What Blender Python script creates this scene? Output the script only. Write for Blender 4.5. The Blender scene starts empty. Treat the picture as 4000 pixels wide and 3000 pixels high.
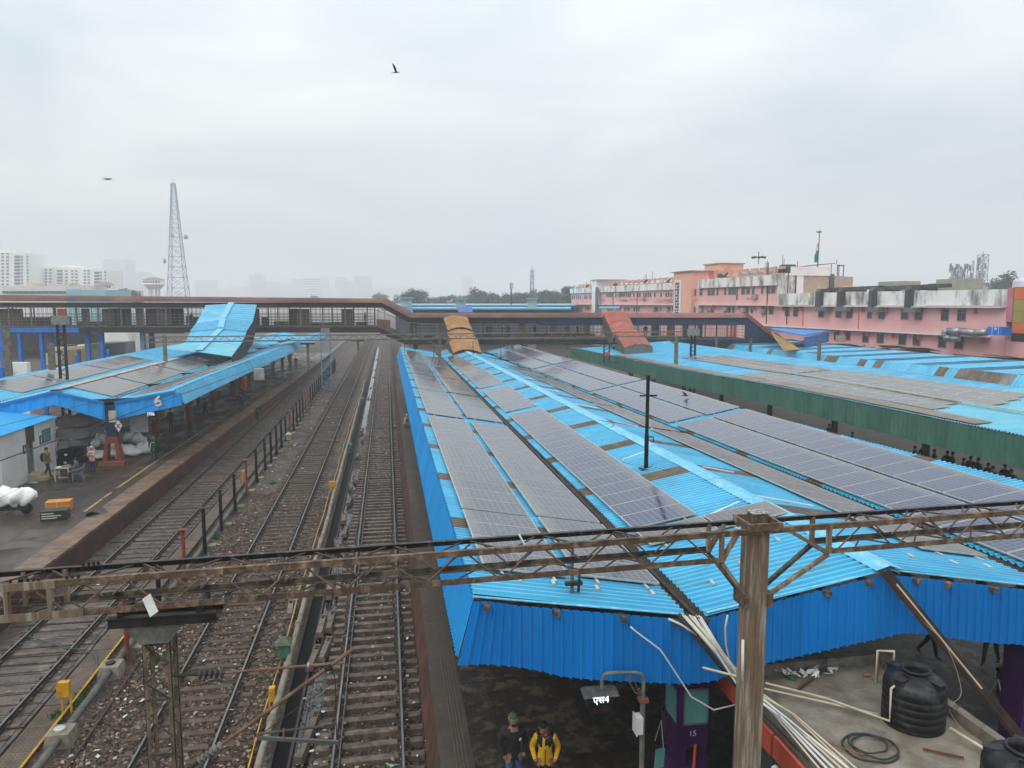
import bpy, math, random
from mathutils import Vector, Matrix
R = random.Random(7)
sc = bpy.context.scene
col = sc.collection
# ---------------------------------------------------------------- camera
F = 2900.0; TH = math.atan(317 / F); YAW = math.atan(490 / math.hypot(F, 317)); CZ = 11.5
sY, cY = math.sin(YAW), math.cos(YAW)
CAM = Vector((0, 0, CZ))
FW = Vector((sY * math.cos(TH), cY * math.cos(TH), -math.sin(TH)))
RT = Vector((cY, -sY, 0)); UP = RT.cross(FW)
cd = bpy.data.cameras.new('camera'); cam = bpy.data.objects.new('camera', cd); col.objects.link(cam)
cd.sensor_fit = 'HORIZONTAL'; cd.sensor_width = 36; cd.lens = 36 * F / 4000
cd.clip_start = 0.1; cd.clip_end = 6000
cam.matrix_world = Matrix(((RT.x, UP.x, -FW.x, 0), (RT.y, UP.y, -FW.y, 0), (RT.z, UP.z, -FW.z, CZ), (0, 0, 0, 1)))
sc.camera = cam
# ---------------------------------------------------------------- overcast sky
w = bpy.data.worlds.new('World'); sc.world = w; w.use_nodes = True
nt = w.node_tree; N = nt.nodes; L = nt.links
for n in list(N): N.remove(n)
out = N.new('ShaderNodeOutputWorld'); bg = N.new('ShaderNodeBackground'); L.new(bg.outputs[0], out.inputs[0])
sky = N.new('ShaderNodeTexSky'); sky.sky_type = 'NISHITA'; sky.sun_disc = False
sky.sun_elevation = math.radians(42); sky.sun_rotation = math.radians(238); sky.dust_density = 4
sks = N.new('ShaderNodeVectorMath'); sks.operation = 'SCALE'; sks.inputs[3].default_value = 0.045
L.new(sky.outputs[0], sks.inputs[0])
tc = N.new('ShaderNodeTexCoord'); mp = N.new('ShaderNodeMapping'); mp.inputs['Scale'].default_value = (1.0, 1.0, 3.2)
L.new(tc.outputs['Generated'], mp.inputs[0])
n1 = N.new('ShaderNodeTexNoise'); n1.inputs['Scale'].default_value = 2.1; n1.inputs['Detail'].default_value = 5; n1.inputs['Roughness'].default_value = .48; n1.inputs['Distortion'].default_value = .5
L.new(mp.outputs[0], n1.inputs['Vector'])
cr = N.new('ShaderNodeValToRGB'); cr.color_ramp.elements[0].position = .33; cr.color_ramp.elements[1].position = .68
cr.color_ramp.elements[0].color = (.56, .645, .70, 1); cr.color_ramp.elements[1].color = (.85, .872, .875, 1)
L.new(n1.outputs[0], cr.inputs[0])
mx = N.new('ShaderNodeMixRGB'); mx.inputs[0].default_value = .93
L.new(sks.outputs[0], mx.inputs[1]); L.new(cr.outputs[0], mx.inputs[2])
sp_ = N.new('ShaderNodeSeparateXYZ'); L.new(tc.outputs['Generated'], sp_.inputs[0])   # overcast sky: brighter towards the zenith
gr_ = N.new('ShaderNodeMapRange'); gr_.inputs[1].default_value = 0; gr_.inputs[2].default_value = 1; gr_.inputs[3].default_value = .98; gr_.inputs[4].default_value = 2.6; L.new(sp_.outputs[2], gr_.inputs[0])
sc2 = N.new('ShaderNodeVectorMath'); sc2.operation = 'SCALE'; L.new(mx.outputs[0], sc2.inputs[0]); L.new(gr_.outputs[0], sc2.inputs[3])
L.new(sc2.outputs[0], bg.inputs[0]); bg.inputs[1].default_value = .92
sd = bpy.data.lights.new('sun', 'SUN'); sd.energy = 1.1; sd.angle = math.radians(25); sd.color = (1, .97, .93)
sun = bpy.data.objects.new('sun', sd); col.objects.link(sun)
sun.rotation_euler = (math.radians(48), 0, math.radians(-58))
sc.view_settings.view_transform = 'Standard'; sc.view_settings.look = 'None'
sc.view_settings.exposure = 0; sc.view_settings.gamma = 1; sc.view_settings.use_curve_mapping = False
sc.render.engine = 'CYCLES'
cy = sc.cycles; cy.use_denoising = True; cy.max_bounces = 6; cy.diffuse_bounces = 3; cy.glossy_bounces = 3
cy.transmission_bounces = 3; cy.transparent_max_bounces = 8; cy.volume_bounces = 3; cy.use_adaptive_sampling = True
cy.adaptive_threshold = .01; cy.sample_clamp_indirect = 4

# ---------------------------------------------------------------- pixel -> world (pixels of the 4000 x 3000 photograph)
def ray(px, py):
    return (FW * F + RT * (px - 2000) + UP * (1500 - py)).normalized()
def Zp(px, py, z):
    d = ray(px, py); return CAM + d * ((z - CZ) / d.z)
def Yp(px, py, y):
    d = ray(px, py); return CAM + d * (y / d.y)
def Bp(px, py, dep):
    d = ray(px, py); return CAM + d * (dep / d.dot(FW))
def VB(px, py, dh):   # on the upright plane at level distance dh
    d = ray(px, py); return CAM + d * (dh / (d.x * sY + d.y * cY))
def itp(pts, t):
    if t <= pts[0][0]: return pts[0][1]
    for (a, b), (c, e) in zip(pts, pts[1:]):
        if t <= c: return b + (e - b) * (t - a) / (c - a)
    return pts[-1][1]

# ---------------------------------------------------------------- materials
MATS = {}
def mat(name, c1, c2=None, scale=1.5, rough=.6, bump=0., bscale=None, metal=0., lo=.38, hi=.62, c3=None, s3=.4, lo3=.55, hi3=.7, stretch=None, rvar=0., spec=.28, rnd=0., emit=None, detail=6, coat=0.):
    if name in MATS: return MATS[name]
    m = bpy.data.materials.new(name); m.use_nodes = True; MATS[name] = m
    t = m.node_tree; n = t.nodes; l = t.links; b = n['Principled BSDF']
    b.inputs['Roughness'].default_value = rough; b.inputs['Metallic'].default_value = metal
    b.inputs['Specular IOR Level'].default_value = spec
    if coat: b.inputs['Coat Weight'].default_value = coat; b.inputs['Coat Roughness'].default_value = .08
    src = None
    co = n.new('ShaderNodeTexCoord'); ma = n.new('ShaderNodeMapping'); l.new(co.outputs['Object'], ma.inputs[0])
    if stretch: ma.inputs['Scale'].default_value = stretch
    if rnd:
        oi = n.new('ShaderNodeObjectInfo'); mul = n.new('ShaderNodeMath'); mul.operation = 'MULTIPLY'; mul.inputs[1].default_value = 57.
        l.new(oi.outputs['Random'], mul.inputs[0]); l.new(mul.outputs[0], ma.inputs['Location'])
    c2 = c2 or tuple(v * .7 for v in c1)
    no = n.new('ShaderNodeTexNoise'); no.inputs['Scale'].default_value = scale; no.inputs['Detail'].default_value = detail; no.inputs['Roughness'].default_value = .62
    l.new(ma.outputs[0], no.inputs['Vector'])
    r = n.new('ShaderNodeValToRGB'); e = r.color_ramp.elements; e[0].position = lo; e[1].position = hi
    e[0].color = (*c1, 1); e[1].color = (*c2, 1); l.new(no.outputs[0], r.inputs[0]); src = r.outputs[0]
    if c3:
        n3 = n.new('ShaderNodeTexNoise'); n3.inputs['Scale'].default_value = s3; n3.inputs['Detail'].default_value = 7; n3.inputs['Roughness'].default_value = .65
        l.new(ma.outputs[0], n3.inputs['Vector']); r3 = n.new('ShaderNodeMapRange'); r3.inputs[1].default_value = lo3; r3.inputs[2].default_value = hi3
        l.new(n3.outputs[0], r3.inputs[0]); x = n.new('ShaderNodeMixRGB'); l.new(r3.outputs[0], x.inputs[0]); l.new(src, x.inputs[1]); x.inputs[2].default_value = (*c3, 1); src = x.outputs[0]
    if rnd:
        hs = n.new('ShaderNodeHueSaturation'); mr = n.new('ShaderNodeMapRange'); mr.inputs[3].default_value = 1 - rnd; mr.inputs[4].default_value = 1 + rnd
        l.new(oi.outputs['Random'], mr.inputs[0]); l.new(mr.outputs[0], hs.inputs['Value']); l.new(src, hs.inputs['Color']); src = hs.outputs[0]
    l.new(src, b.inputs['Base Color'])
    if rvar:
        rr = n.new('ShaderNodeMapRange'); rr.inputs[1].default_value = .4; rr.inputs[2].default_value = .6; rr.inputs[3].default_value = max(.03, rough - rvar); rr.inputs[4].default_value = rough + rvar * .4
        l.new(no.outputs[0], rr.inputs[0]); l.new(rr.outputs[0], b.inputs['Roughness'])
    if bump:
        nb = n.new('ShaderNodeTexNoise'); nb.inputs['Scale'].default_value = bscale or scale * 6; nb.inputs['Detail'].default_value = 5
        l.new(ma.outputs[0], nb.inputs['Vector']); bu = n.new('ShaderNodeBump'); bu.inputs['Strength'].default_value = min(1, bump); bu.inputs['Distance'].default_value = .03
        l.new(nb.outputs[0], bu.inputs['Height']); l.new(bu.outputs[0], b.inputs['Normal'])
    if emit: b.inputs['Emission Color'].default_value = (*emit[:3], 1); b.inputs['Emission Strength'].default_value = emit[3]
    return m
def flat(name, c, rough=.6, **k): return mat(name, c, tuple(v * .86 for v in c), rough=rough, **k)

roof_blue = mat('roof_blue', (.06, .43, .66), (.038, .34, .57), .6, .34, .12, 2.5, c3=(.12, .22, .24), s3=1.3, lo3=.53, hi3=.85, rvar=.1, rnd=.10, spec=.5, detail=9)
fas_blue = mat('fascia_blue', (.001, .215, .62), (.001, .18, .53), .6, .42, .1, 3, c3=(.05, .12, .20), s3=1.4, lo3=.6, hi3=.85, rnd=.07, spec=.35, stretch=(1, 1, .35))
wall_blue = mat('valance_blue', (.008, .30, .68), (.005, .25, .58), .5, .45, .1, 3, c3=(.08, .2, .34), s3=.5, lo3=.62, hi3=.9, rnd=.06, spec=.4)
cap_blue = mat('ridge_cap_blue', (.16, .50, .68), (.10, .42, .64), 3, .5, .1, c3=(.45, .62, .68), s3=5, lo3=.5, hi3=.75)
skylight = mat('brown_fibreglass', (.16, .125, .095), (.10, .075, .055), 1.2, .5, .2, c3=(.24, .19, .13), s3=2, rnd=.12)
green_sheet = mat('green_sheet', (.06, .165, .115), (.045, .13, .095), .5, .5, .1, c3=(.13, .20, .155), s3=.4, lo3=.55, hi3=.8, rnd=.1)
frame_m = mat('aluminium', (.50, .51, .49), (.40, .41, .39), 4, .45, metal=.2)
gutter_m = mat('gutter_dirt', (.055, .045, .035), (.10, .075, .05), 2, .8, .4)
dark_m = mat('dark_steel', (.014, .013, .012), (.032, .026, .022), 5, .55, .2)
black_m = flat('black_plastic', (.006, .006, .007), .45)
rust_m = mat('rusty_steel', (.135, .082, .048), (.06, .04, .027), 7, .7, .3, c3=(.29, .22, .145), s3=6, lo3=.5, hi3=.72, rnd=.12)
grimy_m = mat('grimy_galvanised', (.07, .06, .045), (.028, .025, .021), 5, .6, .25, c3=(.17, .135, .085), s3=3.5, lo3=.5, hi3=.64)
mast_m = mat('mast_steel', (.19, .125, .075), (.085, .055, .038), 1.8, .7, .25, c3=(.31, .265, .20), s3=1.8, lo3=.47, hi3=.6, stretch=(4, 4, .35))
conc = mat('concrete', (.27, .235, .185), (.155, .13, .10), 1.6, .85, .4, 14, c3=(.07, .055, .04), s3=1.1, lo3=.5, hi3=.72)
sleeper_m = mat('sleeper_concrete', (.125, .088, .064), (.055, .039, .029), 3, .5, .4, 16, c3=(.20, .165, .135), s3=5, lo3=.54, hi3=.78, rnd=.22, rvar=.18)
rail_side = mat('rail_rust', (.05, .034, .026), (.03, .022, .018), 4, .7, .1)
rail_top = mat('rail_steel', (.21, .205, .20), (.13, .125, .12), 1.2, .42, metal=.6)
brown_metal = mat('brown_roof', (.115, .042, .028), (.065, .027, .02), .25, .65, .2, 3, c3=(.20, .07, .03), s3=.3, lo3=.5, hi3=.72, stretch=(1, .6, 1))
pink_roof = mat('maroon_roof', (.27, .085, .075), (.18, .055, .05), .4, .6, .1, c3=(.13, .05, .04), s3=.5)
bridge_dark = mat('bridge_brown', (.034, .022, .017), (.015, .012, .011), 1, .7, .1)
bridge_grey = mat('bridge_post', (.20, .17, .13), (.11, .09, .07), 3, .7)
navy = mat('navy_steel', (.018, .035, .085), (.012, .024, .055), .7, .55, .1)
orange_stair = mat('ochre_sheet', (.33, .155, .035), (.22, .09, .022), .7, .65, .2, c3=(.46, .25, .07), s3=.9, lo3=.52, hi3=.7)
red_stair = mat('red_sheet', (.36, .075, .04), (.22, .045, .028), .6, .6, .2, c3=(.44, .14, .09), s3=.8, lo3=.52, hi3=.72)
stair_side = mat('stair_side', (.09, .085, .065), (.06, .055, .045), 1, .7)
pink = mat('pink_wall', (.76, .41, .40), (.68, .35, .34), .25, .85, .2, c3=(.52, .27, .24), s3=.3, lo3=.54, hi3=.76, stretch=(1, 1, .4))
peach = mat('peach_wall', (.78, .42, .31), (.72, .36, .26), .3, .85, c3=(.42, .24, .18), s3=.3, lo3=.6, hi3=.8)
redwall = mat('salmon_wall', (.62, .19, .13), (.52, .15, .10), .3, .85)
stain_white = mat('stained_white', (.80, .78, .73), (.62, .60, .56), .6, .85, .2, c3=(.12, .115, .10), s3=.6, lo3=.47, hi3=.68, stretch=(1, 1, .35), detail=11)
clean_white = mat('white_plaster', (.82, .82, .81), (.74, .74, .73), .5, .8, c3=(.42, .41, .39), s3=.3, lo3=.6, hi3=.8)
stone_w = mat('stone_wall', (.34, .27, .18), (.24, .17, .11), .9, .9, .3, c3=(.42, .38, .31), s3=.8, rnd=.15)
tan_wall = mat('tan_stained', (.50, .42, .31), (.34, .28, .20), .5, .9, .2, c3=(.50, .45, .36), s3=.5, lo3=.54, hi3=.64)
win_m = mat('window_glass', (.03, .032, .035), (.055, .055, .055), 1, .15, spec=.6)
win_fr = flat('window_frame', (.22, .19, .18), .6)
duct_m = mat('dark_duct', (.065, .062, .065), (.045, .043, .045), .7, .5, c3=(.12, .11, .10), s3=.5)
silver = mat('silver_duct', (.34, .36, .37), (.24, .25, .26), 1, .35, metal=.5)
grey_green = flat('grey_green_panel', (.33, .35, .28), .6)
olive = mat('olive_panel', (.32, .26, .055), (.27, .21, .045), .4, .5, rnd=.05)
orange_p = mat('orange_panel', (.62, .155, .045), (.54, .13, .04), .4, .5, rnd=.05)
white_m = flat('white_paint', (.66, .66, .64), .5)
cream_pipe = mat('cream_pvc', (.62, .55, .38), (.50, .43, .29), 3, .45)
yellow_m = mat('yellow_paint', (.62, .36, .03), (.42, .22, .03), 3, .6)
red_m = mat('red_oxide', (.26, .045, .03), (.16, .035, .025), 3, .65)
steel_blue = mat('steel_blue', (.003, .17, .62), (.002, .13, .52), 1, .5)
sky_steel = mat('pale_blue_steel', (.11, .28, .44), (.08, .22, .36), 1, .5, c3=(.3, .35, .38), s3=2)
purple = mat('purple_paint', (.055, .012, .085), (.035, .008, .055), 2, .4)
cyan_gl = mat('cyan_glass', (.13, .34, .32), (.10, .28, .27), 1, .25)
tank_m = mat('tank_black', (.012, .012, .013), (.007, .007, .008), 3, .42, .1, c3=(.075, .075, .075), s3=2.5, lo3=.52, hi3=.75, detail=9)
sack_m = mat('sack_white', (.93, .92, .89), (.82, .80, .76), 3, .7, .5, 7)
bale_m = mat('bale_grey', (.38, .365, .34), (.26, .25, .23), 2, .8, .6, 5, rnd=.2)
wood_m = mat('wood', (.40, .26, .13), (.28, .18, .09), 3, .7)
rail_wall = mat('red_platform_wall', (.13, .042, .026), (.055, .026, .018), 1.8, .7, .5, 9, c3=(.038, .028, .022), s3=1.6, lo3=.44, hi3=.6)
coping_m = mat('coping_stone', (.20, .12, .072), (.115, .072, .046), 1.4, .55, .3, 12, c3=(.09, .07, .055), s3=1.1, lo3=.52, hi3=.7, rvar=.15)
water_m = flat('standing_water', (.035, .037, .036), .06, spec=.8)
asphalt_wet = mat('wet_platform', (.060, .043, .031), (.032, .024, .018), .55, .5, .25, 14, c3=(.10, .08, .06), s3=.5, lo3=.56, hi3=.72, rvar=.22, stretch=(1.3, .55, 1), spec=.2)
grating_m = mat('cover_slab', (.13, .092, .066), (.08, .058, .043), 2.5, .7, .3, rnd=.12)
slab_m = mat('apron_slab', (.082, .06, .047), (.042, .031, .025), 1.6, .42, .4, 12, c3=(.17, .15, .13), s3=1.2, lo3=.56, hi3=.72, rvar=.15, rnd=.12)
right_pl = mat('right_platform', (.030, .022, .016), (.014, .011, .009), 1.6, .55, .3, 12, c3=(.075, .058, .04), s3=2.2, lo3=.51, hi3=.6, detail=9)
leaf_m = mat('foliage', (.045, .085, .04), (.028, .055, .028), .5, .75, rnd=.15)
trunk_m = flat('bark', (.07, .055, .04), .9)
lime = flat('litter_white', (.55, .55, .52), .6)

def solar_mat(name, blue, dust, amt, band):
    m = bpy.data.materials.new(name); m.use_nodes = True; t = m.node_tree; n = t.nodes; l = t.links; b = n['Principled BSDF']
    co = n.new('ShaderNodeTexCoord'); sx = n.new('ShaderNodeSeparateXYZ'); l.new(co.outputs['Object'], sx.inputs[0])
    def m2(op, a, bb, v=None):
        k = n.new('ShaderNodeMath'); k.operation = op
        for i, q in enumerate((a, bb)):
            if q is None: continue
            if isinstance(q, (int, float)): k.inputs[i].default_value = q
            else: l.new(q, k.inputs[i])
        return k.outputs[0]
    def line(o, cell, wd):
        f = m2('FRACT', m2('DIVIDE', o, cell), None); d = m2('ABSOLUTE', m2('SUBTRACT', f, .5), None)
        return m2('GREATER_THAN', d, .5 - wd / cell / 2)
    ln = m2('MAXIMUM', line(sx.outputs[0], .174, .012), line(sx.outputs[1], .168, .012))
    mixl = n.new('ShaderNodeMixRGB'); mixl.inputs[1].default_value = (*blue, 1); mixl.inputs[2].default_value = (.24, .28, .33, 1)
    l.new(m2('MULTIPLY', ln, .8), mixl.inputs[0])
    oi = n.new('ShaderNodeObjectInfo'); no = n.new('ShaderNodeTexNoise'); no.inputs['Scale'].default_value = 1.1; no.inputs['Detail'].default_value = 5
    ge = n.new('ShaderNodeNewGeometry'); l.new(ge.outputs['Position'], no.inputs['Vector'])
    pn = n.new('ShaderNodeTexNoise'); pn.inputs['Scale'].default_value = .09; pn.inputs['Detail'].default_value = 2; l.new(ge.outputs['Position'], pn.inputs['Vector'])
    rr = m2('ADD', m2('MULTIPLY', no.outputs[0], .55), m2('MULTIPLY', oi.outputs['Random'], .32))
    rr = m2('ADD', rr, m2('MULTIPLY', m2('SUBTRACT', pn.outputs[0], .5), 1.2))
    am = m2('MULTIPLY', rr, amt * 1.7)
    edge = m2('MULTIPLY', m2('SUBTRACT', m2('MULTIPLY', sx.outputs[0], band), .48 - 0.0), 2.4)
    en = m2('MULTIPLY', edge, m2('ADD', no.outputs[0], .2)); en = m2('MAXIMUM', en, 0)
    am = m2('MINIMUM', m2('ADD', am, en), .93)
    md = n.new('ShaderNodeMixRGB'); l.new(am, md.inputs[0]); l.new(mixl.outputs[0], md.inputs[1]); md.inputs[2].default_value = (*dust, 1)
    l.new(md.outputs[0], b.inputs['Base Color'])
    l.new(m2('ADD', m2('MULTIPLY', am, .26), .07), b.inputs['Roughness']); b.inputs['Specular IOR Level'].default_value = .5
    return m
sol_a = solar_mat('solar_dusty', (.010, .024, .062), (.19, .185, .178), .27, -1)
sol_b = solar_mat('solar_blue', (.008, .022, .085), (.17, .17, .17), .20, 1)
sol_c = solar_mat('solar_brown_dust', (.02, .026, .042), (.17, .15, .135), .6, 1)

# ballast ground with stones of many colours
def ballast(name, dark, c_lo, c_hi, sc_=9, big=.25):
    m = bpy.data.materials.new(name); m.use_nodes = True; t = m.node_tree; n = t.nodes; l = t.links; b = n['Principled BSDF']
    co = n.new('ShaderNodeTexCoord'); v = n.new('ShaderNodeTexVoronoi'); v.inputs['Scale'].default_value = sc_; l.new(co.outputs['Object'], v.inputs['Vector'])
    sp = n.new('ShaderNodeSeparateColor'); l.new(v.outputs['Color'], sp.inputs[0])
    r = n.new('ShaderNodeValToRGB'); e = r.color_ramp.elements; e[0].color = (*dark, 1); e[1].color = (*c_hi, 1); e[1].position = .97
    q = r.color_ramp.elements.new(.55); q.color = (*c_lo, 1); l.new(sp.outputs[0], r.inputs[0])
    no = n.new('ShaderNodeTexNoise'); no.inputs['Scale'].default_value = big; no.inputs['Detail'].default_value = 8; no.inputs['Roughness'].default_value = .7; l.new(co.outputs['Object'], no.inputs['Vector'])
    mr = n.new('ShaderNodeMapRange'); mr.inputs[1].default_value = .42; mr.inputs[2].default_value = .6; l.new(no.outputs[0], mr.inputs[0])
    x = n.new('ShaderNodeMixRGB'); l.new(mr.outputs[0], x.inputs[0]); l.new(r.outputs[0], x.inputs[1]); x.inputs[2].default_value = (*[a * .8 for a in dark], 1)
    l.new(x.outputs[0], b.inputs['Base Color']); b.inputs['Roughness'].default_value = .8
    bu = n.new('ShaderNodeBump'); bu.inputs['Strength'].default_value = .8; bu.inputs['Distance'].default_value = .05; bu.invert = True
    l.new(v.outputs['Distance'], bu.inputs['Height']); l.new(bu.outputs[0], b.inputs['Normal'])
    return m
ground_m = ballast('ballast_dirt', (.036, .025, .017), (.066, .045, .031), (.18, .13, .095))
town_m = mat('town_ground', (.12, .11, .09), (.08, .08, .07), .05, .9)
stone_ms = [flat('stone_a', (.12, .07, .045), .7), flat('stone_b', (.06, .038, .026), .7), flat('stone_c', (.26, .19, .145), .7), flat('stone_d', (.022, .017, .014), .7)]

# ---------------------------------------------------------------- mesh helpers
def link(name, me, parent=None):
    o = bpy.data.objects.new(name, me); col.objects.link(o)
    if parent:
        o.parent = parent; o.matrix_parent_inverse = PINV.get(parent.name, Matrix.Identity(4))
    return o
PINV = {}
class MB:
    prof = (.46, .60, .86)
    def __init__(s): s.v = []; s.f = []; s.m = []; s.cm = 0
    def quad(s, *p):
        i = len(s.v); s.v += [tuple(q) for q in p]; s.f.append(tuple(range(i, i + len(p)))); s.m.append(s.cm); return s
    def hexa(s, b, t):   # two loops of 4 points
        i = len(s.v); s.v += [tuple(q) for q in b] + [tuple(q) for q in t]
        s.f += [(i + 3, i + 2, i + 1, i), (i + 4, i + 5, i + 6, i + 7)] + [(i + k, i + (k + 1) % 4, i + 4 + (k + 1) % 4, i + 4 + k) for k in range(4)]
        s.m += [s.cm] * 6; return s
    def box(s, x0, x1, y0, y1, z0, z1):
        return s.hexa([(x0, y0, z0), (x1, y0, z0), (x1, y1, z0), (x0, y1, z0)], [(x0, y0, z1), (x1, y0, z1), (x1, y1, z1), (x0, y1, z1)])
    def bar(s, a, b, w_, h, up=(0, 0, 1)):
        a = Vector(a); b = Vector(b); d = (b - a).normalized(); u = Vector(up)
        if abs(d.dot(u)) > .99: u = Vector((0, 1, 0))
        x = d.cross(u).normalized() * (w_ / 2); y = x.cross(d).normalized() * (h / 2)
        return s.hexa([a - x - y, a + x - y, a + x + y, a - x + y], [b - x - y, b + x - y, b + x + y, b - x + y])
    def tube(s, pts, r, n=6, close=False, cap=True):
        pts = [Vector(p) for p in pts]; rs = r if isinstance(r, (list, tuple)) else [r] * len(pts); base = len(s.v); pu = None
        for k, p in enumerate(pts):
            if close: d = pts[(k + 1) % len(pts)] - pts[k - 1]
            else: d = pts[min(k + 1, len(pts) - 1)] - pts[max(k - 1, 0)]
            d = d.normalized()
            if pu is None: pu = Vector((0, 0, 1)) if abs(d.z) < .9 else Vector((1, 0, 0))
            x = (pu - d * pu.dot(d)).normalized(); y = d.cross(x); pu = x
            for j in range(n):
                a = 2 * math.pi * j / n; s.v.append(tuple(p + (x * math.cos(a) + y * math.sin(a)) * rs[k]))
        K = len(pts) if close else len(pts) - 1
        for k in range(K):
            k2 = (k + 1) % len(pts)
            for j in range(n):
                s.f.append((base + k * n + j, base + k * n + (j + 1) % n, base + k2 * n + (j + 1) % n, base + k2 * n + j)); s.m.append(s.cm)
        if cap and not close:
            s.f.append(tuple(base + j for j in reversed(range(n)))); s.f.append(tuple(base + (len(pts) - 1) * n + j for j in range(n))); s.m += [s.cm] * 2
        return s
    def lathe(s, c, prof, n=24, cap=True):
        base = len(s.v)
        for (r, z) in prof:
            for j in range(n):
                a = 2 * math.pi * j / n; s.v.append((c[0] + r * math.cos(a), c[1] + r * math.sin(a), c[2] + z))
        for k in range(len(prof) - 1):
            for j in range(n):
                s.f.append((base + k * n + j, base + k * n + (j + 1) % n, base + (k + 1) * n + (j + 1) % n, base + (k + 1) * n + j)); s.m.append(s.cm)
        if cap:
            s.f.append(tuple(base + j for j in reversed(range(n)))); s.f.append(tuple(base + (len(prof) - 1) * n + j for j in range(n))); s.m += [s.cm] * 2
        return s
    def blob(s, c, rx, ry, rz, seed=0, n=10, m=6, amp=.12, rot=0):
        rr = random.Random(seed); ph = [rr.uniform(0, 6) for _ in range(6)]; base = len(s.v); cr_, sr_ = math.cos(rot), math.sin(rot)
        for i in range(m + 1):
            t = math.pi * i / m
            for j in range(n):
                a = 2 * math.pi * j / n
                k = 1 + amp * (math.sin(3 * a + ph[0]) * math.sin(2 * t + ph[1]) + .6 * math.sin(5 * a + ph[2] + 3 * t) + rr.uniform(-.35, .35))
                x = rx * math.sin(t) * math.cos(a) * k; y = ry * math.sin(t) * math.sin(a) * k
                s.v.append((c[0] + x * cr_ - y * sr_, c[1] + x * sr_ + y * cr_, c[2] + rz * math.cos(t) * (k if 0 < i < m else 1)))
        for i in range(m):
            for j in range(n):
                s.f.append((base + i * n + j, base + i * n + (j + 1) % n, base + (i + 1) * n + (j + 1) % n, base + (i + 1) * n + j)[::-1]); s.m.append(s.cm)
        return s
    def sheet(s, fa, fb, u0, u1, pitch, depth, nrm, seg=1):   # corrugated sheet: u along, from fa(u) to fb(u)
        n = Vector(nrm).normalized() * depth; us = []; k = max(1, round((u1 - u0) / pitch)); p = (u1 - u0) / k
        for i in range(k):
            b = u0 + i * p; us += [(b, 0), (b + p * s.prof[0], 0), (b + p * s.prof[1], 1), (b + p * s.prof[2], 1)]
        us.append((u1, 0)); base = len(s.v)
        for (u, h) in us:
            a = Vector(fa(u)); b = Vector(fb(u))
            for q in range(seg + 1): s.v.append(tuple(a.lerp(b, q / seg) + n * h))
        for i in range(len(us) - 1):
            for q in range(seg):
                s.f.append((base + i * (seg + 1) + q, base + (i + 1) * (seg + 1) + q, base + (i + 1) * (seg + 1) + q + 1, base + i * (seg + 1) + q + 1)); s.m.append(s.cm)
        return s
    def mesh(s, name, mats, smooth=False):
        me = bpy.data.meshes.new(name); me.from_pydata(s.v, [], s.f)
        for m in (mats if isinstance(mats, (list, tuple)) else [mats]): me.materials.append(m)
        if isinstance(mats, (list, tuple)) and len(mats) > 1: me.polygons.foreach_set('material_index', s.m)
        if smooth: me.polygons.foreach_set('use_smooth', [True] * len(me.polygons))
        me.update(); return me
    def build(s, name, mats, parent=None, smooth=False, **k):
        o = link(name, s.mesh(name, mats, smooth), parent)
        for a, b in k.items(): o[a] = b
        return o
def tag(o, label, cat, group=None):
    o['label'] = label; o['category'] = cat
    if group: o['group'] = group
    return o
def thing(name, loc, label, cat, group=None):
    o = bpy.data.objects.new(name, None); col.objects.link(o); o.location = loc; o.empty_display_size = .2
    PINV[o.name] = Matrix.Translation(-Vector(loc)); return tag(o, label, cat, group)
def struct(o): o['kind'] = 'structure'; return o
def copy_tree(o, loc, rotz=None, parent=None, **k):
    c = o.copy(); col.objects.link(c)
    if parent is None:
        c.location = loc
        if rotz is not None: c.rotation_euler = (0, 0, rotz)
    else: c.parent = parent
    for ch in KIDS.get(o.name, [q for q in o.children]): copy_tree(ch, None, None, c)
    for a, b in k.items(): c[a] = b
    return c
KIDS = {}
def local_thing(name, label, cat, group=None):   # a thing built at the origin, moved later
    return thing(name, (0, 0, 0), label, cat, group)
def part(name, mb, mats, parent, **k): return mb.build(name, mats, parent, **k)
TXT = []
def text(name, s, loc, size, xdir, updir, m, parent, ext=.004, bold=0.):
    cu = bpy.data.curves.new(name, 'FONT'); cu.body = s; cu.size = size; cu.extrude = ext; cu.offset = bold; cu.align_x = 'CENTER'; cu.align_y = 'CENTER'
    x = Vector(xdir).normalized(); y = Vector(updir); y = (y - x * y.dot(x)).normalized(); z = x.cross(y); loc = Vector(loc)
    o = bpy.data.objects.new(name + '_font', cu); col.objects.link(o)
    TXT.append((name, o, Matrix(((x.x, y.x, z.x, loc.x), (x.y, y.y, z.y, loc.y), (x.z, y.z, z.z, loc.z), (0, 0, 0, 1))), m, parent))
def flush_text():
    bpy.context.view_layer.update(); dg = bpy.context.evaluated_depsgraph_get(); res = []
    for (name, o, mtx, m, parent) in TXT: res.append(bpy.data.meshes.new_from_object(o.evaluated_get(dg)))
    for me, (name, o, mtx, m, parent) in zip(res, TXT):
        cu = o.data; bpy.data.objects.remove(o); bpy.data.curves.remove(cu); me.materials.clear(); me.materials.append(m); me.name = name; q = link(name, me, parent); q.matrix_basis = mtx
    TXT.clear()
from mathutils import noise as mno
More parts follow.
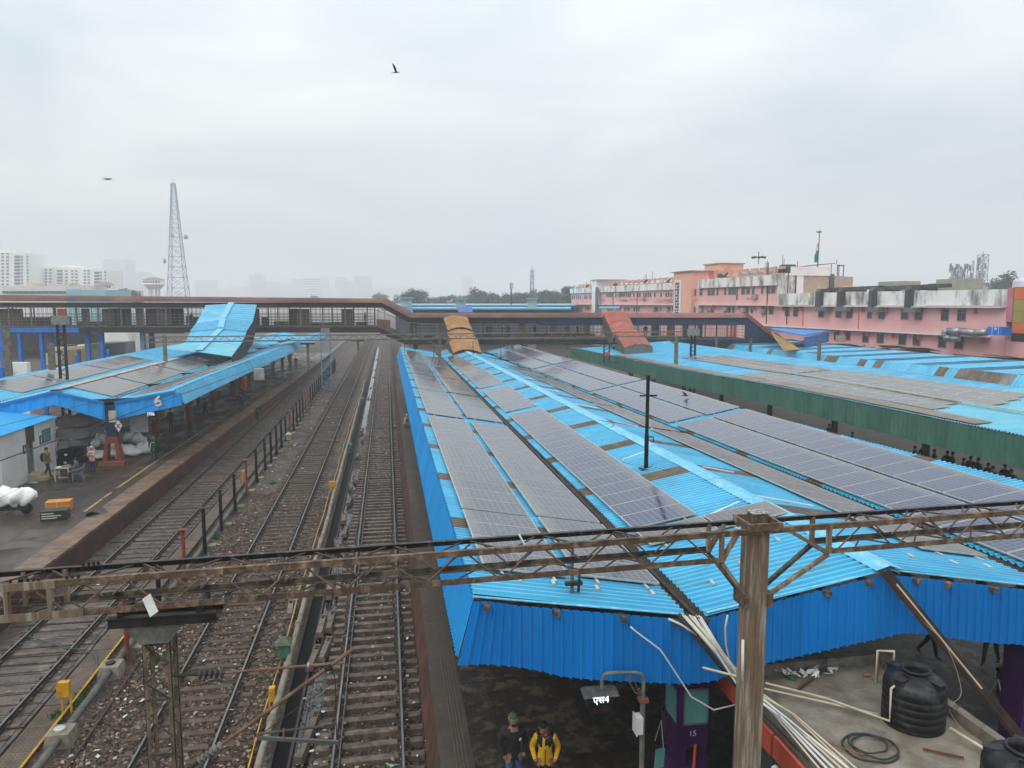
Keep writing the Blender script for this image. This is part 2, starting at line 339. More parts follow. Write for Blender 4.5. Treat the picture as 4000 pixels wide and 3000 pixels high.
# ================================================================ GROUND
mb = MB(); mb.quad((-1600, -60, -.14), (1700, -60, -.14), (1700, 3900, -.14), (-1600, 3900, -.14)); g = mb.build('ground', ground_m); struct(g)
def grid(name, x0f, x1f, ys, nx, zf, m):
    b = MB()
    for y in ys:
        for i in range(nx + 1):
            x = x0f(y) + (x1f(y) - x0f(y)) * i / nx; b.v.append((x, y, zf(x, y)))
    for j in range(len(ys) - 1):
        for i in range(nx):
            a = j * (nx + 1) + i; b.f.append((a, a + 1, a + nx + 2, a + nx + 1)); b.m.append(0)
    return struct(b.build(name, m, smooth=True))
ys = []; y = 14.0
while y < 240: ys.append(y); y += .12 if y < 45 else (.4 if y < 90 else 3)
def n2(x, y, s, o=0): return mno.noise(Vector((x * s, y * s, o)))
grid('ballast_bed', lambda y: -8.95, lambda y: -3.4, ys, 44, lambda x, y: .0 + .045 * n2(x, y, 1.1) + .03 * n2(x, y, 4.5, 3) - (.10 * max(0, (x + 3.75) / .35)) , ballast('ballast_near', (.034, .023, .016), (.068, .044, .03), (.22, .155, .11), 16, .5))
grid('track_bed', lambda y: -2.62, lambda y: .9, ys, 30, lambda x, y: -.075 + .07 * n2(x, y, .75, 7) + .05 * n2(x, y, 4.0, 3) - (.05 if x < -2.1 else 0), ballast('ballast_wet', (.028, .021, .016), (.06, .042, .031), (.17, .12, .09), 14, .4))
b = MB(); b.quad((-3.0, 10, -.105), (.85, 10, -.105), (.85, 200, -.105), (-3.0, 200, -.105)); struct(b.build('standing_water', flat('bed_water', (.03, .03, .028), .12, spec=.45)))
b = MB()
for x in (-3.12, -2.66): b.box(x, x + .07, 10, 200, -.2, .03)
struct(b.build('drain_kerb', mat('drain_kerb', (.055, .047, .04), (.03, .026, .023), 2, .7, .3)))
b = MB(); b.quad((-3.06, 10, -.07), (-2.65, 10, -.07), (-2.65, 200, -.07), (-3.06, 200, -.07)); struct(b.build('drain_water_painted_shade', flat('drain_water_painted_shade', (.005, .004, .004), .6, spec=.06)))  # shallow water in dull near-black: the deep channel's shade is put into its colour
# loose stones and rubbish
def stones(name, n, xr, yr, sz, mats, zf, seed):
    r = random.Random(seed); b = MB()
    for _ in range(n):
        y = yr[0] + (yr[1] - yr[0]) * r.random() ** 1.6; x = r.uniform(*xr); s = r.uniform(*sz); z = zf(x, y) + s * .25; b.cm = r.choices(range(len(mats)), weights=[5, 4, 2, 3][:len(mats)])[0]
        p = [Vector((r.uniform(.6, 1.2) * s * math.cos(a), r.uniform(.6, 1.2) * s * math.sin(a), r.uniform(-.2, .2) * s)) for a in (0, 1.26, 2.5, 3.77, 5.0)]
        a = r.uniform(0, 6); i = len(b.v); ca, sa = math.cos(a), math.sin(a)
        for q in p: b.v.append((x + q.x * ca - q.y * sa, y + q.x * sa + q.y * ca, z + q.z))
        b.v.append((x + r.uniform(-.2, .2) * s, y, z + s * r.uniform(.5, .9)))
        for k in range(5): b.f.append((i + k, i + (k + 1) % 5, i + 5)); b.m.append(b.cm)
    o = b.build(name, mats); o['kind'] = 'stuff'; return o
stones('ballast_stones', 17000, (-8.3, -3.5), (16, 46), (.03, .075), stone_ms, lambda x, y: .0 + .045 * n2(x, y, 1.1), 3)
stones('wet_gravel', 3500, (-2.6, .85), (16, 45), (.02, .055), stone_ms, lambda x, y: -.04 + .07 * n2(x, y, .75, 7), 4)
lit = [lime, flat('litter_blue', (.10, .2, .42), .5), flat('litter_orange', (.65, .16, .04), .5), flat('litter_green', (.12, .42, .10), .5), flat('litter_grey', (.30, .28, .25), .6), flat('litter_pink', (.6, .3, .3), .6)]
b = MB(); r = random.Random(5)
for k in range(1050):
    q = r.random(); y = 16 + 75 * r.random() ** 1.9
    x = r.uniform(-8.3, -3.6) if q < .62 else (r.uniform(-2.6, .85) if q < .93 else r.uniform(-13, -9.2))
    if q < .3: x = r.gauss(-7.6, .5)
    s = r.uniform(.018, .055) * (1 + y / 90); a = r.uniform(0, 3.1); b.cm = r.choices(range(6), weights=[6, 1, 1.6, .5, 15, 1])[0]; z = .07 + r.uniform(0, .02)
    u = Vector((math.cos(a), math.sin(a), r.uniform(-.3, .3))) * s; v_ = Vector((-math.sin(a), math.cos(a), r.uniform(-.3, .3))) * s * r.uniform(.3, .9); c = Vector((x, y, z))
    b.quad(c - u - v_, c + u - v_ * .6, c + u + v_, c - u * .7 + v_)
o = b.build('litter', lit); o['kind'] = 'stuff'
# weeds
b = MB(); r = random.Random(9)
for (px, py) in [(620, 2580), (330, 2715), (225, 2800), (300, 2745), (845, 2105), (1070, 1890)]:
    c = Zp(px, py, .0)
    for k in range(60):
        a = r.uniform(0, 6.3); d = r.uniform(0, .28); h = r.uniform(.05, .2); p = c + Vector((math.cos(a) * d, math.sin(a) * d, 0)); t = p + Vector((r.uniform(-.1, .1), r.uniform(-.1, .1), h)); s_ = Vector((math.sin(a), math.cos(a), 0)) * .025
        b.quad(p - s_, p + s_, t + s_ * .5, t - s_)
o = b.build('weeds', mat('weed_leaf', (.05, .14, .03), (.03, .09, .02), 5, .7)); o['kind'] = 'stuff'

# ================================================================ TRACKS
def rail_mb(x, y0, y1, z0=.05, lean=None):
    b = MB(); f = lean or (lambda y: x)
    n = 1 if lean is None else 12
    for k in range(n):
        a = y0 + (y1 - y0) * k / n; c = y0 + (y1 - y0) * (k + 1) / n; xa, xc = f(a), f(c)
        for (w_, lo_, hi_, mi) in ((.07, z0, z0 + .02, 0), (.012, z0 + .02, z0 + .115, 0), (.034, z0 + .115, z0 + .142, 0), (.026, z0 + .142, z0 + .150, 1)):
            b.cm = mi; b.hexa([(xa - w_, a, lo_), (xa + w_, a, lo_), (xc + w_, c, lo_), (xc - w_, c, lo_)], [(xa - w_, a, hi_), (xa + w_, a, hi_), (xc + w_, c, hi_), (xc - w_, c, hi_)])
    return b
def track(cx, label, y0, y1, half, gauge, sl_w, zt, jit, clip=True, seed=1, spacing=.63, extra=None, smat=None):
    smat = smat or sleeper_m
    t = thing('railway_track', (cx, y0, 0), label, 'railway track'); r = random.Random(seed)
    for s in (-1, 1): rail_mb(cx + s * gauge / 2, y0, y1).build('rail', [rail_side, rail_top], t)
    m0 = MB(); h = half; m0.hexa([(-h, -sl_w / 2 - .02, -.2), (h, -sl_w / 2 - .02, -.2), (h, sl_w / 2 + .02, -.2), (-h, sl_w / 2 + .02, -.2)], [(-h, -sl_w / 2 + .02, 0), (h, -sl_w / 2 + .02, 0), (h, sl_w / 2 - .02, 0), (-h, sl_w / 2 - .02, 0)])
    # slightly dished middle, raised rail seats and clips
    for s in (-1, 1):
        m0.box(s * gauge / 2 - .16, s * gauge / 2 + .16, -sl_w / 2 + .035, sl_w / 2 - .035, 0, .022)
    if clip:
        m0.cm = 1
        for s in (-1, 1):
            for q in (-.12, .12): m0.box(s * gauge / 2 + q - .035, s * gauge / 2 + q + .035, -.07, .07, .02, .085)
    me = m0.mesh('sleeper', [smat, rail_side]); rest = MB(); y = y0 + .3; n = 0
    while y < y1:
        if n < 150:
            o = link('sleeper', me, t); o.location = (cx + r.uniform(-jit, jit), y + r.uniform(-.04, .04), zt + r.uniform(-.008, .008)); o.rotation_euler = (0, 0, r.uniform(-.012, .012))
        else: rest.box(cx - half, cx + half, y - sl_w / 2, y + sl_w / 2, -.1, zt)
        n += 1; y += spacing
    if rest.v: rest.build('sleepers_beyond', smat, t)['kind'] = 'stuff'
    return t
tr = track(-.66, 'track beside the dark platform edge, with raised concrete sleepers standing in wet ground', 12, 235, 1.38, 1.74, .27, .05, .04, seed=2)
MB().bar((-1.38, 12, .12), (-1.38, 100, .12), .035, .05).build('guard_rail', mat('guard_rail', (.10, .09, .08), (.05, .045, .04), 3, .5), tr)
tm = track(-5.52, 'middle track, half buried in brown ballast and litter', 12, 235, 1.42, 1.84, .25, .052, .03, seed=3, smat=mat('buried_sleeper', (.10, .074, .056), (.045, .034, .026), 2.2, .7, .5, 14, c3=(.07, .048, .034), s3=3, lo3=.42, hi3=.58, rnd=.2))
tl = track(-11.43, 'track next to the red wall of the left platform, set in concrete apron slabs', 12, 235, 1.36, 1.94, .22, .072, .015, seed=4)
# apron slabs of the left track (parts), lower than the rail head
for (xa, xb, nm) in ((-12.34, -10.5, 'apron_slab'), (-10.36, -9.92, 'side_slab'), (-13.35, -12.52, 'side_slab')):
    y = 14.0; r = random.Random(8); me = MB().box(xa, xb, .022, .605, -.1, 0).mesh(nm, slab_m); n = 0; rest = MB()
    while y < 230:
        if n < 95: o = link(nm, me, tl); o.location = (r.uniform(-.01, .01), y, .048 + r.uniform(-.014, .014))
        else: rest.box(xa, xb, y + .01, y + .6, -.1, .052)
        y += .63; n += 1
    rest.build('slabs_beyond', slab_m, tl)['kind'] = 'stuff'
# perforated cover strip
t = thing('drain_cover', (-9.5, 14, 0), 'row of perforated concrete covers beside the thin yellow pipe', 'drain cover')
m0 = MB().box(-9.86, -9.2, .01, 1.13, -.08, .0); m0.cm = 1
for i in range(5):
    for j in range(8):
        cx_, cy_ = -9.76 + i * .115, .14 + j * .125; m0.quad(*[(cx_ + .02 * math.cos(a), cy_ + .026 * math.sin(a), .003) for a in (0, 1.05, 2.1, 3.14, 4.2, 5.24)])
me = m0.mesh('cover', [grating_m, black_m]); y = 14; r = random.Random(3)
while y < 110:
    o = link('cover', me, t); o.location = (0, y, .045 + r.uniform(-.008, .008)); y += 1.15
# pipes along the tracks
def pipe(name, pts, rad, m, label, n=8, coll=None):
    b = MB(); b.tube(pts, rad, n)
    if coll:
        for (p, q, rr_) in coll: b.tube([p, q], rr_, n)
    return tag(b.build(name, m, smooth=True), label, 'pipe')
def wob(x, y0, y1, z, st=2., a=.025, seed=1):
    r = random.Random(seed); return [(x + r.uniform(-a, a), y0 + (y1 - y0) * k / int((y1 - y0) / st), z + r.uniform(-a, a) * .6) for k in range(int((y1 - y0) / st) + 1)]
gp = mat('grey_pipe', (.125, .12, .105), (.075, .07, .062), 2.5, .7, .2)
p1 = wob(-8.62, 12, 120, .22, 3.4, .03, 2)
pipe('water_pipe', p1, .105, gp, 'thick grey water pipe beside the row of fence posts')
b = MB(); b.tube(wob(-9.06, 12, 26.9, .16, 4, .01, 3), .032, 6); tag(b.build('water_pipe', yellow_m), 'thin yellow pipe beside the perforated covers', 'pipe')
cp = mat('cream_pipe_old', (.27, .23, .17), (.16, .135, .10), 2, .6, .2)
p2 = wob(-3.24, 12, 110, .36, 3.0, .035, 4)
pipe('water_pipe', p2, .10, cp, 'pale cream water pipe with joint collars between the middle and right tracks', coll=[(Vector(a).lerp(Vector(c), .45), Vector(a).lerp(Vector(c), .52), .14) for a, c in zip(p2, p2[1:])])
pipe('water_pipe', wob(-3.52, 24, 110, .32, 2.5, .05, 6), .03, mat('yellow_pipe_dull', (.42, .27, .07), (.25, .17, .07), 3, .6), 'thin dull yellow pipe following the cream pipe', 5)
pipe('cable_duct', [(-3.45, 12, .1), (-3.6, 20, .12), (-3.5, 24, .2)], .022, yellow_m, 'bright yellow cable lying beside the green box near the drain', 5)
b = MB(); b.bar((-7.97, 12, .05), (-8.02, 24.3, .05), .05, .09); tag(b.build('old_rail', mat('old_rail', (.07, .045, .035), (.045, .03, .025), 3, .8)), 'thin rusty bar lying in the litter beside the grey pipe', 'rail')
for i, y in enumerate([15.6, 20.1, 23.75]):
    b = MB(); b.hexa([(-8.98, y - .34, -.1), (-8.28, y - .34, -.1), (-8.28, y + .34, -.1), (-8.98, y + .34, -.1)], [(-8.9, y - .28, .36), (-8.36, y - .28, .36), (-8.36, y + .28, .36), (-8.9, y + .28, .36)]); t = tag(b.build('valve_chamber', conc), ['square concrete valve block at the bottom edge of the picture', 'concrete valve block with a round white lid behind the yellow box', 'concrete valve block below the red post'][i], 'valve block')
    b = MB().lathe((-8.66, y, .36), [(.14, 0), (.14, .05), (.10, .07)], 14); b.build('lid', frame_m if i == 1 else dark_m, t)
# fence posts
def post(x, y, h, m, label, flange):
    b = MB(); b.tube([(x, y, -.1), (x, y, h)], .085 if m is not red_m else .075, 8)
    if flange: b.box(x - .16, x + .16, y - .16, y + .16, h, h + .02)
    return tag(b.build('fence_post', m), label, 'post', 'posts between the left and middle tracks')
py = []; y = 24.67
while y < 130: py.append(y); y += 3.48 if y < 50 else 2.7
reds = {0, 2, 6, 13, 18, 19}
for i, y in enumerate(py):
    rd = i in reds
    post(-8.47 + (.0 if y < 60 else -.004 * (y - 60)), y, 2.2 + R.uniform(-.06, .06), red_m if rd else black_m, ('red oxide fence post' if rd else 'black fence post'), rd or i % 3 == 0)
    b = MB().box(-8.9 + .1, -8.15, y - .25 + .9, y + .25 + .9, -.1, .10 + R.uniform(0, .05))
    tag(b.build('concrete_block', conc), '', 'block', 'footings under the grey pipe')
fp = [o for o in col.objects if o.name.startswith('fence_post')]; fb = [o for o in col.objects if o.name.startswith('concrete_block')]
words = ['nearest', 'second nearest', 'third', 'fourth', 'fifth', 'sixth', 'seventh', 'eighth', 'ninth', 'tenth', 'eleventh', 'twelfth', 'thirteenth', 'fourteenth', 'fifteenth', 'sixteenth', 'seventeenth', 'eighteenth', 'nineteenth', 'twentieth']
words += ['twenty ' + w_ for w_ in ('first', 'second', 'third', 'fourth', 'fifth', 'sixth', 'seventh', 'eighth', 'ninth')] + ['thirtieth'] + ['thirty ' + w_ for w_ in ('first', 'second', 'third', 'fourth', 'fifth', 'sixth', 'seventh', 'eighth', 'ninth')] + ['fortieth', 'forty first', 'forty second']
def ordw(k): return words[k]
for k, o in enumerate(fp): o['label'] = ('red' if k in reds else 'black') + ' steel post, ' + ordw(k) + ' along the row beside the grey pipe'
for k, o in enumerate(fb): o['label'] = 'concrete footing block at the foot of the ' + ordw(k) + ' fence post'
# discarded sleepers beside the drain
def loose(x, y, rz, z=.08, ln=1.5, tilt=0, k=0):
    m0 = MB(); m0.hexa([(-.13, -ln / 2, -.1), (.13, -ln / 2, -.1), (.13, ln / 2, -.1), (-.13, ln / 2, -.1)], [(-.09, -ln / 2, .1), (.09, -ln / 2, .1), (.09, ln / 2, .1), (-.09, ln / 2, .1)]); m0.cm = 1
    for q in (-.33, -.18): m0.box(-.05, .05, ln / 2 + q - .03, ln / 2 + q + .04, .1, .13)
    o = m0.build('discarded_sleeper', [mat('old_sleeper', (.19, .15, .115), (.10, .08, .062), 3, .8, .3, rnd=.2), rail_side]); o.location = (x, y, z); o.rotation_euler = (tilt, 0, rz); return o
ll = [(-2.25, 19.2, -.12), (-2.52, 23.6, -.1), (-2.20, 24.2, -.12), (-2.48, 26.0, -.03), (-2.18, 26.4, -.05), (-2.45, 29.3, .04), (-2.12, 29.6, .03), (-2.35, 31.6, .1), (-2.2, 34.2, .28), (-2.52, 35.1, .12), (-2.25, 37.2, -.05), (-2.45, 39.4, .05), (-2.3, 43.0, -.08), (-2.4, 46.4, .06), (-2.2, 48.3, .2), (-2.35, 56, 0), (-2.2, 63, .1), (-2.4, 67, -.1)]
for k, (x, y, a) in enumerate(ll):
    o = loose(x, y, a, .09 + .03 * (k % 2), 1.5 if k else 2.2); tag(o, 'old concrete sleeper dumped beside the drain, %s along the line' % ordw(k), 'sleeper', 'discarded sleepers along the drain')
o = loose(-3.75, 27.7, .08, .12, 1.3); tag(o, 'brown old sleeper lying alone beside the middle track, left of the yellow pipe', 'sleeper')
# trackside boxes
def tbox(px, py_, z, m, mroof, label, s=1., legs=.35):
    c = Zp(px, py_, 0); t = thing('trackside_box', c, label, 'trackside box')
    h = legs * s; a = .17 * s
    MB().box(c.x - a, c.x + a, c.y - a, c.y + a, c.z + h, c.z + h + .42 * s).build('body', m, t)
    MB().hexa([(c.x - a * 1.5, c.y - a * 1.5, c.z + h + .42 * s), (c.x + a * 1.5, c.y - a * 1.5, c.z + h + .42 * s), (c.x + a * 1.5, c.y + a * 1.5, c.z + h + .42 * s), (c.x - a * 1.5, c.y + a * 1.5, c.z + h + .42 * s)], [(c.x - a * .5, c.y - a * .5, c.z + h + .58 * s), (c.x + a * .5, c.y - a * .5, c.z + h + .58 * s), (c.x + a * .5, c.y + a * .5, c.z + h + .58 * s), (c.x - a * .5, c.y + a * .5, c.z + h + .58 * s)]).build('lid', mroof, t)
    for sx in (-1, 1): MB().bar((c.x + sx * a * .7, c.y, 0), (c.x + sx * a * .7, c.y, c.z + h), .05, .05).build('leg', m, t)
    return t
gbox = mat('green_box', (.055, .20, .13), (.04, .14, .09), 5, .6, c3=(.10, .12, .08), s3=4)
camo = mat('mossy_lid', (.09, .08, .065), (.12, .15, .08), 6, .8)
tbox(1112, 2600, 0, gbox, camo, 'green trackside box with a mossy lid beside the cream pipe')
tbox(1366, 1770, 0, gbox, gbox, 'small green box behind the cream pipe collar', .9)
tbox(1417, 1580, 0, gbox, gbox, 'dark green box far down the drain, beside the cream pipe', .9)
tbox(1128, 1735, 0, mat('pale_green_box', (.28, .34, .22), (.2, .24, .17), 4, .6), mat('pale_green_box2', (.36, .40, .28), (.28, .3, .2), 4, .6), 'pale green box on legs among the fence posts', 1.05)
def ybox(px, py_, label, w_=.20, h=.42, leg=.55):
    c = Zp(px, py_, 0); t = thing('yellow_box', c, label, 'junction box')
    MB().box(c.x - w_, c.x + w_ * .6, c.y - .09, c.y + .09, leg, leg + h).build('body', mat('yellow_box', (.60, .30, .015), (.48, .23, .012), 4, .5, c3=(.3, .15, .03), s3=5), t)
    for q in (-.1, .12): MB().bar((c.x + q, c.y, 0), (c.x + q, c.y, leg + .02), .05, .05).build('leg', yellow_m, t)
ybox(262, 2790, 'yellow box on two legs beside the thin yellow pipe, near the bottom left corner')
ybox(1068, 2775, 'yellow box on a post beside the cream pipe, near the bottom edge', .10, .4, .3)
ybox(1304, 1935, 'orange yellow box standing astride the cream pipe', .26, .32, .55)
ybox(955, 1885, 'yellow box behind the red fence post', .14, .3, .5)
ybox(1146, 1655, 'small yellow box among the black fence posts', .14, .5, .5)
def hose(name, pts, rad, m, label, cat='hose', n=6):
    b = MB(); P = [Vector(p) for p in pts]; out_ = []
    for k in range(len(P) - 1):
        p0, p1, p2, p3 = P[max(0, k - 1)], P[k], P[k + 1], P[min(len(P) - 1, k + 2)]
        for q in range(6):
            t = q / 6; out_.append(.5 * ((2 * p1) + (p2 - p0) * t + (2 * p0 - 5 * p1 + 4 * p2 - p3) * t * t + (3 * p1 - p0 - 3 * p2 + p3) * t ** 3))
    out_.append(P[-1]); b.tube(out_, rad, n); return tag(b.build(name, m, smooth=True), label, cat)
hose('water_hose', [Zp(b0x, b0y, .12 if i not in (2,) else .22) for i, (b0x, b0y) in enumerate([(110, 2487), (200, 2510), (258, 2532), (345, 2540), (375, 2570), (383, 2650), (420, 2620), (460, 2585)])], .018, flat('green_hose', (.05, .10, .08), .5), 'thin dark green hose trailing over the left track')

# ================================================================ PLATFORMS
LE = [(5, -13.7), (32, -13.62), (50, -13.45), (105, -12.4), (150, -11.8), (230, -11.4)]
def plat(name, xe, xo, y0, y1, m, step=3.):
    b = MB(); y = y0
    while y < y1 - .01:
        y2 = min(y + step, y1); b.quad((xe(y), y, 1.05), (xe(y2), y2, 1.05), (xo(y2), y2, 1.05), (xo(y), y, 1.05)); y = y2
    return struct(b.build(name, m))
plat('left_platform', lambda y: itp(LE, y) - 1.1, lambda y: -29.5, 6, 162, asphalt_wet)
b = MB(); y = 6.
while y < 162:
    y2 = y + 4; b.quad((itp(LE, y) - .08, y, -.14), (itp(LE, y2) - .08, y2, -.14), (itp(LE, y2) - .03, y2, .95), (itp(LE, y) - .03, y, .95)); y = y2
wl = struct(b.build('left_platform_wall', rail_wall))
b = MB(); b.quad((-29.5, 6, -.14), (-29.5, 162, -.14), (-29.5, 162, 1.05), (-29.5, 6, 1.05)); struct(b.build('left_platform_far_wall', conc))
y = 14.; n = 0; rest = MB(); r = random.Random(12)
while y < 161:
    x = itp(LE, y + .6)
    if n < 80:
        bb = MB().box(x - 1.1, x + r.uniform(-.015, .02), y, y + 1.38, .93, 1.05 + r.uniform(.0, .012)); bb.build('coping_slab', coping_m, wl)
    else: rest.box(x - 1.1, x, y, y + 1.38, .93, 1.055)
    y += 1.4; n += 1
rest.build('coping_slabs_beyond', coping_m, wl)['kind'] = 'stuff'
# yellow safety line
b = MB(); pts = [(298, 2022), (380, 1962), (470, 1898), (590, 1815)]
q = [Zp(a, c, 1.054) for a, c in pts]
for p0, p1 in zip(q, q[1:]): b.quad(p0 + Vector((-.07, 0, 0)), p0 + Vector((.07, 0, 0)), p1 + Vector((.07, 0, 0)), p1 + Vector((-.07, 0, 0)))
p1 = q[-1]; p2 = Vector((-14.6, 100, 1.054)); b.quad(p1 + Vector((-.06, 0, 0)), p1 + Vector((.06, 0, 0)), p2 + Vector((.06, 0, 0)), p2 + Vector((-.06, 0, 0)))
struct(b.build('yellow_line', mat('yellow_line', (.45, .27, .05), (.22, .14, .05), 3, .5)))
# puddles on the left platform
def puddle(px, py_, rx, ry, seed, z=1.056, rot=0):
    c = Zp(px, py_, z); rr = random.Random(seed); b = MB(); n = 26; pts = []
    for k in range(n):
        a = 2 * math.pi * k / n; s = 1 + .22 * math.sin(3 * a + seed) + .12 * math.sin(5 * a + seed * 2) + rr.uniform(-.05, .05)
        x, y_ = rx * math.cos(a) * s, ry * math.sin(a) * s; pts.append((c.x + x * math.cos(rot) - y_ * math.sin(rot), c.y + x * math.sin(rot) + y_ * math.cos(rot), z))
    b.quad(*pts); return struct(b.build('puddle', mat('puddle_water', (.055, .042, .031), (.042, .033, .025), 1, .28, spec=.3)))
for a in [(200, 1955, 1.2, 2.6, 1), (380, 2000, .4, .8, 2), (330, 2010, .7, .5, 3), (15, 2050, 1., 1.1, 4), (455, 1915, .25, .8, 5), (230, 1900, 1.2, .8, 6), (160, 2080, .8, .6, 7), (400, 1830, 1.1, .5, 8), (80, 2130, 1.3, .5, 9), (425, 1945, .25, .5, 11)]: puddle(*a)
# right (main) platform
RE = lambda y: 1.09

XER = [(13, 19.2), (19, 18.8), (23.5, 18.4), (32, 17.8), (40, 17.1), (53.5, 16.8), (91, 15.3)]
plat('right_platform', lambda y: 1.09, lambda y: itp(XER, y) - .1, 2, 96, right_pl)
b = MB(); b.quad((.74, 2, -.14), (.74, 200, -.14), (1.06, 200, .95), (1.06, 2, .95)); wl = struct(b.build('right_platform_wall', rail_wall))
b = MB(); b.box(1.02, 1.5 + .3, 2, 96, .93, 1.062); cop = b.build('edge_coping', mat('dark_coping', (.075, .058, .045), (.05, .04, .032), 1.5, .6, .3, 10, c3=(.11, .09, .07), s3=1.2), wl)
b = MB()
for x in (1.38, 1.46, 1.54, 1.62): b.box(x, x + .03, 2, 96, 1.062, 1.078)
b.build('tactile_rib', mat('tactile_rib', (.10, .08, .062), (.07, .055, .043), 2, .6), wl)
b = MB(); r = random.Random(4); y = 12.
while y < 60:   # paver joints proud of the surface
    for k in range(8):
        x0 = 1.85 + k * .62; b.box(x0 + .01, x0 + .60, y + .01, y + .60, 1.05, 1.058 + r.uniform(0, .006))
    y += .62
o = b.build('paving_slabs', right_pl, bpy.data.objects['right_platform']); o['kind'] = 'stuff'
plat('far_platform', lambda y: itp([(20, 27), (48, 26.3), (58, 24.9), (92, 23.6), (140, 22)], y), lambda y: 39, 8, 140, mat('far_platform', (.08, .066, .052), (.05, .041, .033), .4, .7, c3=(.12, .1, .08), s3=.4))
b = MB()
for y0_, y1_ in ((8, 48), (48, 58), (58, 92), (92, 140)):
    fx = lambda y: itp([(8, 27), (20, 27), (48, 26.3), (58, 24.9), (92, 23.6), (140, 22)], y)
    b.quad((fx(y0_), y0_, -.14), (fx(y1_), y1_, -.14), (fx(y1_), y1_, 1.05), (fx(y0_), y0_, 1.05))
struct(b.build('far_platform_wall', rail_wall))
for x, lb in ((21.3, 'track in shade beyond the main canopy'), ):
    t = thing('railway_track', (x, 10, 0), lb, 'railway track')
    for s in (-.87, .87): rail_mb(0, 10, 120, .05, lambda y, s=s: x + s - max(0, y - 45) * .055 + .6).build('rail', [rail_side, rail_top], t)
# ================================================================ CANOPIES
def slope(t, A, B, y0, y1, nrm, blue, w_=.986, ph=(4, 5), cut=72, name='roof_sheet', pitch=.2, dep=.05, sky=True, n0=0):
    y = y0; n = n0; rest = MB()
    while y < y1 - .05:
        y2 = min(y + w_ * (1.02 if n % 5 != 4 else .9), y1); br = sky and n % ph[1] == ph[0]
        if y < cut:
            lf = R.uniform(0, .012)
            m0 = MB().sheet(lambda u: Vector(A(u)) + Vector((0, 0, lf)), lambda u: Vector(B(u)) + Vector((0, 0, lf)), y, y2 + .03, pitch, dep, nrm)
            m0.build('skylight_sheet' if br else name, skylight if br else blue, t)
        else:
            rest.cm = 1 if br else 0; rest.sheet(A, B, y, y2, pitch, dep, nrm)
        y = y2; n += 1
    if rest.v: rest.build('sheeting_beyond', [blue, skylight], t)['kind'] = 'stuff'
Y0 = 13.2; Y1 = 92.
EL = lambda y: (1.48, y, 6.13); VL = lambda y: (5.66, y, 5.42); VL2 = lambda y: (6.04, y, 5.42)
xr = lambda y: 10.2 - .018 * y
RD = lambda y: (xr(y), y, 6.12)
xv = lambda y: 14.62 - .03 * y
VR = lambda y: (xv(y) - .2, y, 5.42); VR2 = lambda y: (xv(y) + .18, y, 5.42)
ER = lambda y: (itp(XER, y), y, 6.13)
main = thing('platform_canopy', (9.5, Y0, 1.05), 'long blue corrugated double-pitched canopy over the right platform, ending in a deep blue fascia', 'canopy')
slope(main, EL, VL, Y0, Y1, (.17, 0, 1), roof_blue); slope(main, VL2, RD, Y0 - .1, Y1, (-.17, 0, 1), roof_blue)
slope(main, RD, VR, Y0, Y1, (.17, 0, 1), roof_blue); slope(main, VR2, ER, Y0, Y1, (-.17, 0, 1), roof_blue)
for f1, f2, nm in ((lambda y: 5.60, lambda y: 6.10, 'valley_gutter'), (lambda y: xv(y) - .26, lambda y: xv(y) + .24, 'valley_gutter')):
    b = MB(); y = Y0 - .15
    while y < Y1:
        y2 = min(y + 4, Y1); a0, a1, c0, c1 = f1(y), f2(y), f1(y2), f2(y2)
        b.quad((a0, y, 5.40), (a0 + .08, y, 5.26), (c0 + .08, y2, 5.26), (c0, y2, 5.40)); b.quad((a0 + .08, y, 5.26), (a1 - .08, y, 5.26), (c1 - .08, y2, 5.26), (c0 + .08, y2, 5.26)); b.quad((a1 - .08, y, 5.26), (a1, y, 5.40), (c1, y2, 5.40), (c1 - .08, y2, 5.26))
        y = y2
    b.build(nm, gutter_m, main)
b = MB(); b.tube([(5.85, Y0 - .2, 5.40), (5.86, 30, 5.42), (5.84, 60, 5.42), (5.85, 90, 5.42)], .055, 6); b.build('gutter_pipe', dark_m, main)
# ridge cap in lapped lengths
y = Y0 - .12; k = 0
while y < Y1:
    y2 = min(y + 2.6, Y1); z = 6.175 + .01 * (k % 2); b = MB()
    a, c = xr(y), xr(y2)
    b.quad((a - .30, y, z - .055), (a, y, z + .03), (c, y2 + .1, z + .03), (c - .30, y2 + .1, z - .055)); b.quad((a, y, z + .03), (a + .30, y, z - .055), (c + .30, y2 + .1, z - .055), (c, y2 + .1, z + .03))
    b.build('ridge_cap', cap_blue, main); y = y2; k += 1
# side valance (left): ribs vertical, sheets leaning outwards at the top
y = Y0 - .05; k = 0; rest = MB()
def vb(u): return (1.19, u, 4.93 - .05 * math.sin(u * 1.7) * .3)
while y < Y1:
    y2 = min(y + .99, Y1)
    if y < 80: MB().sheet(lambda u: (1.50, u, 6.12), vb, y, y2 + .02, .18, .045, (-1, 0, .2)).build('valance_sheet', wall_blue, main)
    else: rest.sheet(lambda u: (1.50, u, 6.12), vb, y, y2, .165, .028, (-1, 0, .2))
    y = y2
rest.build('valance_beyond', wall_blue, main)['kind'] = 'stuff'
b = MB(); b.sheet(lambda u: (itp(XER, u) + .02, u, 6.12), lambda u: (itp(XER, u) + .25, u, 5.2), Y0, Y1, .2, .03, (1, 0, .2)); b.build('far_valance', wall_blue, main)
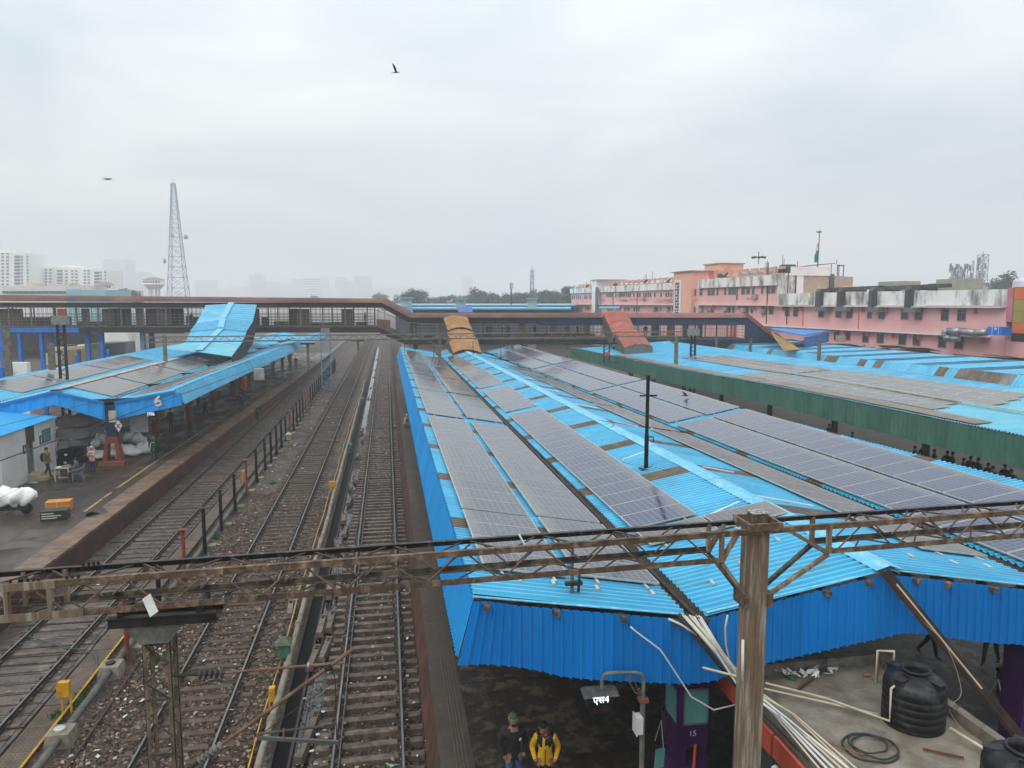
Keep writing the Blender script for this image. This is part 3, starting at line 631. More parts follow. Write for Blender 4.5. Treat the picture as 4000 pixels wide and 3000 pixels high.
# front fascia: top follows the roof line, bottom is a stepped curve
TOPL = [(1.5, 6.10), (5.85, 5.42), (9.95, 6.10), (14.2, 5.40), (19.2, 6.10)]
def fx(px, py_): p = Yp(px, py_, Y0); return (p.x, p.z)
BOT = [fx(*q) for q in [(1787, 2589), (1900, 2585), (2000, 2594), (2100, 2612), (2163, 2630), (2300, 2645), (2500, 2655), (2680, 2661), (2773, 2652), (3000, 2576), (3203, 2535), (3350, 2500), (3515, 2465), (3588, 2467), (3882, 2505), (4000, 2508)]]
BOT += [(BOT[-1][0] + 3, 4.5), (19.3, 4.9)]
x = 1.18; k = 0; MB.prof = (.70, .76, .94)
while x < 19.2:
    x2 = min(x + .99, 19.25); xm = x + .5
    def ta(u): return (max(u, 1.2 + .3 * (0)), Y0 - .06, itp(TOPL, u) - .09)
    def bo(u, xm=xm):
        s_ = math.floor((u) / .2) * .2 + .1; return (u, Y0 - .10, itp(BOT, s_) + .012 * math.sin(k * 3.1))
    if k == 0:
        b = MB().sheet(lambda u: (1.2 + (u - 1.18) * 1. + .28 * (1 - (u - 1.18)), Y0 - .06, itp(TOPL, max(u, 1.5)) - .09), bo, x, x2, .2, .045, (0, -1, 0))
    else: b = MB().sheet(ta, bo, x, x2 + .02, .2, .045, (0, -1, 0))
    b.build('fascia_sheet', fas_blue, main); x = x2; k += 1
MB.prof = (.46, .60, .86)
b = MB()   # purlin ends poking through under the roof edge
for X_ in (1.72, 3.05, 4.35, 5.4, 7.2, 8.6, 9.5, 10.6, 11.3, 12.4, 13.4, 15.3, 16.6):
    b2 = MB().box(X_ - .055, X_ + .055, Y0 - .2, Y0 + .3, itp(TOPL, X_) - .19, itp(TOPL, X_) - .10); b2.build('purlin_end', rust_m, main)
# eave lip, flat drip edge of the front roof sheets
for (xa, xb) in ((1.48, 5.62), (6.08, 9.9), (9.98, 14.0), (14.4, 19.)):
    MB().bar((xa, Y0 - .03, itp(TOPL, xa) + .0), (xb, Y0 - .03, itp(TOPL, xb) + .0), .06, .02).build('drip_edge', cap_blue, main)
# columns and rafters below
for yy in range(23, 92, 9):
    for X_ in (6.0, 13.9): MB().box(X_ - .15, X_ + .15, yy, yy + .3, 1.05, 5.25).build('column', purple, main)
    b = MB()
    for (xa, xb) in ((1.6, 5.8), (6.1, 9.8), (10, 13.9), (14.3, 16.2)): b.bar((xa, yy, itp(TOPL, xa) - .25), (xb, yy, itp(TOPL, xb) - .25), .1, .18)
    b.build('rafter', dark_m, main)
# white mounting rails left lying on the roof
def onS(x, y, s=1, off=.05):
    if s == 1: z = 6.13 - (x - 1.48) * .17
    elif s == 2: z = 5.42 + (x - 6.04) * .181
    elif s == 3: z = 6.12 - (x - xr(y)) * .70 / (xv(y) - .2 - xr(y))
    else: z = 5.42 + (x - xv(y) - .18) * .71 / (itp(XER, y) - xv(y) - .18)
    return Vector((x, y, z + off))
strips = [(2, 8.15, 17.98, 9.4, 18.5), (2, 8.6, 16.9, 9.2, 17.1), (2, 8.25, 25.2, 9.2, 25.6), (2, 8.4, 37.9, 9.3, 38.4), (2, 8.2, 43.5, 9.2, 44.2), (2, 8.2, 47.5, 8.9, 49.2), (2, 8.3, 53, 9.3, 53.6), (2, 8.3, 60, 9.2, 60.5), (3, 10.2, 22.7, 11.2, 22.5), (3, 10.1, 18.8, 11.6, 18.5), (3, 10.2, 32.6, 11.2, 32), (3, 9.9, 38.5, 11., 38), (3, 9.8, 45.5, 10.6, 45.2), (3, 9.7, 53, 10.4, 52.6)]
for k, (s, xa, ya, xb, yb) in enumerate(strips):
    o = MB().bar(onS(xa, ya, s, .07), onS(xb, yb, s, .07), .06, .035).build('mounting_rail', white_m)
    tag(o, ('white metal rail lying between solar panels and ridge cap, ' if s == 2 else 'white metal rail on the slope right of the ridge, ') + ordw([q for q in range(len(strips)) if strips[q][0] == s].index(k)) + ' from the near end', 'rail', 'mounting rails on the blue roof')
fe = [(2, 7.0, 15.3), (2, 8.05, 15.35), (2, 8.9, 15.6), (2, 6.7, 14.3), (1, 3.2, 14.1), (1, 4.1, 14.05), (1, 5.3, 14.1), (1, 2.5, 14.05), (3, 11.3, 14.2), (3, 12.3, 14.1), (3, 13.2, 14.15), (2, 7.6, 14.8)]
for k, (s, x, y) in enumerate(fe):
    o = MB().bar(onS(x, y - .12, s, .06), onS(x + (.02), y + .12, s, .06), .07, .05).build('panel_clamp', frame_m)
    tag(o, 'short aluminium panel foot on the front of the blue roof, %s of %d' % (ordw(k), len(fe)), 'bracket', 'loose panel feet near the front fascia')

# ---------------------------------------------------------------- solar arrays
def modmesh(nm, L_, W_, gm, q=.024):
    b = MB().box(-L_ / 2, L_ / 2, -W_ / 2, W_ / 2, -.02, .02); b.cm = 1
    b.quad((-L_ / 2 + q, -W_ / 2 + q, .0225), (L_ / 2 - q, -W_ / 2 + q, .0225), (L_ / 2 - q, W_ / 2 - q, .0225), (-L_ / 2 + q, W_ / 2 - q, .0225)); return b.mesh(nm, [frame_m, gm])
MODS = {}
def array(label, y0, y1, xa, s=None, Lm=1.79, zfun=None, gm=None, wide=1.085, off=.13, group='solar arrays on the right canopy'):
    n = max(1, round((y1 - y0) / wide)); W_ = (y1 - y0) / n; key = (round(Lm, 2), round(W_, 2), gm.name)
    if key not in MODS: MODS[key] = modmesh('solar_module', Lm, W_ - .03, gm, .04 if wide > 1.5 else .022)
    zf = zfun or (lambda x, y: onS(x, y, s, off).z)
    ym = (y0 + y1) / 2; xm = xa(ym) + Lm / 2
    t = thing('solar_array', (xm, y0, zf(xm, y0) - .1), label, 'solar array', group)
    for k in range(n):
        y = y0 + W_ * (k + .5); x = xa(y) + Lm * .49; o = link('solar_module', MODS[key], t)
        ang = math.atan2(zf(xa(y) + Lm, y) - zf(xa(y), y), Lm)
        sl = (xa(y + .5) - xa(y - .5)); o.location = (x, y, zf(x, y)); o.rotation_euler = (R.uniform(-.004, .004), -ang, -sl * .9 + R.uniform(-.002, .002))
    b = MB()
    for q in (.2, .8):
        X0 = xa(y0) + Lm * q; X1 = xa(y1) + Lm * q; b.bar((X0, y0 - .22, zf(X0, y0) - .06), (X1, y1 + .15, zf(X1, y1) - .06), .05, .05)
    b.build('support_rail', frame_m, t); return t
A_ = [(14.35, 18.65), (18.82, 35.1), (35.8, 46.1), (46.55, 56.5), (57.2, 67.3), (68.4, 85.3)]
B_ = [(14.5, 18.8), (19.0, 35.1), (36.3, 46.3), (47.05, 56.6), (57.3, 67.1), (68, 80.9)]
C_ = [(18.2, 38.4), (39.5, 49.5), (50.9, 75.3), (76.9, 80.6)]
D_ = [(14.8, 31.5), (32.2, 39.8), (40.6, 49.6), (50.1, 57.5), (58.5, 66)]
E_ = [(13.9, 34.1), (34.9, 47.7), (48.3, 65.1), (65.8, 86)]
F_ = [(13.9, 34.2), (34.8, 47.8), (48.3, 65.1), (65.8, 90)]
for rows, xa, s, gm, lb in ((A_, lambda y: 1.84, 1, sol_a, 'dusty solar array nearest the left eave of the main canopy'), (B_, lambda y: 3.86, 1, sol_a, 'dusty solar array between the leftmost row and the valley gutter'), (C_, lambda y: 6.28, 2, sol_b, 'bluish solar array just right of the valley gutter'),
        (D_, lambda y: xv(y) - .3 - 1.79, 3, sol_c, 'brownish solar array on the slope right of the ridge cap'), (E_, lambda y: xv(y) + .27, 4, sol_b, 'solar array on the far slope beside the second valley'), (F_, lambda y: xv(y) + 2.2, 4, sol_b, 'solar array along the far right eave of the main canopy')):
    for k, (y0, y1) in enumerate(rows): array(lb + ', ' + ordw(k) + ' from the front', y0, y1, xa, s, gm=gm)
for xa, lb in ((6.28, 'single brown solar panel left of another, in front of the bluish array'), (8.12, 'single brown solar panel crossing the ridge line behind the mast top')):
    array(lb, 16.85, 17.95, lambda y, xa=xa: xa, 2, gm=sol_c)

# ---------------------------------------------------------------- left canopy "6"
YL0 = 51.; YL1 = 148.
sh = lambda y: .016 * max(0, y - 60)
LR_ = lambda y: (-13.75 + sh(y), y, 5.82); LV = lambda y: (-17.6 + sh(y), y, 5.15); LV2 = lambda y: (-17.9 + sh(y), y, 5.15)
LRd = lambda y: (-20.95 + sh(y) * .6, y, 5.96); LVb = lambda y: (-24.3 + sh(y) * .4, y, 5.15); LVb2 = lambda y: (-24.6 + sh(y) * .4, y, 5.15); LEf = lambda y: (-28.2, y, 5.9)
lc = thing('platform_canopy', (-20.9, YL0, 1.05), 'blue corrugated canopy over the left platform with a white 6 on its fascia', 'canopy')
for A, B, nn in ((LR_, LV, (.17, 0, 1)), (LV2, LRd, (-.2, 0, 1)), (LRd, LVb, (.2, 0, 1)), (LVb2, LEf, (-.17, 0, 1))):
    slope(lc, A, B, YL0, YL1, nn, roof_blue, 1.2, cut=112, sky=False, pitch=.4, dep=.08)
MB().bar(Vector(LRd(YL0)) + Vector((0, 0, .08)), Vector(LRd(YL1)) + Vector((0, 0, .08)), .75, .03).build('ridge_cap', mat('grey_cap', (.40, .40, .36), (.28, .28, .25), .8, .7), lc)
for xg in (-17.75, -24.45): MB().bar((xg, YL0, 5.10), (xg + .8, YL1, 5.10), .34, .06).build('valley_gutter', mat('gutter_pale', (.30, .29, .26), (.2, .19, .17), .8, .7), lc)
TL = [(-31.5, 5.05), (-28.2, 5.85), (-24.45, 5.12), (-20.95, 5.93), (-17.75, 5.12), (-13.75, 5.79)]
BL = [(-31.5, 4.0), (-28.2, 4.9), (-24.2, 4.2), (-20.95, 5.08), (-17.8, 3.93), (-13.2, 4.88)]
x = -28.2; k = 0
while x < -13.3:
    x2 = min(x + .85, -13.25)
    b = MB(); f = lambda u: (u - (.0), YL0 - .08, itp(TL, min(u, -13.75)) - .10)
    b.sheet(f, lambda u: (u, YL0 - .1, itp(BL, u)), x, x2, .85, .05, (0, -1, 0)); b.build('fascia_sheet', mat('fascia_left', (.012, .33, .80), (.008, .28, .72), .6, .45, c3=(.07, .2, .36), s3=.7, lo3=.62, hi3=.9), lc); x = x2
for p, q in zip(TL[1:], TL[2:]): MB().bar((p[0], YL0 - .14, p[1] - .06), (q[0], YL0 - .14, q[1] - .06), .12, .16).build('fascia_rail', flat('fascia_rail', (.012, .20, .52), .5), lc)
y = YL0; rest = MB()
while y < YL1:
    y2 = y + 1.1; a_ = lambda u: (-13.72 + sh(u), u, 5.80); c_ = lambda u: (-13.12 + sh(u), u, 4.92)
    if y < 112: MB().sheet(a_, c_, y, y2, .37, .08, (1, 0, .6)).build('valance_sheet', roof_blue, lc)
    else: rest.sheet(a_, c_, y, y2, .37, .04, (1, 0, .6))
    y = y2
rest.build('valance_beyond', roof_blue, lc)['kind'] = 'stuff'
c = Yp(617, 1569, YL0 - .2)
text('number_six', '6', c, .95, (1, 0, 0), (0, 0, 1), white_m, lc, .01, .025)
for yy in range(51, 140, 9):
    X_ = -17.65 + sh(yy); t = thing('canopy_column', (X_, yy, 1.05), '', 'column', 'columns of the left canopy')
    MB().box(X_ - .3, X_ + .3, yy - .2, yy + .25, 2.9, 5.2).build('shaft', navy, t)
    b = MB(); om = mat('column_red', (.26, .055, .02), (.15, .035, .018), 2, .55)
    b.box(X_ - .36, X_ + .36, yy - .28, yy + .3, 2.5, 2.92)
    if yy > 55: MB().box(X_ - .2, X_ + .2, yy - .2, yy + .2, 1.05, 2.6).build('lower_shaft', red_m, t)
    for s in ((-1, 1) if yy < 55 else ()): b.hexa([(X_ + s * .48 - .15, yy - .3, 1.15), (X_ + s * .48 + .15, yy - .3, 1.15), (X_ + s * .48 + .15, yy + .3, 1.15), (X_ + s * .48 - .15, yy + .3, 1.15)], [(X_ + s * .3 - .1, yy - .27, 2.5), (X_ + s * .3 + .1, yy - .27, 2.5), (X_ + s * .3 + .1, yy + .27, 2.5), (X_ + s * .3 - .1, yy + .27, 2.5)])
    b.build('splayed_leg' if yy < 55 else 'bracket', om if yy < 55 else red_m, t)
    if yy < 55: MB().box(X_ - .78, X_ + .78, yy - .5, yy + .5, 1.05, 1.34).build('plinth', mat('plinth_red', (.24, .085, .06), (.16, .06, .045), 2, .7), t)
    t['label'] = ('navy column on splayed orange legs under the left canopy, ' if yy < 55 else 'navy column with a red foot under the left canopy, ') + ordw((yy - 51) // 9) + ' from the near end'
    MB().bar((-20.9, yy, 5.2), (-14, yy, 5.35), .1, .2).build('rafter', dark_m, lc)
def onL(x, y):
    pts = [LEf(y), LVb2(y), LVb(y), LRd(y), LV2(y), LV(y), LR_(y)]; return itp([(p[0], p[2]) for p in pts], x) + .13
GL = 'solar arrays on the left canopy'
def lz(px, py_, s=0): return Zp(px, py_, 5.7)
for k, (y0, y1) in enumerate([(52.8, 59.8), (60.3, 70), (70.6, 82)]):
    array('grey solar array right of the left canopy ridge, ' + ordw(k) + ' from the front', y0, y1, lambda y: -20.6 + sh(y) * .6, zfun=onL, Lm=2.6, gm=sol_c, wide=1.1, group=GL)
    array('grey solar array on the outermost slope of the left canopy, ' + ordw(k) + ' from the front', y0 + 3, y1 + 3, lambda y: -27.6, zfun=onL, Lm=2.7, gm=sol_c, wide=1.1, group=GL)
for k, (y0, y1) in enumerate([(52.2, 68), (68.6, 84)]):
    array('grey solar array beside the trackside edge of the left canopy, ' + ordw(k) + ' from the front', y0, y1, lambda y: -16.9 + sh(y), zfun=onL, Lm=2.3, gm=sol_c, wide=1.1, group=GL)

# ---------------------------------------------------------------- green canopy (platform beyond)
GX = [(14, 27.2), (25, 26.8), (32, 26.6), (39, 26.5), (48, 26.1), (58, 24.9), (70, 24.2), (93, 23.3)]
gx = lambda y: itp(GX, y)
gc = thing('platform_canopy', (30, 20, 1.05), 'canopy with a dark green corrugated valance beyond the main blue canopy', 'canopy')
y = 16.; rest = MB()
while y < 93:
    y2 = y + 1.02; MB().sheet(lambda u: (gx(u), u, 5.80), lambda u: (gx(u) - .02, u, 4.46), y, y2, .34, .06, (-1, 0, 0)).build('valance_sheet', green_sheet, gc); y = y2
gl = lambda y: gx(y) + 1.15; gh = lambda y: 36.3 - .02 * max(0, 60 - y) * 0 + itp([(14, 1.2), (45, .3), (80, .2)], y)
slope(gc, lambda y: (gx(y) - .08, y, 5.86), lambda y: (gl(y), y, 5.60), 16, 93, (.2, 0, 1), mat('pale_eave', (.20, .52, .66), (.14, .45, .62), .8, .5, rnd=.05), 1.1, sky=False, cut=60)
MB().sheet(lambda y: (gl(y) - .1, y, 5.74), lambda y: (gl(y) + .95, y, 5.80), 31, 80, 6, .01, (0, 0, 1)).build('gutter_strip', mat('gutter_brown', (.26, .21, .17), (.19, .155, .125), .8, .8), gc)
pale = mat('pale_roof', (.17, .50, .62), (.12, .43, .58), .6, .45, .1, c3=(.26, .50, .52), s3=.5, lo3=.5, hi3=.8, rnd=.05)
zg = lambda x, y: 5.62 + (x - gl(y)) / (gh(y) - gl(y)) * .85
slope(gc, lambda y: (gl(y), y, 5.62), lambda y: (gh(y), y, 6.47), 16, 38, (-.1, 0, 1), pale, 1.05, sky=False, pitch=.26)
slope(gc, lambda y: (gl(y), y, 5.62), lambda y: (gh(y), y, 6.47), 38, 93, (-.1, 0, 1), roof_blue, 1.05, sky=False, pitch=.26)
MB().bar((31.35, 17, 6.12), (30.6, 60, 6.12), .14, .08).build('walkway_rail', mat('cream_rail', (.5, .47, .38), (.4, .37, .3), 2, .6), gc)
MB().bar((gh(16) - .2, 16, 6.4), (gh(60), 60, 6.4), .1, .3).build('far_eave', cap_blue, gc)
for yy in range(20, 92, 9): MB().box(30.8, 31.1, yy, yy + .3, 1.05, 5.8).build('column', dark_m, gc)
GG = 'solar arrays on the green canopy'
for k, (y0, y1) in enumerate([(35.2, 55.), (52.6, 66)]):
    for q in range(2):
        if k == 1: continue
        array('pale grey solar array in the %s row of the green-sided canopy' % ['nearest', 'second'][q], y0 + q * .6, y1, lambda y, q=q: gl(y) + 1.05 + q * 1.22, zfun=lambda x, y: zg(x, y) + .12, Lm=1.16, gm=sol_c, wide=1.85, group=GG)
for k, (y0, y1) in enumerate([(34.4, 52.), (52.6, 71)]):
    for q in range(3):
        array('pale grey solar array in the %s row of the green-sided canopy, %s block' % (['third', 'fourth', 'farthest'][q], ['front', 'rear'][k]), y0 + q * .5 * (1 - k), y1 - q * k, lambda y, q=q: gl(y) + 3.9 + q * 1.22, zfun=lambda x, y: zg(x, y) + .12, Lm=1.16, gm=sol_c, wide=1.7, group=GG)

# ---------------------------------------------------------------- far blue roof with brown skylights, below the pink building
fb_ = thing('platform_canopy', (48, 50, 0), 'farthest blue roof with brown skylight bands below the pink building', 'canopy')
bx = lambda y: itp([(30, 49.5), (49, 48), (68, 46), (84, 45.6), (110, 45)], y)
pat = [1, 0, 0, 0, 0, 1, 2, 1, 0, 0, 1, 0, 1, 2, 1, 0, 0, 0, 1, 0, 1, 1, 1, 0]
bnd = [(140, 0), (2140, 2), (2050, 1), (1640, 0), (1560, 1), (1505, 0), (1430, 1), (1385, 0), (1055, 1), (945, 0), (880, 1), (830, 0), (670, 1), (530, 0), (45, 1), (0, 0), (-300, 1), (-380, 0)]
segs_ = []; yp = 34.
for q_, (v, mm) in enumerate(bnd[1:]):
    px = 3000 + v / 2.212; py_ = 1381 + max(v, -400) * .0525; ye = Zp(px, py_, 5.4).y; segs_.append((yp, ye, bnd[q_][1])); yp = ye
segs_ = [(a, e, m) for (a, e, m) in segs_ if e > a]; segs_.append((yp, 112, 0))
y = 34.; k = 0
while y < 105:
    m_ = [roof_blue, skylight, mat('grey_skylight', (.22, .24, .22), (.15, .17, .16), 1, .6)][next((m for a, e, m in segs_ if a <= y + .5 < e), 0)]
    y2 = y + 1.05
    MB().sheet(lambda u: (bx(u) - .9, u, 4.75), lambda u: (bx(u), u, 6.0), y, y2, .3, .03, (-1, 0, .5)).build('curved_sheet' if m_ is roof_blue else 'skylight_sheet', m_, fb_)
    MB().sheet(lambda u: (bx(u), u, 6.0), lambda u: (bx(u) + 9.5, u, 6.28), y, y2, .3, .03, (0, 0, 1)).build('roof_sheet', roof_blue if k % 5 < 3 else mat('sooty_blue', (.03, .16, .30), (.03, .06, .09), .35, .6), fb_)
    y = y2; k += 1
for yy in range(36, 100, 8): MB().box(bx(yy) + 2, bx(yy) + 2.3, yy, yy + .3, 0, 5.9).build('column', dark_m, fb_)
# ================================================================ FRONT PORTAL GANTRY
gy = lambda x: 10.16 + .053 * x
ZT, ZB, GW = 8.0, 7.52, .48
gt = thing('portal_gantry', (5.75, gy(5.75), 1.05), 'rusty lattice portal gantry crossing the foreground, carried by a thick mast on the right', 'gantry')
nl = Zp(2790, 2173, ZB).x; nr = Zp(3215, 2148, ZB).x; MXX = 5.72
def gp_(x, back, z): return Vector((x, gy(x) + (GW if back else 0), z))
for back in (0, 1):
    m_ = dark_m if False else (grimy_m if back else rust_m)
    for (a, c) in ((-7.5, -2.2), (-2.2, 1.9), (1.9, MXX), (MXX, 9.6), (9.6, 15)):
        b = MB(); b.bar(gp_(a, back, ZT), gp_(c, back, ZT), .07, .012); b.bar(gp_(a, back, ZT - .045) + Vector((0, -.03 if not back else .03, 0)), gp_(c, back, ZT - .045) + Vector((0, -.03 if not back else .03, 0)), .012, .072); b.build('top_chord', mat('chord_dark', (.03, .027, .024), (.014, .013, .012), 6, .45, c3=(.11, .09, .07), s3=7, lo3=.56, hi3=.63) if back else m_, gt)
    for (a, c) in ((-7.5, -2.2), (-2.2, nl), (nr, 15)):
        b = MB(); b.bar(gp_(a, back, ZB), gp_(c, back, ZB), .07, .012); b.bar(gp_(a, back, ZB + .04) + Vector((0, -.03 if not back else .03, 0)), gp_(c, back, ZB + .04) + Vector((0, -.03 if not back else .03, 0)), .012, .08); b.build('bottom_chord', m_, gt)
def zig(P, Q, x0, x1, per, m_, nm='lacing_rod'):
    x = x0; k = 0
    while x + per / 2 <= x1 + .01:
        a = (P if k % 2 == 0 else Q)(x + .06); c = (Q if k % 2 == 0 else P)(x + per / 2 - .06); b = MB(); b.tube([a, c], .015, 5); b.build(nm, m_, gt); x += per / 2; k += 1
rod = mat('rod_rust', (.20, .115, .075), (.10, .06, .042), 5, .7)
rodd = mat('rod_dark', (.05, .045, .04), (.10, .07, .05), 4, .7)
for (x0, x1) in ((-7.4, nl - .1), (nr + .1, 14.5)):
    zig(lambda x: gp_(x, 0, ZB + .05), lambda x: gp_(x, 0, ZT - .05), x0, x1, 1.12, rod)
    zig(lambda x: gp_(x, 1, ZB + .05), lambda x: gp_(x, 1, ZT - .05), x0 + .25, x1, 1.12, rod)
    zig(lambda x: gp_(x, 0, ZT - .03), lambda x: gp_(x, 1, ZT - .03), x0 + .1, x1, 1.12, rodd)
    zig(lambda x: gp_(x, 0, ZB), lambda x: gp_(x, 1, ZB), x0 + .3, x1, 1.12, rodd)
for xx in (nl, nr, Zp(145, 2330, ZB).x, Zp(298, 2320, ZB).x):
    for back in (0, 1): b = MB(); b.bar(gp_(xx, back, ZB), gp_(xx, back, ZT - .02), .09, .05, (1, 0, 0)); b.build('upright', mast_m, gt)
for s, nx in ((-1, nl), (1, nr)):   # knee braces
    for back in (0, 1):
        MB().bar(gp_(nx, back, ZB), gp_(MXX + s * .42, back, ZT - .04), .07, .06).build('knee_brace', mast_m, gt)
        MB().bar(gp_(nx, back, ZB - .02), Vector((MXX + s * .17, gy(MXX) + .12 + .25 * back, ZB - .68)), .07, .055).build('knee_brace', mast_m if not back else grimy_m, gt)
    MB().tube([gp_(nx, 0, ZB - .03), gp_(nx, 1, ZB - .03)], .02, 6).build('cross_rod', dark_m, gt)
my = gy(MXX) + .22
for s in (-1, 1): MB().box(MXX + s * .2 - .04, MXX + s * .2 + .04, my - .2, my + .2, ZB - .82, ZB - .60).build('brace_bracket', rust_m, gt)
b = MB()
for s in (-1, 1):
    b.box(MXX - .16, MXX + .16, my + s * .14 - .012, my + s * .14 + .012, 1.05, 8.02)
    b.box(MXX - .17 if s < 0 else MXX + .155, MXX - .155 if s < 0 else MXX + .17, my - .14, my + .14, 1.05, 8.02)
b.box(MXX - .02, MXX + .02, my - .165, my - .15, 1.05, 8.0)
b.build('mast', mast_m, gt)
b = MB(); b.box(MXX - .26, MXX + .30, my - .30, my - .26, 7.98, 8.1); b.box(MXX - .26, MXX + .30, my + .22, my + .26, 7.98, 8.1); b.box(MXX - .26, MXX - .22, my - .26, my + .22, 7.98, 8.1); b.box(MXX + .26, MXX + .30, my - .26, my + .22, 7.98, 8.1); b.box(MXX - .10, MXX + .14, my - .12, my + .1, 8.0, 8.2)
b.build('mast_cap', rust_m, gt)
MB().box(MXX - .12, MXX + .16, my - .14, my + .12, 8.2, 8.215).build('cap_plate', mat('speckled', (.45, .44, .42), (.05, .05, .05), 22, .8), gt)
b = MB()
for (px, z, bk) in [(158, ZT, 0), (178, ZT, 0), (196, ZT, 0), (214, ZT, 0), (345, ZT, 1), (365, ZT, 1), (383, ZT, 1), (400, ZT, 1), (310, ZT, 0), (330, ZT, 0), (350, ZT, 0), (120, ZT, 0), (150, ZT, 0)]:
    X_ = Zp(px, 2220, z).x - .1 * bk; p = gp_(X_, bk, z); MB().tube([p, p + Vector((0, 0, .05))], .018, 6).build('bolt', dark_m, gt)
MB().bar(gp_(-5.2, 0, ZT - .04) - Vector((0, .045, 0)), gp_(-4.2, 0, ZT - .04) - Vector((0, .045, 0)), .012, .10).build('splice_plate', mast_m, gt)
MB().bar(gp_(-5.2, 0, ZB + .04) - Vector((0, .045, 0)), gp_(-3.9, 0, ZB + .04) - Vector((0, .045, 0)), .012, .10).build('splice_plate', mast_m, gt)
MB().box(1.9, 1.92, gy(1.9) - .02, gy(1.9) + .48, ZT + .006, ZT + .03).build('cleat', frame_m, gt)
# lattice support mast under the gantry (left)
lm = thing('lattice_mast', (-2.96, 9.8, -.1), 'narrow four-legged lattice mast with a wide dark cap under the gantry at lower left', 'mast')
YM = Zp(630, 2402, 7.42).y; XL, XR = Yp(419, 2410, YM).x, Yp(845, 2395, YM).x
for yy in (YM, YM + .42):
    b = MB(); b.box(XL, XR, yy - .05, yy + .05, 7.41, 7.425); b.box(XL, XR, yy - .05, yy + .05, 7.29, 7.305); b.box(XL, XR, yy - .006, yy + .006, 7.305, 7.41); b.build('cap_beam', dark_m, lm)
for s in (XL + .12, XR - .25): MB().box(s, s + .07, YM, YM + .5, 7.425, 7.5).build('cross_beam', dark_m, lm)
LXa, LXb = Yp(568, 2560, YM + .1).x, Yp(662, 2560, YM + .1).x
for yy in (YM - .02, YM + .44): MB().quad((LXa - .22, yy, 7.29), (LXb + .24, yy, 7.29), (LXb + .03, yy, 7.04), (LXa - .03, yy, 7.04)).build('gusset_plate', mat('gusset', (.17, .165, .145), (.08, .075, .065), 4, .7), lm)
for X_ in (LXa, LXb):
    for yy in (YM + .06, YM + .36):
        b = MB(); b.box(X_ - .028, X_ + .028, yy - .004, yy + .004, 0, 7.3); b.box(X_ - .028 if X_ == LXa else X_ + .02, X_ - .02 if X_ == LXa else X_ + .028, yy - .004, yy + .05, 0, 7.3); b.build('leg', mat('leg_khaki', (.18, .135, .085), (.08, .06, .042), 3, .75, .3), lm)
z = 7.0; k = 0
while z > 3.2:
    for (P, Q) in (((LXa, YM + .06), (LXb, YM + .06)), ((LXb, YM + .36), (LXa, YM + .36)), ((LXa, YM + .06), (LXa, YM + .36)), ((LXb, YM + .06), (LXb, YM + .36))):
        if k % 2: P, Q = Q, P
        MB().tube([(P[0], P[1], z), (Q[0], Q[1], z - .26)], .0095, 4).build('lacing_bar', grimy_m, lm)
    if k % 3 == 0: MB().bar((LXa, YM + .06, z), (LXb, YM + .06, z), .02, .035).build('batten', grimy_m, lm)
    z -= .26; k += 1
MB().bar(Yp(572, 2330, 9.9), Yp(603, 2400, 9.75), .12, .015, (0, -1, 0)).build('loose_plate', frame_m, lm)
# overhead cantilever assembly on that mast
ca = thing('cantilever_assembly', (-2.8, 9.7, 6.0), 'overhead line cantilever with ribbed insulators reaching right from the lattice mast', 'cantilever')
def ins(p, q, n, r_, m_, nm='insulator'):
    p = Vector(p); q = Vector(q); b = MB(); pts = []; rs = []
    for k in range(n):
        for f, rr_ in ((0, .35), (.3, 1), (.5, 1), (.8, .35)): pts.append(p.lerp(q, (k + f) / n)); rs.append(r_ * rr_)
    pts.append(q); rs.append(r_ * .35); b.tube(pts, rs, 10); return b.build(nm, m_, ca, smooth=False)
insm = mat('insulator_dark', (.07, .06, .055), (.05, .042, .04), 4, .35)
a, b_, c_, d_ = Yp(672, 2638, 9.75), Yp(775, 2634, 9.72), Yp(880, 2628, 9.7), Yp(1345, 2588, 9.7)
MB().tube([a, b_], .022, 8).build('tube', dark_m, ca); ins(b_, c_, 5, .065, insm); MB().tube([c_, d_], .019, 8).build('tube', rod, ca)
e0, e1, e2, e3 = Yp(735, 3010, 9.7), Yp(775, 2975, 9.7), Yp(870, 2905, 9.7), Yp(1378, 2536, 9.7)
MB().tube([e0, e1], .025, 8).build('tube', dark_m, ca); ins(e1, e2, 6, .055, mat('insulator_grey', (.20, .19, .16), (.12, .11, .095), 4, .4)); MB().tube([e2, e3], .026, 8).build('tube', rod, ca)
MB().tube([Yp(1000, 2868, 9.68), Yp(1268, 2836, 9.68)], .018, 8).build('tube', rodd, ca)
MB().bar(Yp(1008, 2882, 9.66), Yp(1322, 2900, 9.66), .035, .045).build('channel', mat('channel_grey', (.10, .10, .10), (.07, .07, .07), 3, .4), ca)
MB().tube([Yp(1108, 2845, 9.64), Yp(1108, 2895, 9.64)], .012, 6).build('clamp', rod, ca)
MB().tube([Yp(1200, 2598, 9.69), Yp(1208, 2598, 9.69)], .035, 8).build('collar', flat('collar', (.4, .38, .33)), ca)
MB().tube([Yp(1270, 2612, 9.7), Yp(1296, 2600, 9.7)], .05, 7).build('clamp', dark_m, ca)
for (p, q) in [((1300, 2615), (1310, 2660)), ((1310, 2660), (1010, 2875)), ((1310, 2660), (1315, 2900)), ((1003, 2880), (960, 2800)), ((960, 2800), (985, 2745))]: MB().tube([Yp(*p, 9.7), Yp(*q, 9.7)], .006, 4).build('stay_wire', dark_m, ca)
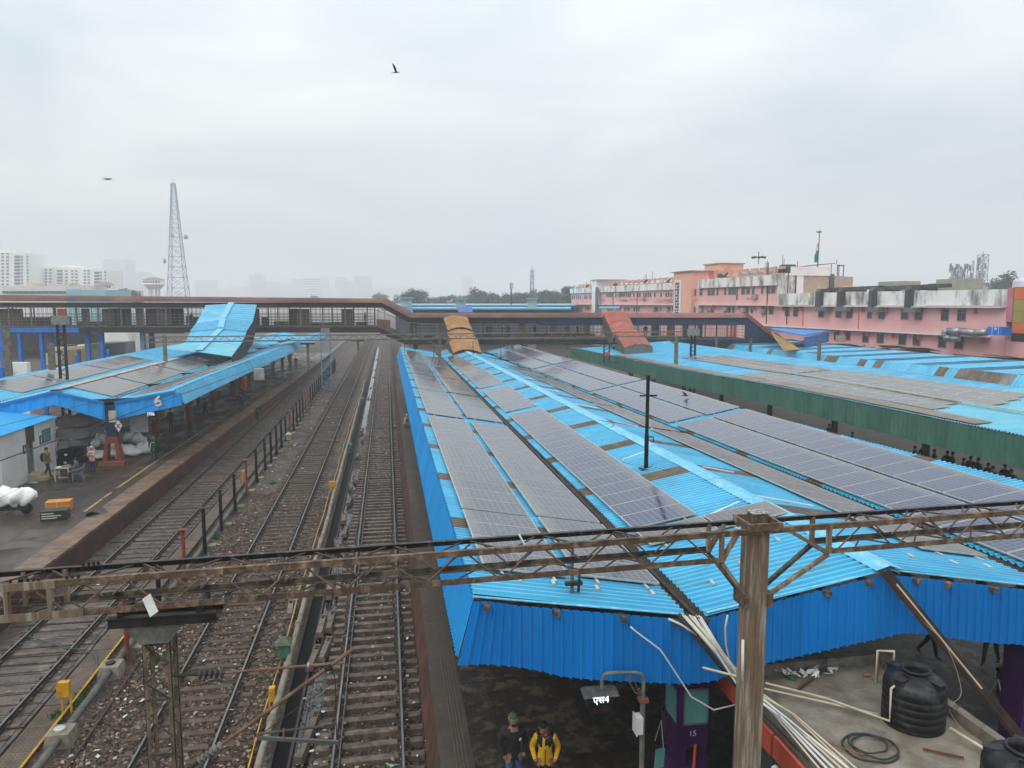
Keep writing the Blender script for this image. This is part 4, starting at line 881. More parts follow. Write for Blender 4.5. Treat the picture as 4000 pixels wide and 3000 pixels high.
# overhead wires
def wire(name, a, c, sag, rad, label, n=10):
    a = Vector(a); c = Vector(c); b = MB(); b.tube([a.lerp(c, k / n) - Vector((0, 0, sag * 4 * (k / n) * (1 - k / n))) for k in range(n + 1)], rad, 4); return tag(b.build(name, black_m), label, 'wire')
wire('contact_wire', (-11.6, 3, 5.75), (-11.2, 72, 5.9), .1, .007, 'thin overhead wire above the left track')
wire('contact_wire', (-1.25, 9.7, 5.55), (-.9, 72, 5.9), .1, .007, 'overhead contact wire above the right track')
wire('contact_wire', (-5.0, 9.7, 5.8), (-5.3, 72, 5.9), .1, .007, 'overhead contact wire above the middle track')
wire('overhead_wire', Yp(0, 1800, 22), Yp(1150, 1380, 72), .0, .018, 'grey overhead cable slanting down over the left platform')
wire('guard_wire', Yp(0, 1665, 30), Yp(1150, 1370, 72), .0, .010, 'thin cable crossing the left canopy fascia')

# ================================================================ OBJECTS AROUND THE FASCIA
bp = thing('pipe_mast', (8.57, 23.6, 5.9), 'black pipe mast standing on the blue roof with a short crossbar', 'mast')
MB().tube([(8.57, 23.6, 5.86), (8.57, 23.6, 7.1)], .075, 10).build('lower_tube', black_m, bp); MB().tube([(8.57, 23.6, 7.1), (8.58, 23.6, 9.1)], .062, 10).build('upper_tube', black_m, bp)
MB().bar((8.27, 23.5, 8.42), (8.87, 23.5, 8.42), .05, .05).build('crossbar', black_m, bp); MB().box(8.35, 8.8, 23.4, 23.75, 5.9, 5.93).build('base_plate', dark_m, bp)
MB().tube([(8.62, 23.6, 7.0), (8.8, 23.6, 7.0), (8.82, 23.6, 6.82)], .022, 6).build('hook', black_m, bp)
hose('rope', [onS(7.95, 25.5, 2, .05), onS(8.3, 24.6, 2, .05), onS(8.55, 23.9, 2, .05), onS(8.9, 23.3, 2, .05), onS(9.0, 22.2, 2, .05)], .014, flat('rope_green', (.03, .09, .07)), 'dark green rope on the blue roof at the foot of the pipe mast', 'rope', 4)
hose('rope', [onS(8.0, 33, 2, .05), onS(8.7, 34, 2, .05), onS(9.2, 33.5, 2, .06), Vector((xr(31) + .05, 31, 6.26)), onS(9.2, 30.2, 2, .05), onS(8.5, 28.6, 2, .05), onS(8.2, 27.4, 2, .05)], .014, flat('rope_green', (.03, .09, .07)), 'dark green rope looping over the ridge cap', 'rope', 4)
sp = thing('roof_standpipe', (3.45, 13.75, 5.8), 'grey standpipe with an elbow arm clamped to it near the roof edge', 'pipe')
pb = onS(3.5, 13.7, 1, 0)
MB().tube([pb, pb + Vector((0, 0, .95))], .035, 8).build('tube', mat('standpipe', (.14, .13, .115), (.08, .075, .065), 4, .5), sp)
MB().box(pb.x - .14, pb.x + .2, pb.y - .06, pb.y + .05, pb.z + .20, pb.z + .27).build('clamp', dark_m, sp)
MB().tube([pb + Vector((.13, 0, .05)), pb + Vector((.15, 0, .46)), pb + Vector((.68, 0, .50))], .03, 8).build('elbow_arm', dark_m, sp)
MB().tube([pb + Vector((-.02, -.05, -.02)), pb + Vector((.14, -.3, -.06))], .03, 8).build('outlet', white_m, sp)
# LED sign on swan neck pole
LY = 12.9
ls = thing('platform_sign', Yp(2515, 3000, LY), 'lit sign with white Hindi lettering and a 4 hanging from a grey swan-neck pole', 'sign')
pm = mat('grey_pole', (.17, .19, .17), (.11, .12, .11), 3, .5, c3=(.2, .12, .08), s3=2, lo3=.6)
px_, pz = Yp(2512, 2700, LY).x, 0
pts = [(px_, LY, 1.05), (px_, LY, 3.95)]
MB().tube(pts, .052, 10).build('post', pm, ls)
q = [Vector((px_, LY, 3.95))] + [Yp(a, c, LY) for a, c in [(2515, 2655), (2506, 2634), (2485, 2627), (2385, 2628), (2362, 2634), (2352, 2655), (2351, 2690)]]
MB().tube(q, .036, 10).build('swan_neck', pm, ls)
z0 = Yp(2515, 2733, LY).z; MB().box(px_ - .09, px_ + .09, LY - .09, LY + .09, z0 - .03, z0 + .04).build('flange', mat('flange_rust', (.20, .08, .05), None, 4, .7), ls)
def spiral(c, r0, turns, sgn, a0):
    return [Yp(c[0], c[1], LY) + Vector((math.cos(a0 + sgn * t * .5) * r0 * (1 - t / (turns * 12.6 + 1)), 0, math.sin(a0 + sgn * t * .5) * r0 * (1 - t / (turns * 12.6 + 1)))) for t in range(int(turns * 12.6))]
b = MB(); b.tube(spiral((2452, 2650), .065, 1.4, 1, -1.2)[::-1], .007, 4); b.tube([Yp(*p_, LY) for p_ in [(2455, 2664), (2468, 2680), (2480, 2705), (2495, 2711), (2508, 2703), (2511, 2690)]], .008, 4); b.tube([Yp(*p_, LY) for p_ in [(2466, 2638), (2478, 2660), (2488, 2685)]], .007, 4); b.tube(spiral((2497, 2693), .06, 1.4, -1, 1.0)[::-1], .007, 4)
b.build('scroll_bracket', mat('scroll_iron', (.22, .18, .14), (.14, .10, .08), 4, .6), ls)
A = Yp(2282, 2682, LY - .16); B = Yp(2422, 2708, LY - .16); xa_, xb_ = A.x, B.x; zt_ = Yp(2350, 2690, LY).z
MB().hexa([(xa_, LY - .17, zt_ - .09), (xb_, LY - .17, zt_ - .09), (xb_, LY + .13, zt_ - .03), (xa_, LY + .13, zt_ - .03)], [(xa_ + .03, LY - .16, zt_ - .07), (xb_ - .03, LY - .16, zt_ - .07), (xb_ - .06, LY + .12, zt_ + .0), (xa_ + .06, LY + .12, zt_ + .0)]).build('hood', mat('hood_grey', (.085, .09, .09), (.05, .05, .05), 6, .6, c3=(.2, .2, .2), s3=9, lo3=.6, hi3=.7), ls)
zb_ = Yp(2350, 2758, LY - .2).z
MB().box(xa_ + .05, xb_ - .12, LY - .2, LY + .1, zb_, zt_ - .12).build('display_box', flat('display_black', (.012, .012, .012), .35), ls)
led = mat('led_white', (.9, .9, 1), (.9, .9, 1), emit=(.80, .85, 1, 1.3))
text('lettering', 'एस4', Vector(((xa_ + xb_) / 2 - .03, LY - .205, Yp(2350, 2735, LY - .205).z)), .18, (1, 0, 0), (0, 0, 1), led, ls, .004, .001)
jb = Yp(2492, 2820, LY); jbo = MB(); jbo.box(px_ - .16, px_ - .04, LY - .16, LY + .06, jb.z - .17, jb.z + .16); jbo.box(px_ - .175, px_ - .155, LY - .18, LY + .08, jb.z - .19, jb.z + .18); tag(jbo.build('junction_box', white_m), 'small white junction box fixed to the swan-neck pole', 'box')
# purple column with number 15
pc = thing('platform_column', (6.08, 13.95, 1.05), 'purple riveted column numbered 15 with two glazed light panels near its head', 'column')
X_, Yc = 6.1, 14.0
MB().hexa([(X_ - .55, Yc - .45, 1.05), (X_ + .55, Yc - .45, 1.05), (X_ + .55, Yc + .45, 1.05), (X_ - .55, Yc + .45, 1.05)], [(X_ - .3, Yc - .28, 1.9), (X_ + .3, Yc - .28, 1.9), (X_ + .3, Yc + .28, 1.9), (X_ - .3, Yc + .28, 1.9)]).build('foot', purple, pc)
for s in (-1, 1): MB().box(X_ + s * .22 - .10, X_ + s * .22 + .10, Yc - .27, Yc + .27, 1.8, 2.5).build('leg', purple, pc)
MB().box(X_ - .33, X_ + .33, Yc - .3, Yc + .3, 2.32, 2.85).build('number_plate', purple, pc)
MB().box(X_ - .27, X_ + .27, Yc - .26, Yc + .26, 2.85, 5.3).build('shaft', purple, pc)
MB().box(X_ - .36, X_ + .36, Yc - .34, Yc + .34, 2.78, 3.7).build('light_housing', purple, pc)
MB().box(X_ - .20, X_ + .28, Yc - .352, Yc - .34, 2.88, 3.58).build('light_panel', cyan_gl, pc); MB().box(X_ - .372, X_ - .36, Yc - .28, Yc + .28, 2.88, 3.58).build('light_panel', cyan_gl, pc)
for (u0, u1, v0, v1) in ((-.23, .31, 3.58, 3.62), (-.23, .31, 2.84, 2.88), (-.23, -.20, 2.84, 3.62), (.28, .31, 2.84, 3.62)): MB().box(X_ + u0, X_ + u1, Yc - .365, Yc - .34, v0, v1).build('panel_frame', flat('panel_frame', (.12, .14, .15), .4), pc)
text('number', '15', Vector((X_ + .0, Yc - .306, 2.62)), .17, (1, 0, 0), (0, 0, 1), flat('number_paint', (.5, .45, .5)), pc)
hose('red_hose', [(X_ + .05, Yc - .34, 2.4), (X_ - .02, Yc - .45, 2.0), (X_ - .12, Yc - .6, 1.6), (X_ - .3, Yc - .8, 1.2), (X_ - .4, Yc - 1, 1.07)], .035, flat('hose_red', (.45, .07, .03), .4), 'orange red hose hanging down the front of the purple column')
for (px, py_, lb) in ((2620, 2920, 'perforated steel dustbin beside the purple column'), (3925, 2750, 'perforated steel dustbin on a tilting frame behind the diagonal beam')):
    c = Zp(px, py_, 1.05); t = thing('dustbin', c, lb, 'dustbin')
    b = MB().lathe((c.x, c.y, 1.2), [(.20, 0), (.21, .05), (.23, .72)], 20); b.cm = 1
    for j in range(20):
        for i in range(9):
            a = j * .314; z = 1.3 + i * .065; r_ = .215 + i * .002 + .003; b.quad((c.x + r_ * math.cos(a - .05), c.y + r_ * math.sin(a - .05), z), (c.x + r_ * math.cos(a + .05), c.y + r_ * math.sin(a + .05), z), (c.x + r_ * math.cos(a + .05), c.y + r_ * math.sin(a + .05), z + .03), (c.x + r_ * math.cos(a - .05), c.y + r_ * math.sin(a - .05), z + .03))
    b.build('drum', [mat('bin_steel', (.12, .12, .12), (.08, .08, .08), 4, .35, metal=.6), black_m], t)
    MB().blob((c.x, c.y, 1.98), .24, .24, .16, 3).build('bin_liner', black_m, t)
    for s in (-1, 1): MB().tube([(c.x + s * .28, c.y - .3, 1.06), (c.x + s * .25, c.y, 1.75)], .014, 5).build('leg', frame_m, t); MB().tube([(c.x + s * .28, c.y + .3, 1.06), (c.x + s * .25, c.y, 1.75)], .014, 5).build('leg', frame_m, t)
pn = Zp(2575, 2880, 1.05); o = MB().hexa([(5.0 + .25, 13.6, 2.0), (5.45, 13.62, 2.0), (5.45, 13.66, 2.0), (5.25, 13.64, 2.0)], [(5.28, 13.6, 2.4), (5.48, 13.62, 2.4), (5.48, 13.66, 2.4), (5.28, 13.64, 2.4)]); tag(o.build('notice_card', cyan_gl), 'small pale green notice tied beside the dustbin', 'notice')
o = MB().blob((5.45, 13.2, 1.15), .22, .2, .16, 7, 10, 6, .25); tag(o.build('cloth_bundle', sack_m), 'white crumpled cloth at the foot of the purple column', 'cloth')

# ================================================================ FLAT ROOF WITH WATER TANKS
fr = thing('kiosk', (8.5, 10, 1.05), 'flat-roofed concrete kiosk with red fascia boards under the water tanks', 'kiosk')
MB().box(6.82, 10.35, 5.5, 13.75, 3.62, 3.84).build('roof_slab', conc, fr)
MB().box(6.95, 10.2, 5.6, 13.6, 1.05, 3.62).build('walls', mat('kiosk_wall', (.06, .075, .08), (.04, .05, .055), 1, .4), fr)
b = MB(); b.box(6.82, 10.35, 13.58, 13.75, 3.84, 4.06); b.box(10.18, 10.35, 5.5, 13.58, 3.84, 4.06); b.box(6.82, 6.96, 9.6, 13.58, 3.84, 3.93); b.build('parapet', mat('mossy_concrete', (.12, .10, .08), (.22, .19, .15), 2, .9, .5, c3=(.05, .05, .04), s3=3, lo3=.5, hi3=.65), fr)
for k in range(9): MB().box(6.9, 6.94, 6 + k * .85, 6.05 + k * .85, 1.05, 3.6).build('mullion', mat('mullion_brown', (.12, .06, .045), None, 3, .6), fr)
redb = mat('red_board', (.42, .075, .045), (.34, .055, .035), 1.5, .55)
for (y0, y1, z0, z1, dx) in ((12.55, 14.1, 3.55, 4.0, 0), (11.6, 12.6, 3.40, 3.82, .02), (10.3, 11.5, 3.45, 3.85, .04), (9.0, 10.28, 3.45, 3.9, .02), (6, 8.9, 3.45, 3.9, .02)):
    MB().box(6.68 - dx, 6.74 - dx, y0, y1, z0, z1).build('fascia_board', redb, fr)
for (y_, z_) in ((12.4, 3.4), (11.4, 3.25)):
    MB().blob((6.66, y_, z_), .07, .12, .09, 2).build('flood_lamp', white_m, fr)
def tank(c, R_, H, label, rot):
    t = thing('water_tank', c, label, 'water tank'); rib = []
    n = 5; z = 0
    prof = [(R_ * .98, 0), (R_, .03)]
    for k in range(n):
        z0 = .05 + k * (H * .62) / n; s = (H * .62) / n; prof += [(R_ * .965, z0 + s * .12), (R_ * .965, z0 + s * .30), (R_, z0 + s * .42), (R_, z0 + s * .98)]
    hz = .05 + H * .62
    for k in range(1, 8):
        a = k / 7 * math.pi / 2 * .86; prof.append((R_ * (.34 + .66 * math.cos(a) ** .9) if k < 7 else R_ * .42, hz + (H * .24) * math.sin(a)))
    zt = prof[-1][1]; prof += [(R_ * .42, zt + .03), (R_ * .47, zt + .04), (R_ * .47, zt + .09), (R_ * .40, zt + .09), (R_ * .37, zt - .02), (R_ * .36, zt - .35), (0.01, zt - .4)]
    MB().lathe(c, prof, 40, False).build('shell', tank_m, t, True)
    for k in range(4):
        a = rot + k * math.pi / 2; ca, sa = math.cos(a), math.sin(a)
        def pt(r_, s_, z_): return (c[0] + r_ * ca - s_ * sa, c[1] + r_ * sa + s_ * ca, c[2] + z_)
        r0, r1 = R_ * .46, R_ * .98; w0 = R_ * .17
        MB().hexa([pt(r0, -w0, hz), pt(r1 * .9, -w0, hz - .02), pt(r1 * .9, w0, hz - .02), pt(r0, w0, hz)], [pt(r0, -w0, zt + .0), pt(r1, -w0 * .85, zt - .02), pt(r1, w0 * .85, zt - .02), pt(r0, w0, zt + .0)]).build('lifting_lug', tank_m, t)
    return t
c1 = (9.40, 11.50, 3.84)
tank(c1, .53, 1.06, 'black ribbed water tank standing open on the concrete roof, whole in view', .35)
c2 = Zp(3965, 2890, 5.0); tank((c2.x + .15, c2.y - .02, 3.84), .54, 1.06, 'second black water tank, cut off by the bottom right corner', .9)
def cpipe(pts, rad, label, m_=None): return pipe('pvc_pipe', pts, rad, m_ or cream_pipe, label)
qv = Vector((c1[0] - .56, c1[1] - .12, 3.98))
cpipe([Zp(2990, 2668, 4.1), Zp(3230, 2728, 3.98), qv, qv + Vector((-.01, 0, .62)), qv + Vector((.14, .04, .68))], .022, 'cream pipe running over the flat roof and rising to the tank inlet')
cpipe([Zp(2985, 2690, 4.05), Zp(3230, 2745, 3.93), Zp(3430, 2790, 3.93)], .020, 'second cream pipe low on the flat roof, ending at the tank base')
cpipe([(c1[0] - .45, c1[1] + .45, 4.4), (c1[0] - .45, c1[1] + .45, 5.03), (c1[0] - .15, c1[1] + .40, 5.02), (c1[0] - .15, c1[1] + .40, 4.85)], .026, 'short cream pipe bridging over the top of the tank')
cpipe([(c1[0] + .30, c1[1] - .55, 4.02), (c1[0] + .62, c1[1] - 1.35, 3.90)], .026, 'cream outlet pipe leaving the tank towards the bottom edge')
r = random.Random(21)
for k in range(9):
    off = (k % 5) * 9 - 12; a = Yp(2665 + k * 9, 2402 + (k % 3) * 3, 13.05); m1 = Yp(2790 + off * .7 + k * 3, 2535 + k * 2, 12.6); m2 = Zp(2895 + off, 2660 + (k % 3) * 10, 4.15); m3 = Zp(3040 + off * 1.4 + k * 5, 2790 + (k % 4) * 8, 3.95 + .05 * (k % 3)); e = Zp(3240 + off * 2 + k * 12, 3020, 3.95)
    cpipe([a, m1, m2, m3, e], .016 + .006 * (k % 2), ['cream', 'white', 'bluish', 'cream', 'yellowed', 'thin cream', 'grey', 'pale', 'ivory'][k] + ' conduit dropping from the valley over the kiosk, ' + ordw(k) + ' from the left', [cream_pipe, white_m, mat('blue_grey_pvc', (.25, .32, .35), (.2, .26, .28), 3, .5), cream_pipe, cream_pipe, white_m, mat('grey_pvc', (.35, .35, .32), None, 3, .5), white_m, cream_pipe][k])
pipe('cable_bundle', [Yp(2650, 2400, 13.1), Yp(2780, 2560, 12.8), Zp(2880, 2680, 4.1), Zp(3050, 2850, 3.9), Zp(3220, 3020, 3.9)], .05, mat('cable_black', (.035, .03, .026), (.06, .05, .04), 5, .8), 'thick dark cable bundle under the cream conduits')
cpipe([Yp(2410, 2392, 13.05), Yp(2462, 2447, 12.95)], .006, 'thin dark wire ahead of the white conduit on the fascia', black_m)
cpipe([Yp(*q_, 12.95) for q_ in [(2462, 2447), (2480, 2464), (2578, 2537), (2588, 2550), (2700, 2722), (2788, 2773), (2905, 2745)]], .016, 'thin white conduit zigzagging down in front of the blue fascia', white_m)
cpipe([Yp(*q_, 12.9) for q_ in [(2842, 2403), (2833, 2450), (2835, 2520), (2850, 2585), (2898, 2645)]], .018, 'curved cream hose hanging behind the thick mast')
cpipe([Yp(*q_, 12.9) for q_ in [(2612, 2418), (2660, 2440), (2720, 2480)]], .022, 'pale hose emerging from the valley corner', white_m)
cpipe([Yp(2745, 2608, 12.3), Yp(2890, 2645, 11.8)], .022, 'loose cream pipe end poking out over the red fascia')
cpipe([Yp(2902, 2500, 10.2), Yp(2900, 2660, 10.2)], .022, 'vertical white pipe strapped to the thick mast', white_m)
for k, (rr_, cx_, cy_, zz) in enumerate([(.44, 0, 0, .0), (.36, .06, -.03, .03), (.30, -.02, .05, .05)]):
    c = Zp(3400, 2920, 3.87); n = 30; b = MB(); ph = k * .9
    b.tube([(c.x + cx_ + rr_ * math.cos(2 * math.pi * j / n + ph) * 1.05, c.y + cy_ + rr_ * math.sin(2 * math.pi * j / n + ph) * .95, c.z + zz + .012 * math.sin(j)) for j in range(n if k else n - 3)], .018, 6, close=bool(k))
    if k == 0: hb = b
    else: hb.v, o_ = hb.v, len(hb.v); hb.v += b.v; hb.f += [tuple(i + o_ for i in f) for f in b.f]; hb.m += b.m
tag(hb.build('hose_coil', flat('hose_dark', (.04, .038, .035), .5), smooth=True), 'coil of dark hose lying on the flat roof below the tank', 'hose')
hose('steel_rod', [Zp(3130, 2850, 3.95), Zp(3260, 2910, 3.92), Zp(3380, 2950, 3.9)], .012, mat('rod_orange', (.32, .12, .04), None, 4, .7), 'thin rusty orange rod across the flat roof', 'rod', 5)
o = MB().bar(Zp(3605, 2925, 3.88), Zp(3765, 2960, 3.88), .03, .03); tag(o.build('broom', mat('broom', (.16, .07, .03), None, 8, .9)), 'reddish brown stick broom on the flat roof near the corner tank', 'broom')
o = MB().bar(Zp(3115, 2695, 3.88), Zp(3240, 2600, 3.9), .04, .04); tag(o.build('old_plank', mat('plank', (.11, .06, .045), None, 4, .8)), 'dark rusty bar lying through the rags', 'bar')
for (x_, y_, s_, m_, lb, nm) in ((3060, 2630, .22, sack_m, 'long white rag at the parapet of the flat roof', 'rag'), (3125, 2640, .2, sack_m, 'white rag heaped beside the green net', 'rag'), (3200, 2625, .26, sack_m, 'crumpled white rag right of the green net', 'rag'), (3245, 2618, .14, sack_m, 'small white scrap at the right end of the rags', 'rag'), (3095, 2640, .2, mat('green_net', (.02, .16, .06), (.015, .09, .04), 6, .8), 'tangled green netting among the rags', 'net'), (3388, 2636, .08, mat('clay', (.42, .15, .07), None, 3, .8), 'orange clay shard lying alone on the flat roof', 'shard')):
    c = Zp(x_, y_, 3.88); r2 = random.Random(int(x_)); b = MB()
    if nm == 'shard': b.blob((c.x, c.y, c.z), .09, .05, .03, 3)
    else:
        for k in range(14):
            q_ = Vector((c.x + r2.gauss(0, s_ * .6), c.y + r2.gauss(0, s_ * .35), c.z + r2.uniform(0, .06))); u = Vector((r2.uniform(-1, 1), r2.uniform(-1, 1), r2.uniform(-.5, .5))) * s_ * .35; v_ = Vector((r2.uniform(-1, 1), r2.uniform(-1, 1), r2.uniform(-.5, .5))) * s_ * .3
            b.quad(q_ - u - v_, q_ + u - v_ * .5, q_ + u * .7 + v_, q_ - u + v_ * .8)
    tag(b.build(nm, m_), lb, nm)
# diagonal steel beam at the right
db = thing('steel_beam', Yp(3450, 2250, 13.05), 'dark rusty steel channel slanting down right from the fascia, with a white pipe', 'beam')
a = Yp(3452, 2235, 13.0); e = Yp(3985, 2890, 11.6); b = MB(); b.bar(a, e, .15, .02); off = Vector((.075, 0, .04)); b.bar(a + off, e + off, .012, .10); b.bar(a - off + Vector((0, 0, .08)), e - off + Vector((0, 0, .08)), .012, .10); b.build('channel', mat('beam_rust', (.075, .045, .032), (.035, .027, .022), 3, .7), db)
MB().tube([a.lerp(e, .09) + Vector((.02, 0, .05)), a.lerp(e, .72) + Vector((.02, 0, .05))], .02, 6).build('conduit', cream_pipe, db)
MB().tube([a + Vector((-.03, 0, .04)), a.lerp(e, .97) + Vector((-.03, 0, .04))], .025, 6).build('cable', black_m, db)
hose('thin_cable', [a.lerp(e, .28) + Vector((-.05, -.05, 0)), a.lerp(e, .45) + Vector((.0, -.1, .0)), Yp(3755, 2700, 12), Yp(3710, 2760, 11.6), Yp(3735, 2820, 11.2), Yp(3800, 2890, 10.8)], .007, flat('cable_tan', (.35, .28, .2)), 'thin tan cable drooping from the diagonal beam', 'cable', 4)
MB_ = MB().box(12.2, 13.3, 11.0, 12.6, 1.05, 2.0); tag(MB_.build('column_plinth', mat('plinth_plum', (.14, .085, .08), (.25, .2, .19), 1.5, .8)), 'plum coloured plinth below the lower end of the diagonal beam', 'plinth')
b = MB().box(13.55, 14.1, 13.3, 13.9, 1.05, 5.2); tag(b.build('platform_column', purple), 'purple column at the extreme right edge, behind the dustbin', 'column')
# ================================================================ FOOTBRIDGE (runs parallel to the picture, 100 m away)
FH = Vector((sY, cY, 0)); DB = 99.4
def BR(px, z, dd=0.): return Vector((0, 0, z)) + FH * (DB + dd) + RT * ((px - 2000) / F * DB * 1.003)
def zb(py, dd=0.): return CZ - (py - 1183) * (DB + dd) / F
fbr = thing('footbridge', BR(1500, 0), 'long covered footbridge with a rusty brown barrel roof, stepping down at the middle', 'footbridge')
tilt = lambda px: 0.0 + .25 * max(0, (1500 - px)) / 1500
WB = 6.0
def roofseg(p0, p1, zt0, zt1, ze0, ze1, m_, seg=3.0, name='roof_panel', pk=0.):
    n = max(1, int(abs(p1 - p0) / (seg * 29.2)))
    for k in range(n):
        a = p0 + (p1 - p0) * k / n; c = p0 + (p1 - p0) * (k + 1) / n; ta, tc_ = k / n, (k + 1) / n; b = MB()
        A_, C_ = [], []
        for q in range(9):
            f = q / 8; y = f * WB; h = math.sin(f * math.pi) ** .7
            A_.append(BR(a, ze0 + (ze1 - ze0) * ta + (zt0 - ze0 + (zt1 - ze1 - zt0 + ze0) * ta) * h + R.uniform(0, .015), y - .3)); C_.append(BR(c + 1, ze0 + (ze1 - ze0) * tc_ + (zt0 - ze0 + (zt1 - ze1 - zt0 + ze0) * tc_) * h, y - .3))
        for q in range(8): b.quad(A_[q], C_[q], C_[q + 1], A_[q + 1])
        b.build(name, m_, fbr)
roofseg(-60, 1497, 12.60, 12.08, 11.72, 11.50, brown_metal); roofseg(1497, 1605, 12.08, 10.15, 11.50, 9.55, brown_metal, 1.2); roofseg(1605, 2350, 10.15, 10.15, 9.55, 9.55, brown_metal); roofseg(2350, 2912, 10.15, 10.15, 9.55, 9.55, pink_roof)
def fr_box(p0, p1, z0, z1, d0, d1, m_, name, z0b=None, z1b=None):
    z0b = z0 if z0b is None else z0b; z1b = z1 if z1b is None else z1b
    b = MB(); b.hexa([BR(p0, z0, d0), BR(p1, z0b, d0), BR(p1, z0b, d1), BR(p0, z0, d1)], [BR(p0, z1, d0), BR(p1, z1b, d0), BR(p1, z1b, d1), BR(p0, z1, d1)]); return b.build(name, m_, fbr)
# girders, deck and fascia bands
for d0, d1 in ((0, .25), (WB - .8, WB - .55)):
    fr_box(-60, 1480, 7.55, 8.25, d0, d1, bridge_dark, 'girder'); fr_box(1480, 1585, 7.55, 8.25, d0, d1, bridge_dark, 'girder', 5.95, 6.6); fr_box(1585, 2380, 5.95, 6.6, d0, d1, bridge_dark, 'girder'); fr_box(2380, 2905, 5.95, 6.6, d0, d1, navy, 'girder')
    fr_box(-60, 1497, 10.85, 11.55, d0 + .02, d1, bridge_dark, 'fascia_band'); fr_box(1497, 1605, 10.85, 11.5, d0 + .02, d1, bridge_dark, 'fascia_band', 8.75, 9.5); fr_box(1605, 2105, 8.75, 9.5, d0 + .02, d1, bridge_dark, 'fascia_band')
    fr_box(2105, 2912, 8.55, 9.52, d0 + .02, d1, navy, 'fascia_band')
fr_box(-60, 1480, 8.25, 8.42, -.12, WB - .5, mat('deck_edge', (.12, .10, .08), (.07, .06, .05), 1, .8), 'deck'); fr_box(1480, 1585, 8.25, 8.42, -.12, WB - .5, mat('deck_edge', None), 'deck', 6.6, 6.78); fr_box(1585, 2905, 6.6, 6.78, -.12, WB - .5, mat('deck_edge', None), 'deck')
fr_box(-60, 320, 7.6, 8.2, -.25, -.02, steel_blue, 'blue_beam')
for (px0, px1, zf, zr) in ((-40, 1440, 8.42, 10.9), (1620, 2905, 6.78, 8.7)):
    for d_, m_ in ((.05, bridge_grey), (WB - .7, bridge_dark)):
        px = px0
        while px < px1:
            fr_box(px - 2.2, px + 2.2, zf, zr + .1, d_, d_ + .12, m_ if px < 2300 else (navy if d_ > 1 else bridge_grey), 'post'); px += 87
        for h in (.35, .75, 1.15, 1.55): fr_box(px0, px1, zf + h - .02, zf + h + .03, d_ + .02, d_ + .07, m_, 'handrail')
        b = MB(); px = px0
        while px < px1: b.hexa([BR(px, zf, d_ + .03), BR(px + .9, zf, d_ + .03), BR(px + .9, zf, d_ + .06), BR(px, zf, d_ + .06)], [BR(px, zr, d_ + .03), BR(px + .9, zr, d_ + .03), BR(px + .9, zr, d_ + .06), BR(px, zr, d_ + .06)]); px += 17
        o = b.build('grille_bars', m_ if d_ < 1 else navy, fbr); o['kind'] = 'stuff'
MB().tube([BR(-60, 10.95, -.25), BR(700, 10.80, -.25), BR(1470, 10.62, -.25), BR(1590, 8.9, -.25), BR(1730, 8.6, -.25)], .05, 5).build('conduit', bridge_grey, fbr)
pan = [(0, 92, 'brown'), (235, 270, 'red'), (320, 352, 'brown'), (400, 440, 'grey'), (540, 560, 'brown'), (610, 640, 'grey'), (642, 672, 'brown'), (1158, 1210, 'brown'), (1336, 1378, 'brown'), (2025, 2052, 'brown2'), (2150, 2172, 'brown2'), (2280, 2300, 'brown'), (2545, 2575, 'navy'), (2606, 2632, 'red2'), (2665, 2690, 'navy'), (2725, 2745, 'navy'), (2850, 2858, 'red'), (2862, 2874, 'red'), (1600, 1630, 'grey')]
pm_ = {'brown': mat('panel_brown', (.10, .055, .045), (.06, .035, .03), .5, .7), 'red': mat('panel_red', (.42, .06, .04), (.34, .045, .03), 1, .5), 'grey': mat('panel_grey', (.07, .07, .068), (.05, .05, .05), 1, .6), 'brown2': mat('panel_rust', (.17, .08, .045), (.11, .055, .035), .6, .7), 'navy': navy, 'red2': mat('panel_red2', (.32, .07, .05), (.24, .05, .04), 1, .5)}
for (a, c, m_) in pan:
    zf = 8.42 if a < 1490 else 6.78; fr_box(a, c, zf + .1, zf + (2.3 if a < 1490 else 1.95), .6 if m_ != 'red' else .1, .66 if m_ != 'red' else .2, pm_[m_], 'screen_panel')
for (a, c, zf) in ((-60, 1440, 8.42), (1640, 2340, 6.78)):   # cluttered dark far side of the bridge
    x = a
    while x < c - 30:
        w_ = R.choice([30, 44, 60, 88]); h = R.choice([1.1, 1.1, 1.3, 2.3, 2.3, .5]) if x < 1100 else R.choice([.3, .3, .3, .4, .4, 1.1, 2.0])
        fr_box(x, min(c, x + w_), zf, zf + h, WB - .9, WB - .85, R.choice([pm_['brown'], pm_['grey'], bridge_dark, navy, mat('panel_slate', (.05, .075, .11), (.03, .045, .07), .6, .6)]), 'back_panel'); x += w_ + R.choice([0, 8, 20])
fr_box(1474, 1527, 8.3, 9.35, .02, .1, mat('panel_rust', None), 'ramp_parapet', 7.8, 9.2)
# right end: covered stair descending behind the awning
def stairbox(P, name, m_):
    b = MB(); b.hexa(P[:4], P[4:]); return b.build(name, m_, fbr)
fr_box(2912, 3060, 9.5, 10.1, -.3, WB - .3, pink_roof, 'stair_roof', 5.6, 6.2)
fr_box(2905, 3055, 4.6, 9.45, -.05, .1, navy, 'stair_cladding', 3.4, 5.55)
fr_box(2700, 2905, 5.2, 5.95, .3, .6, navy, 'bracket_beam')
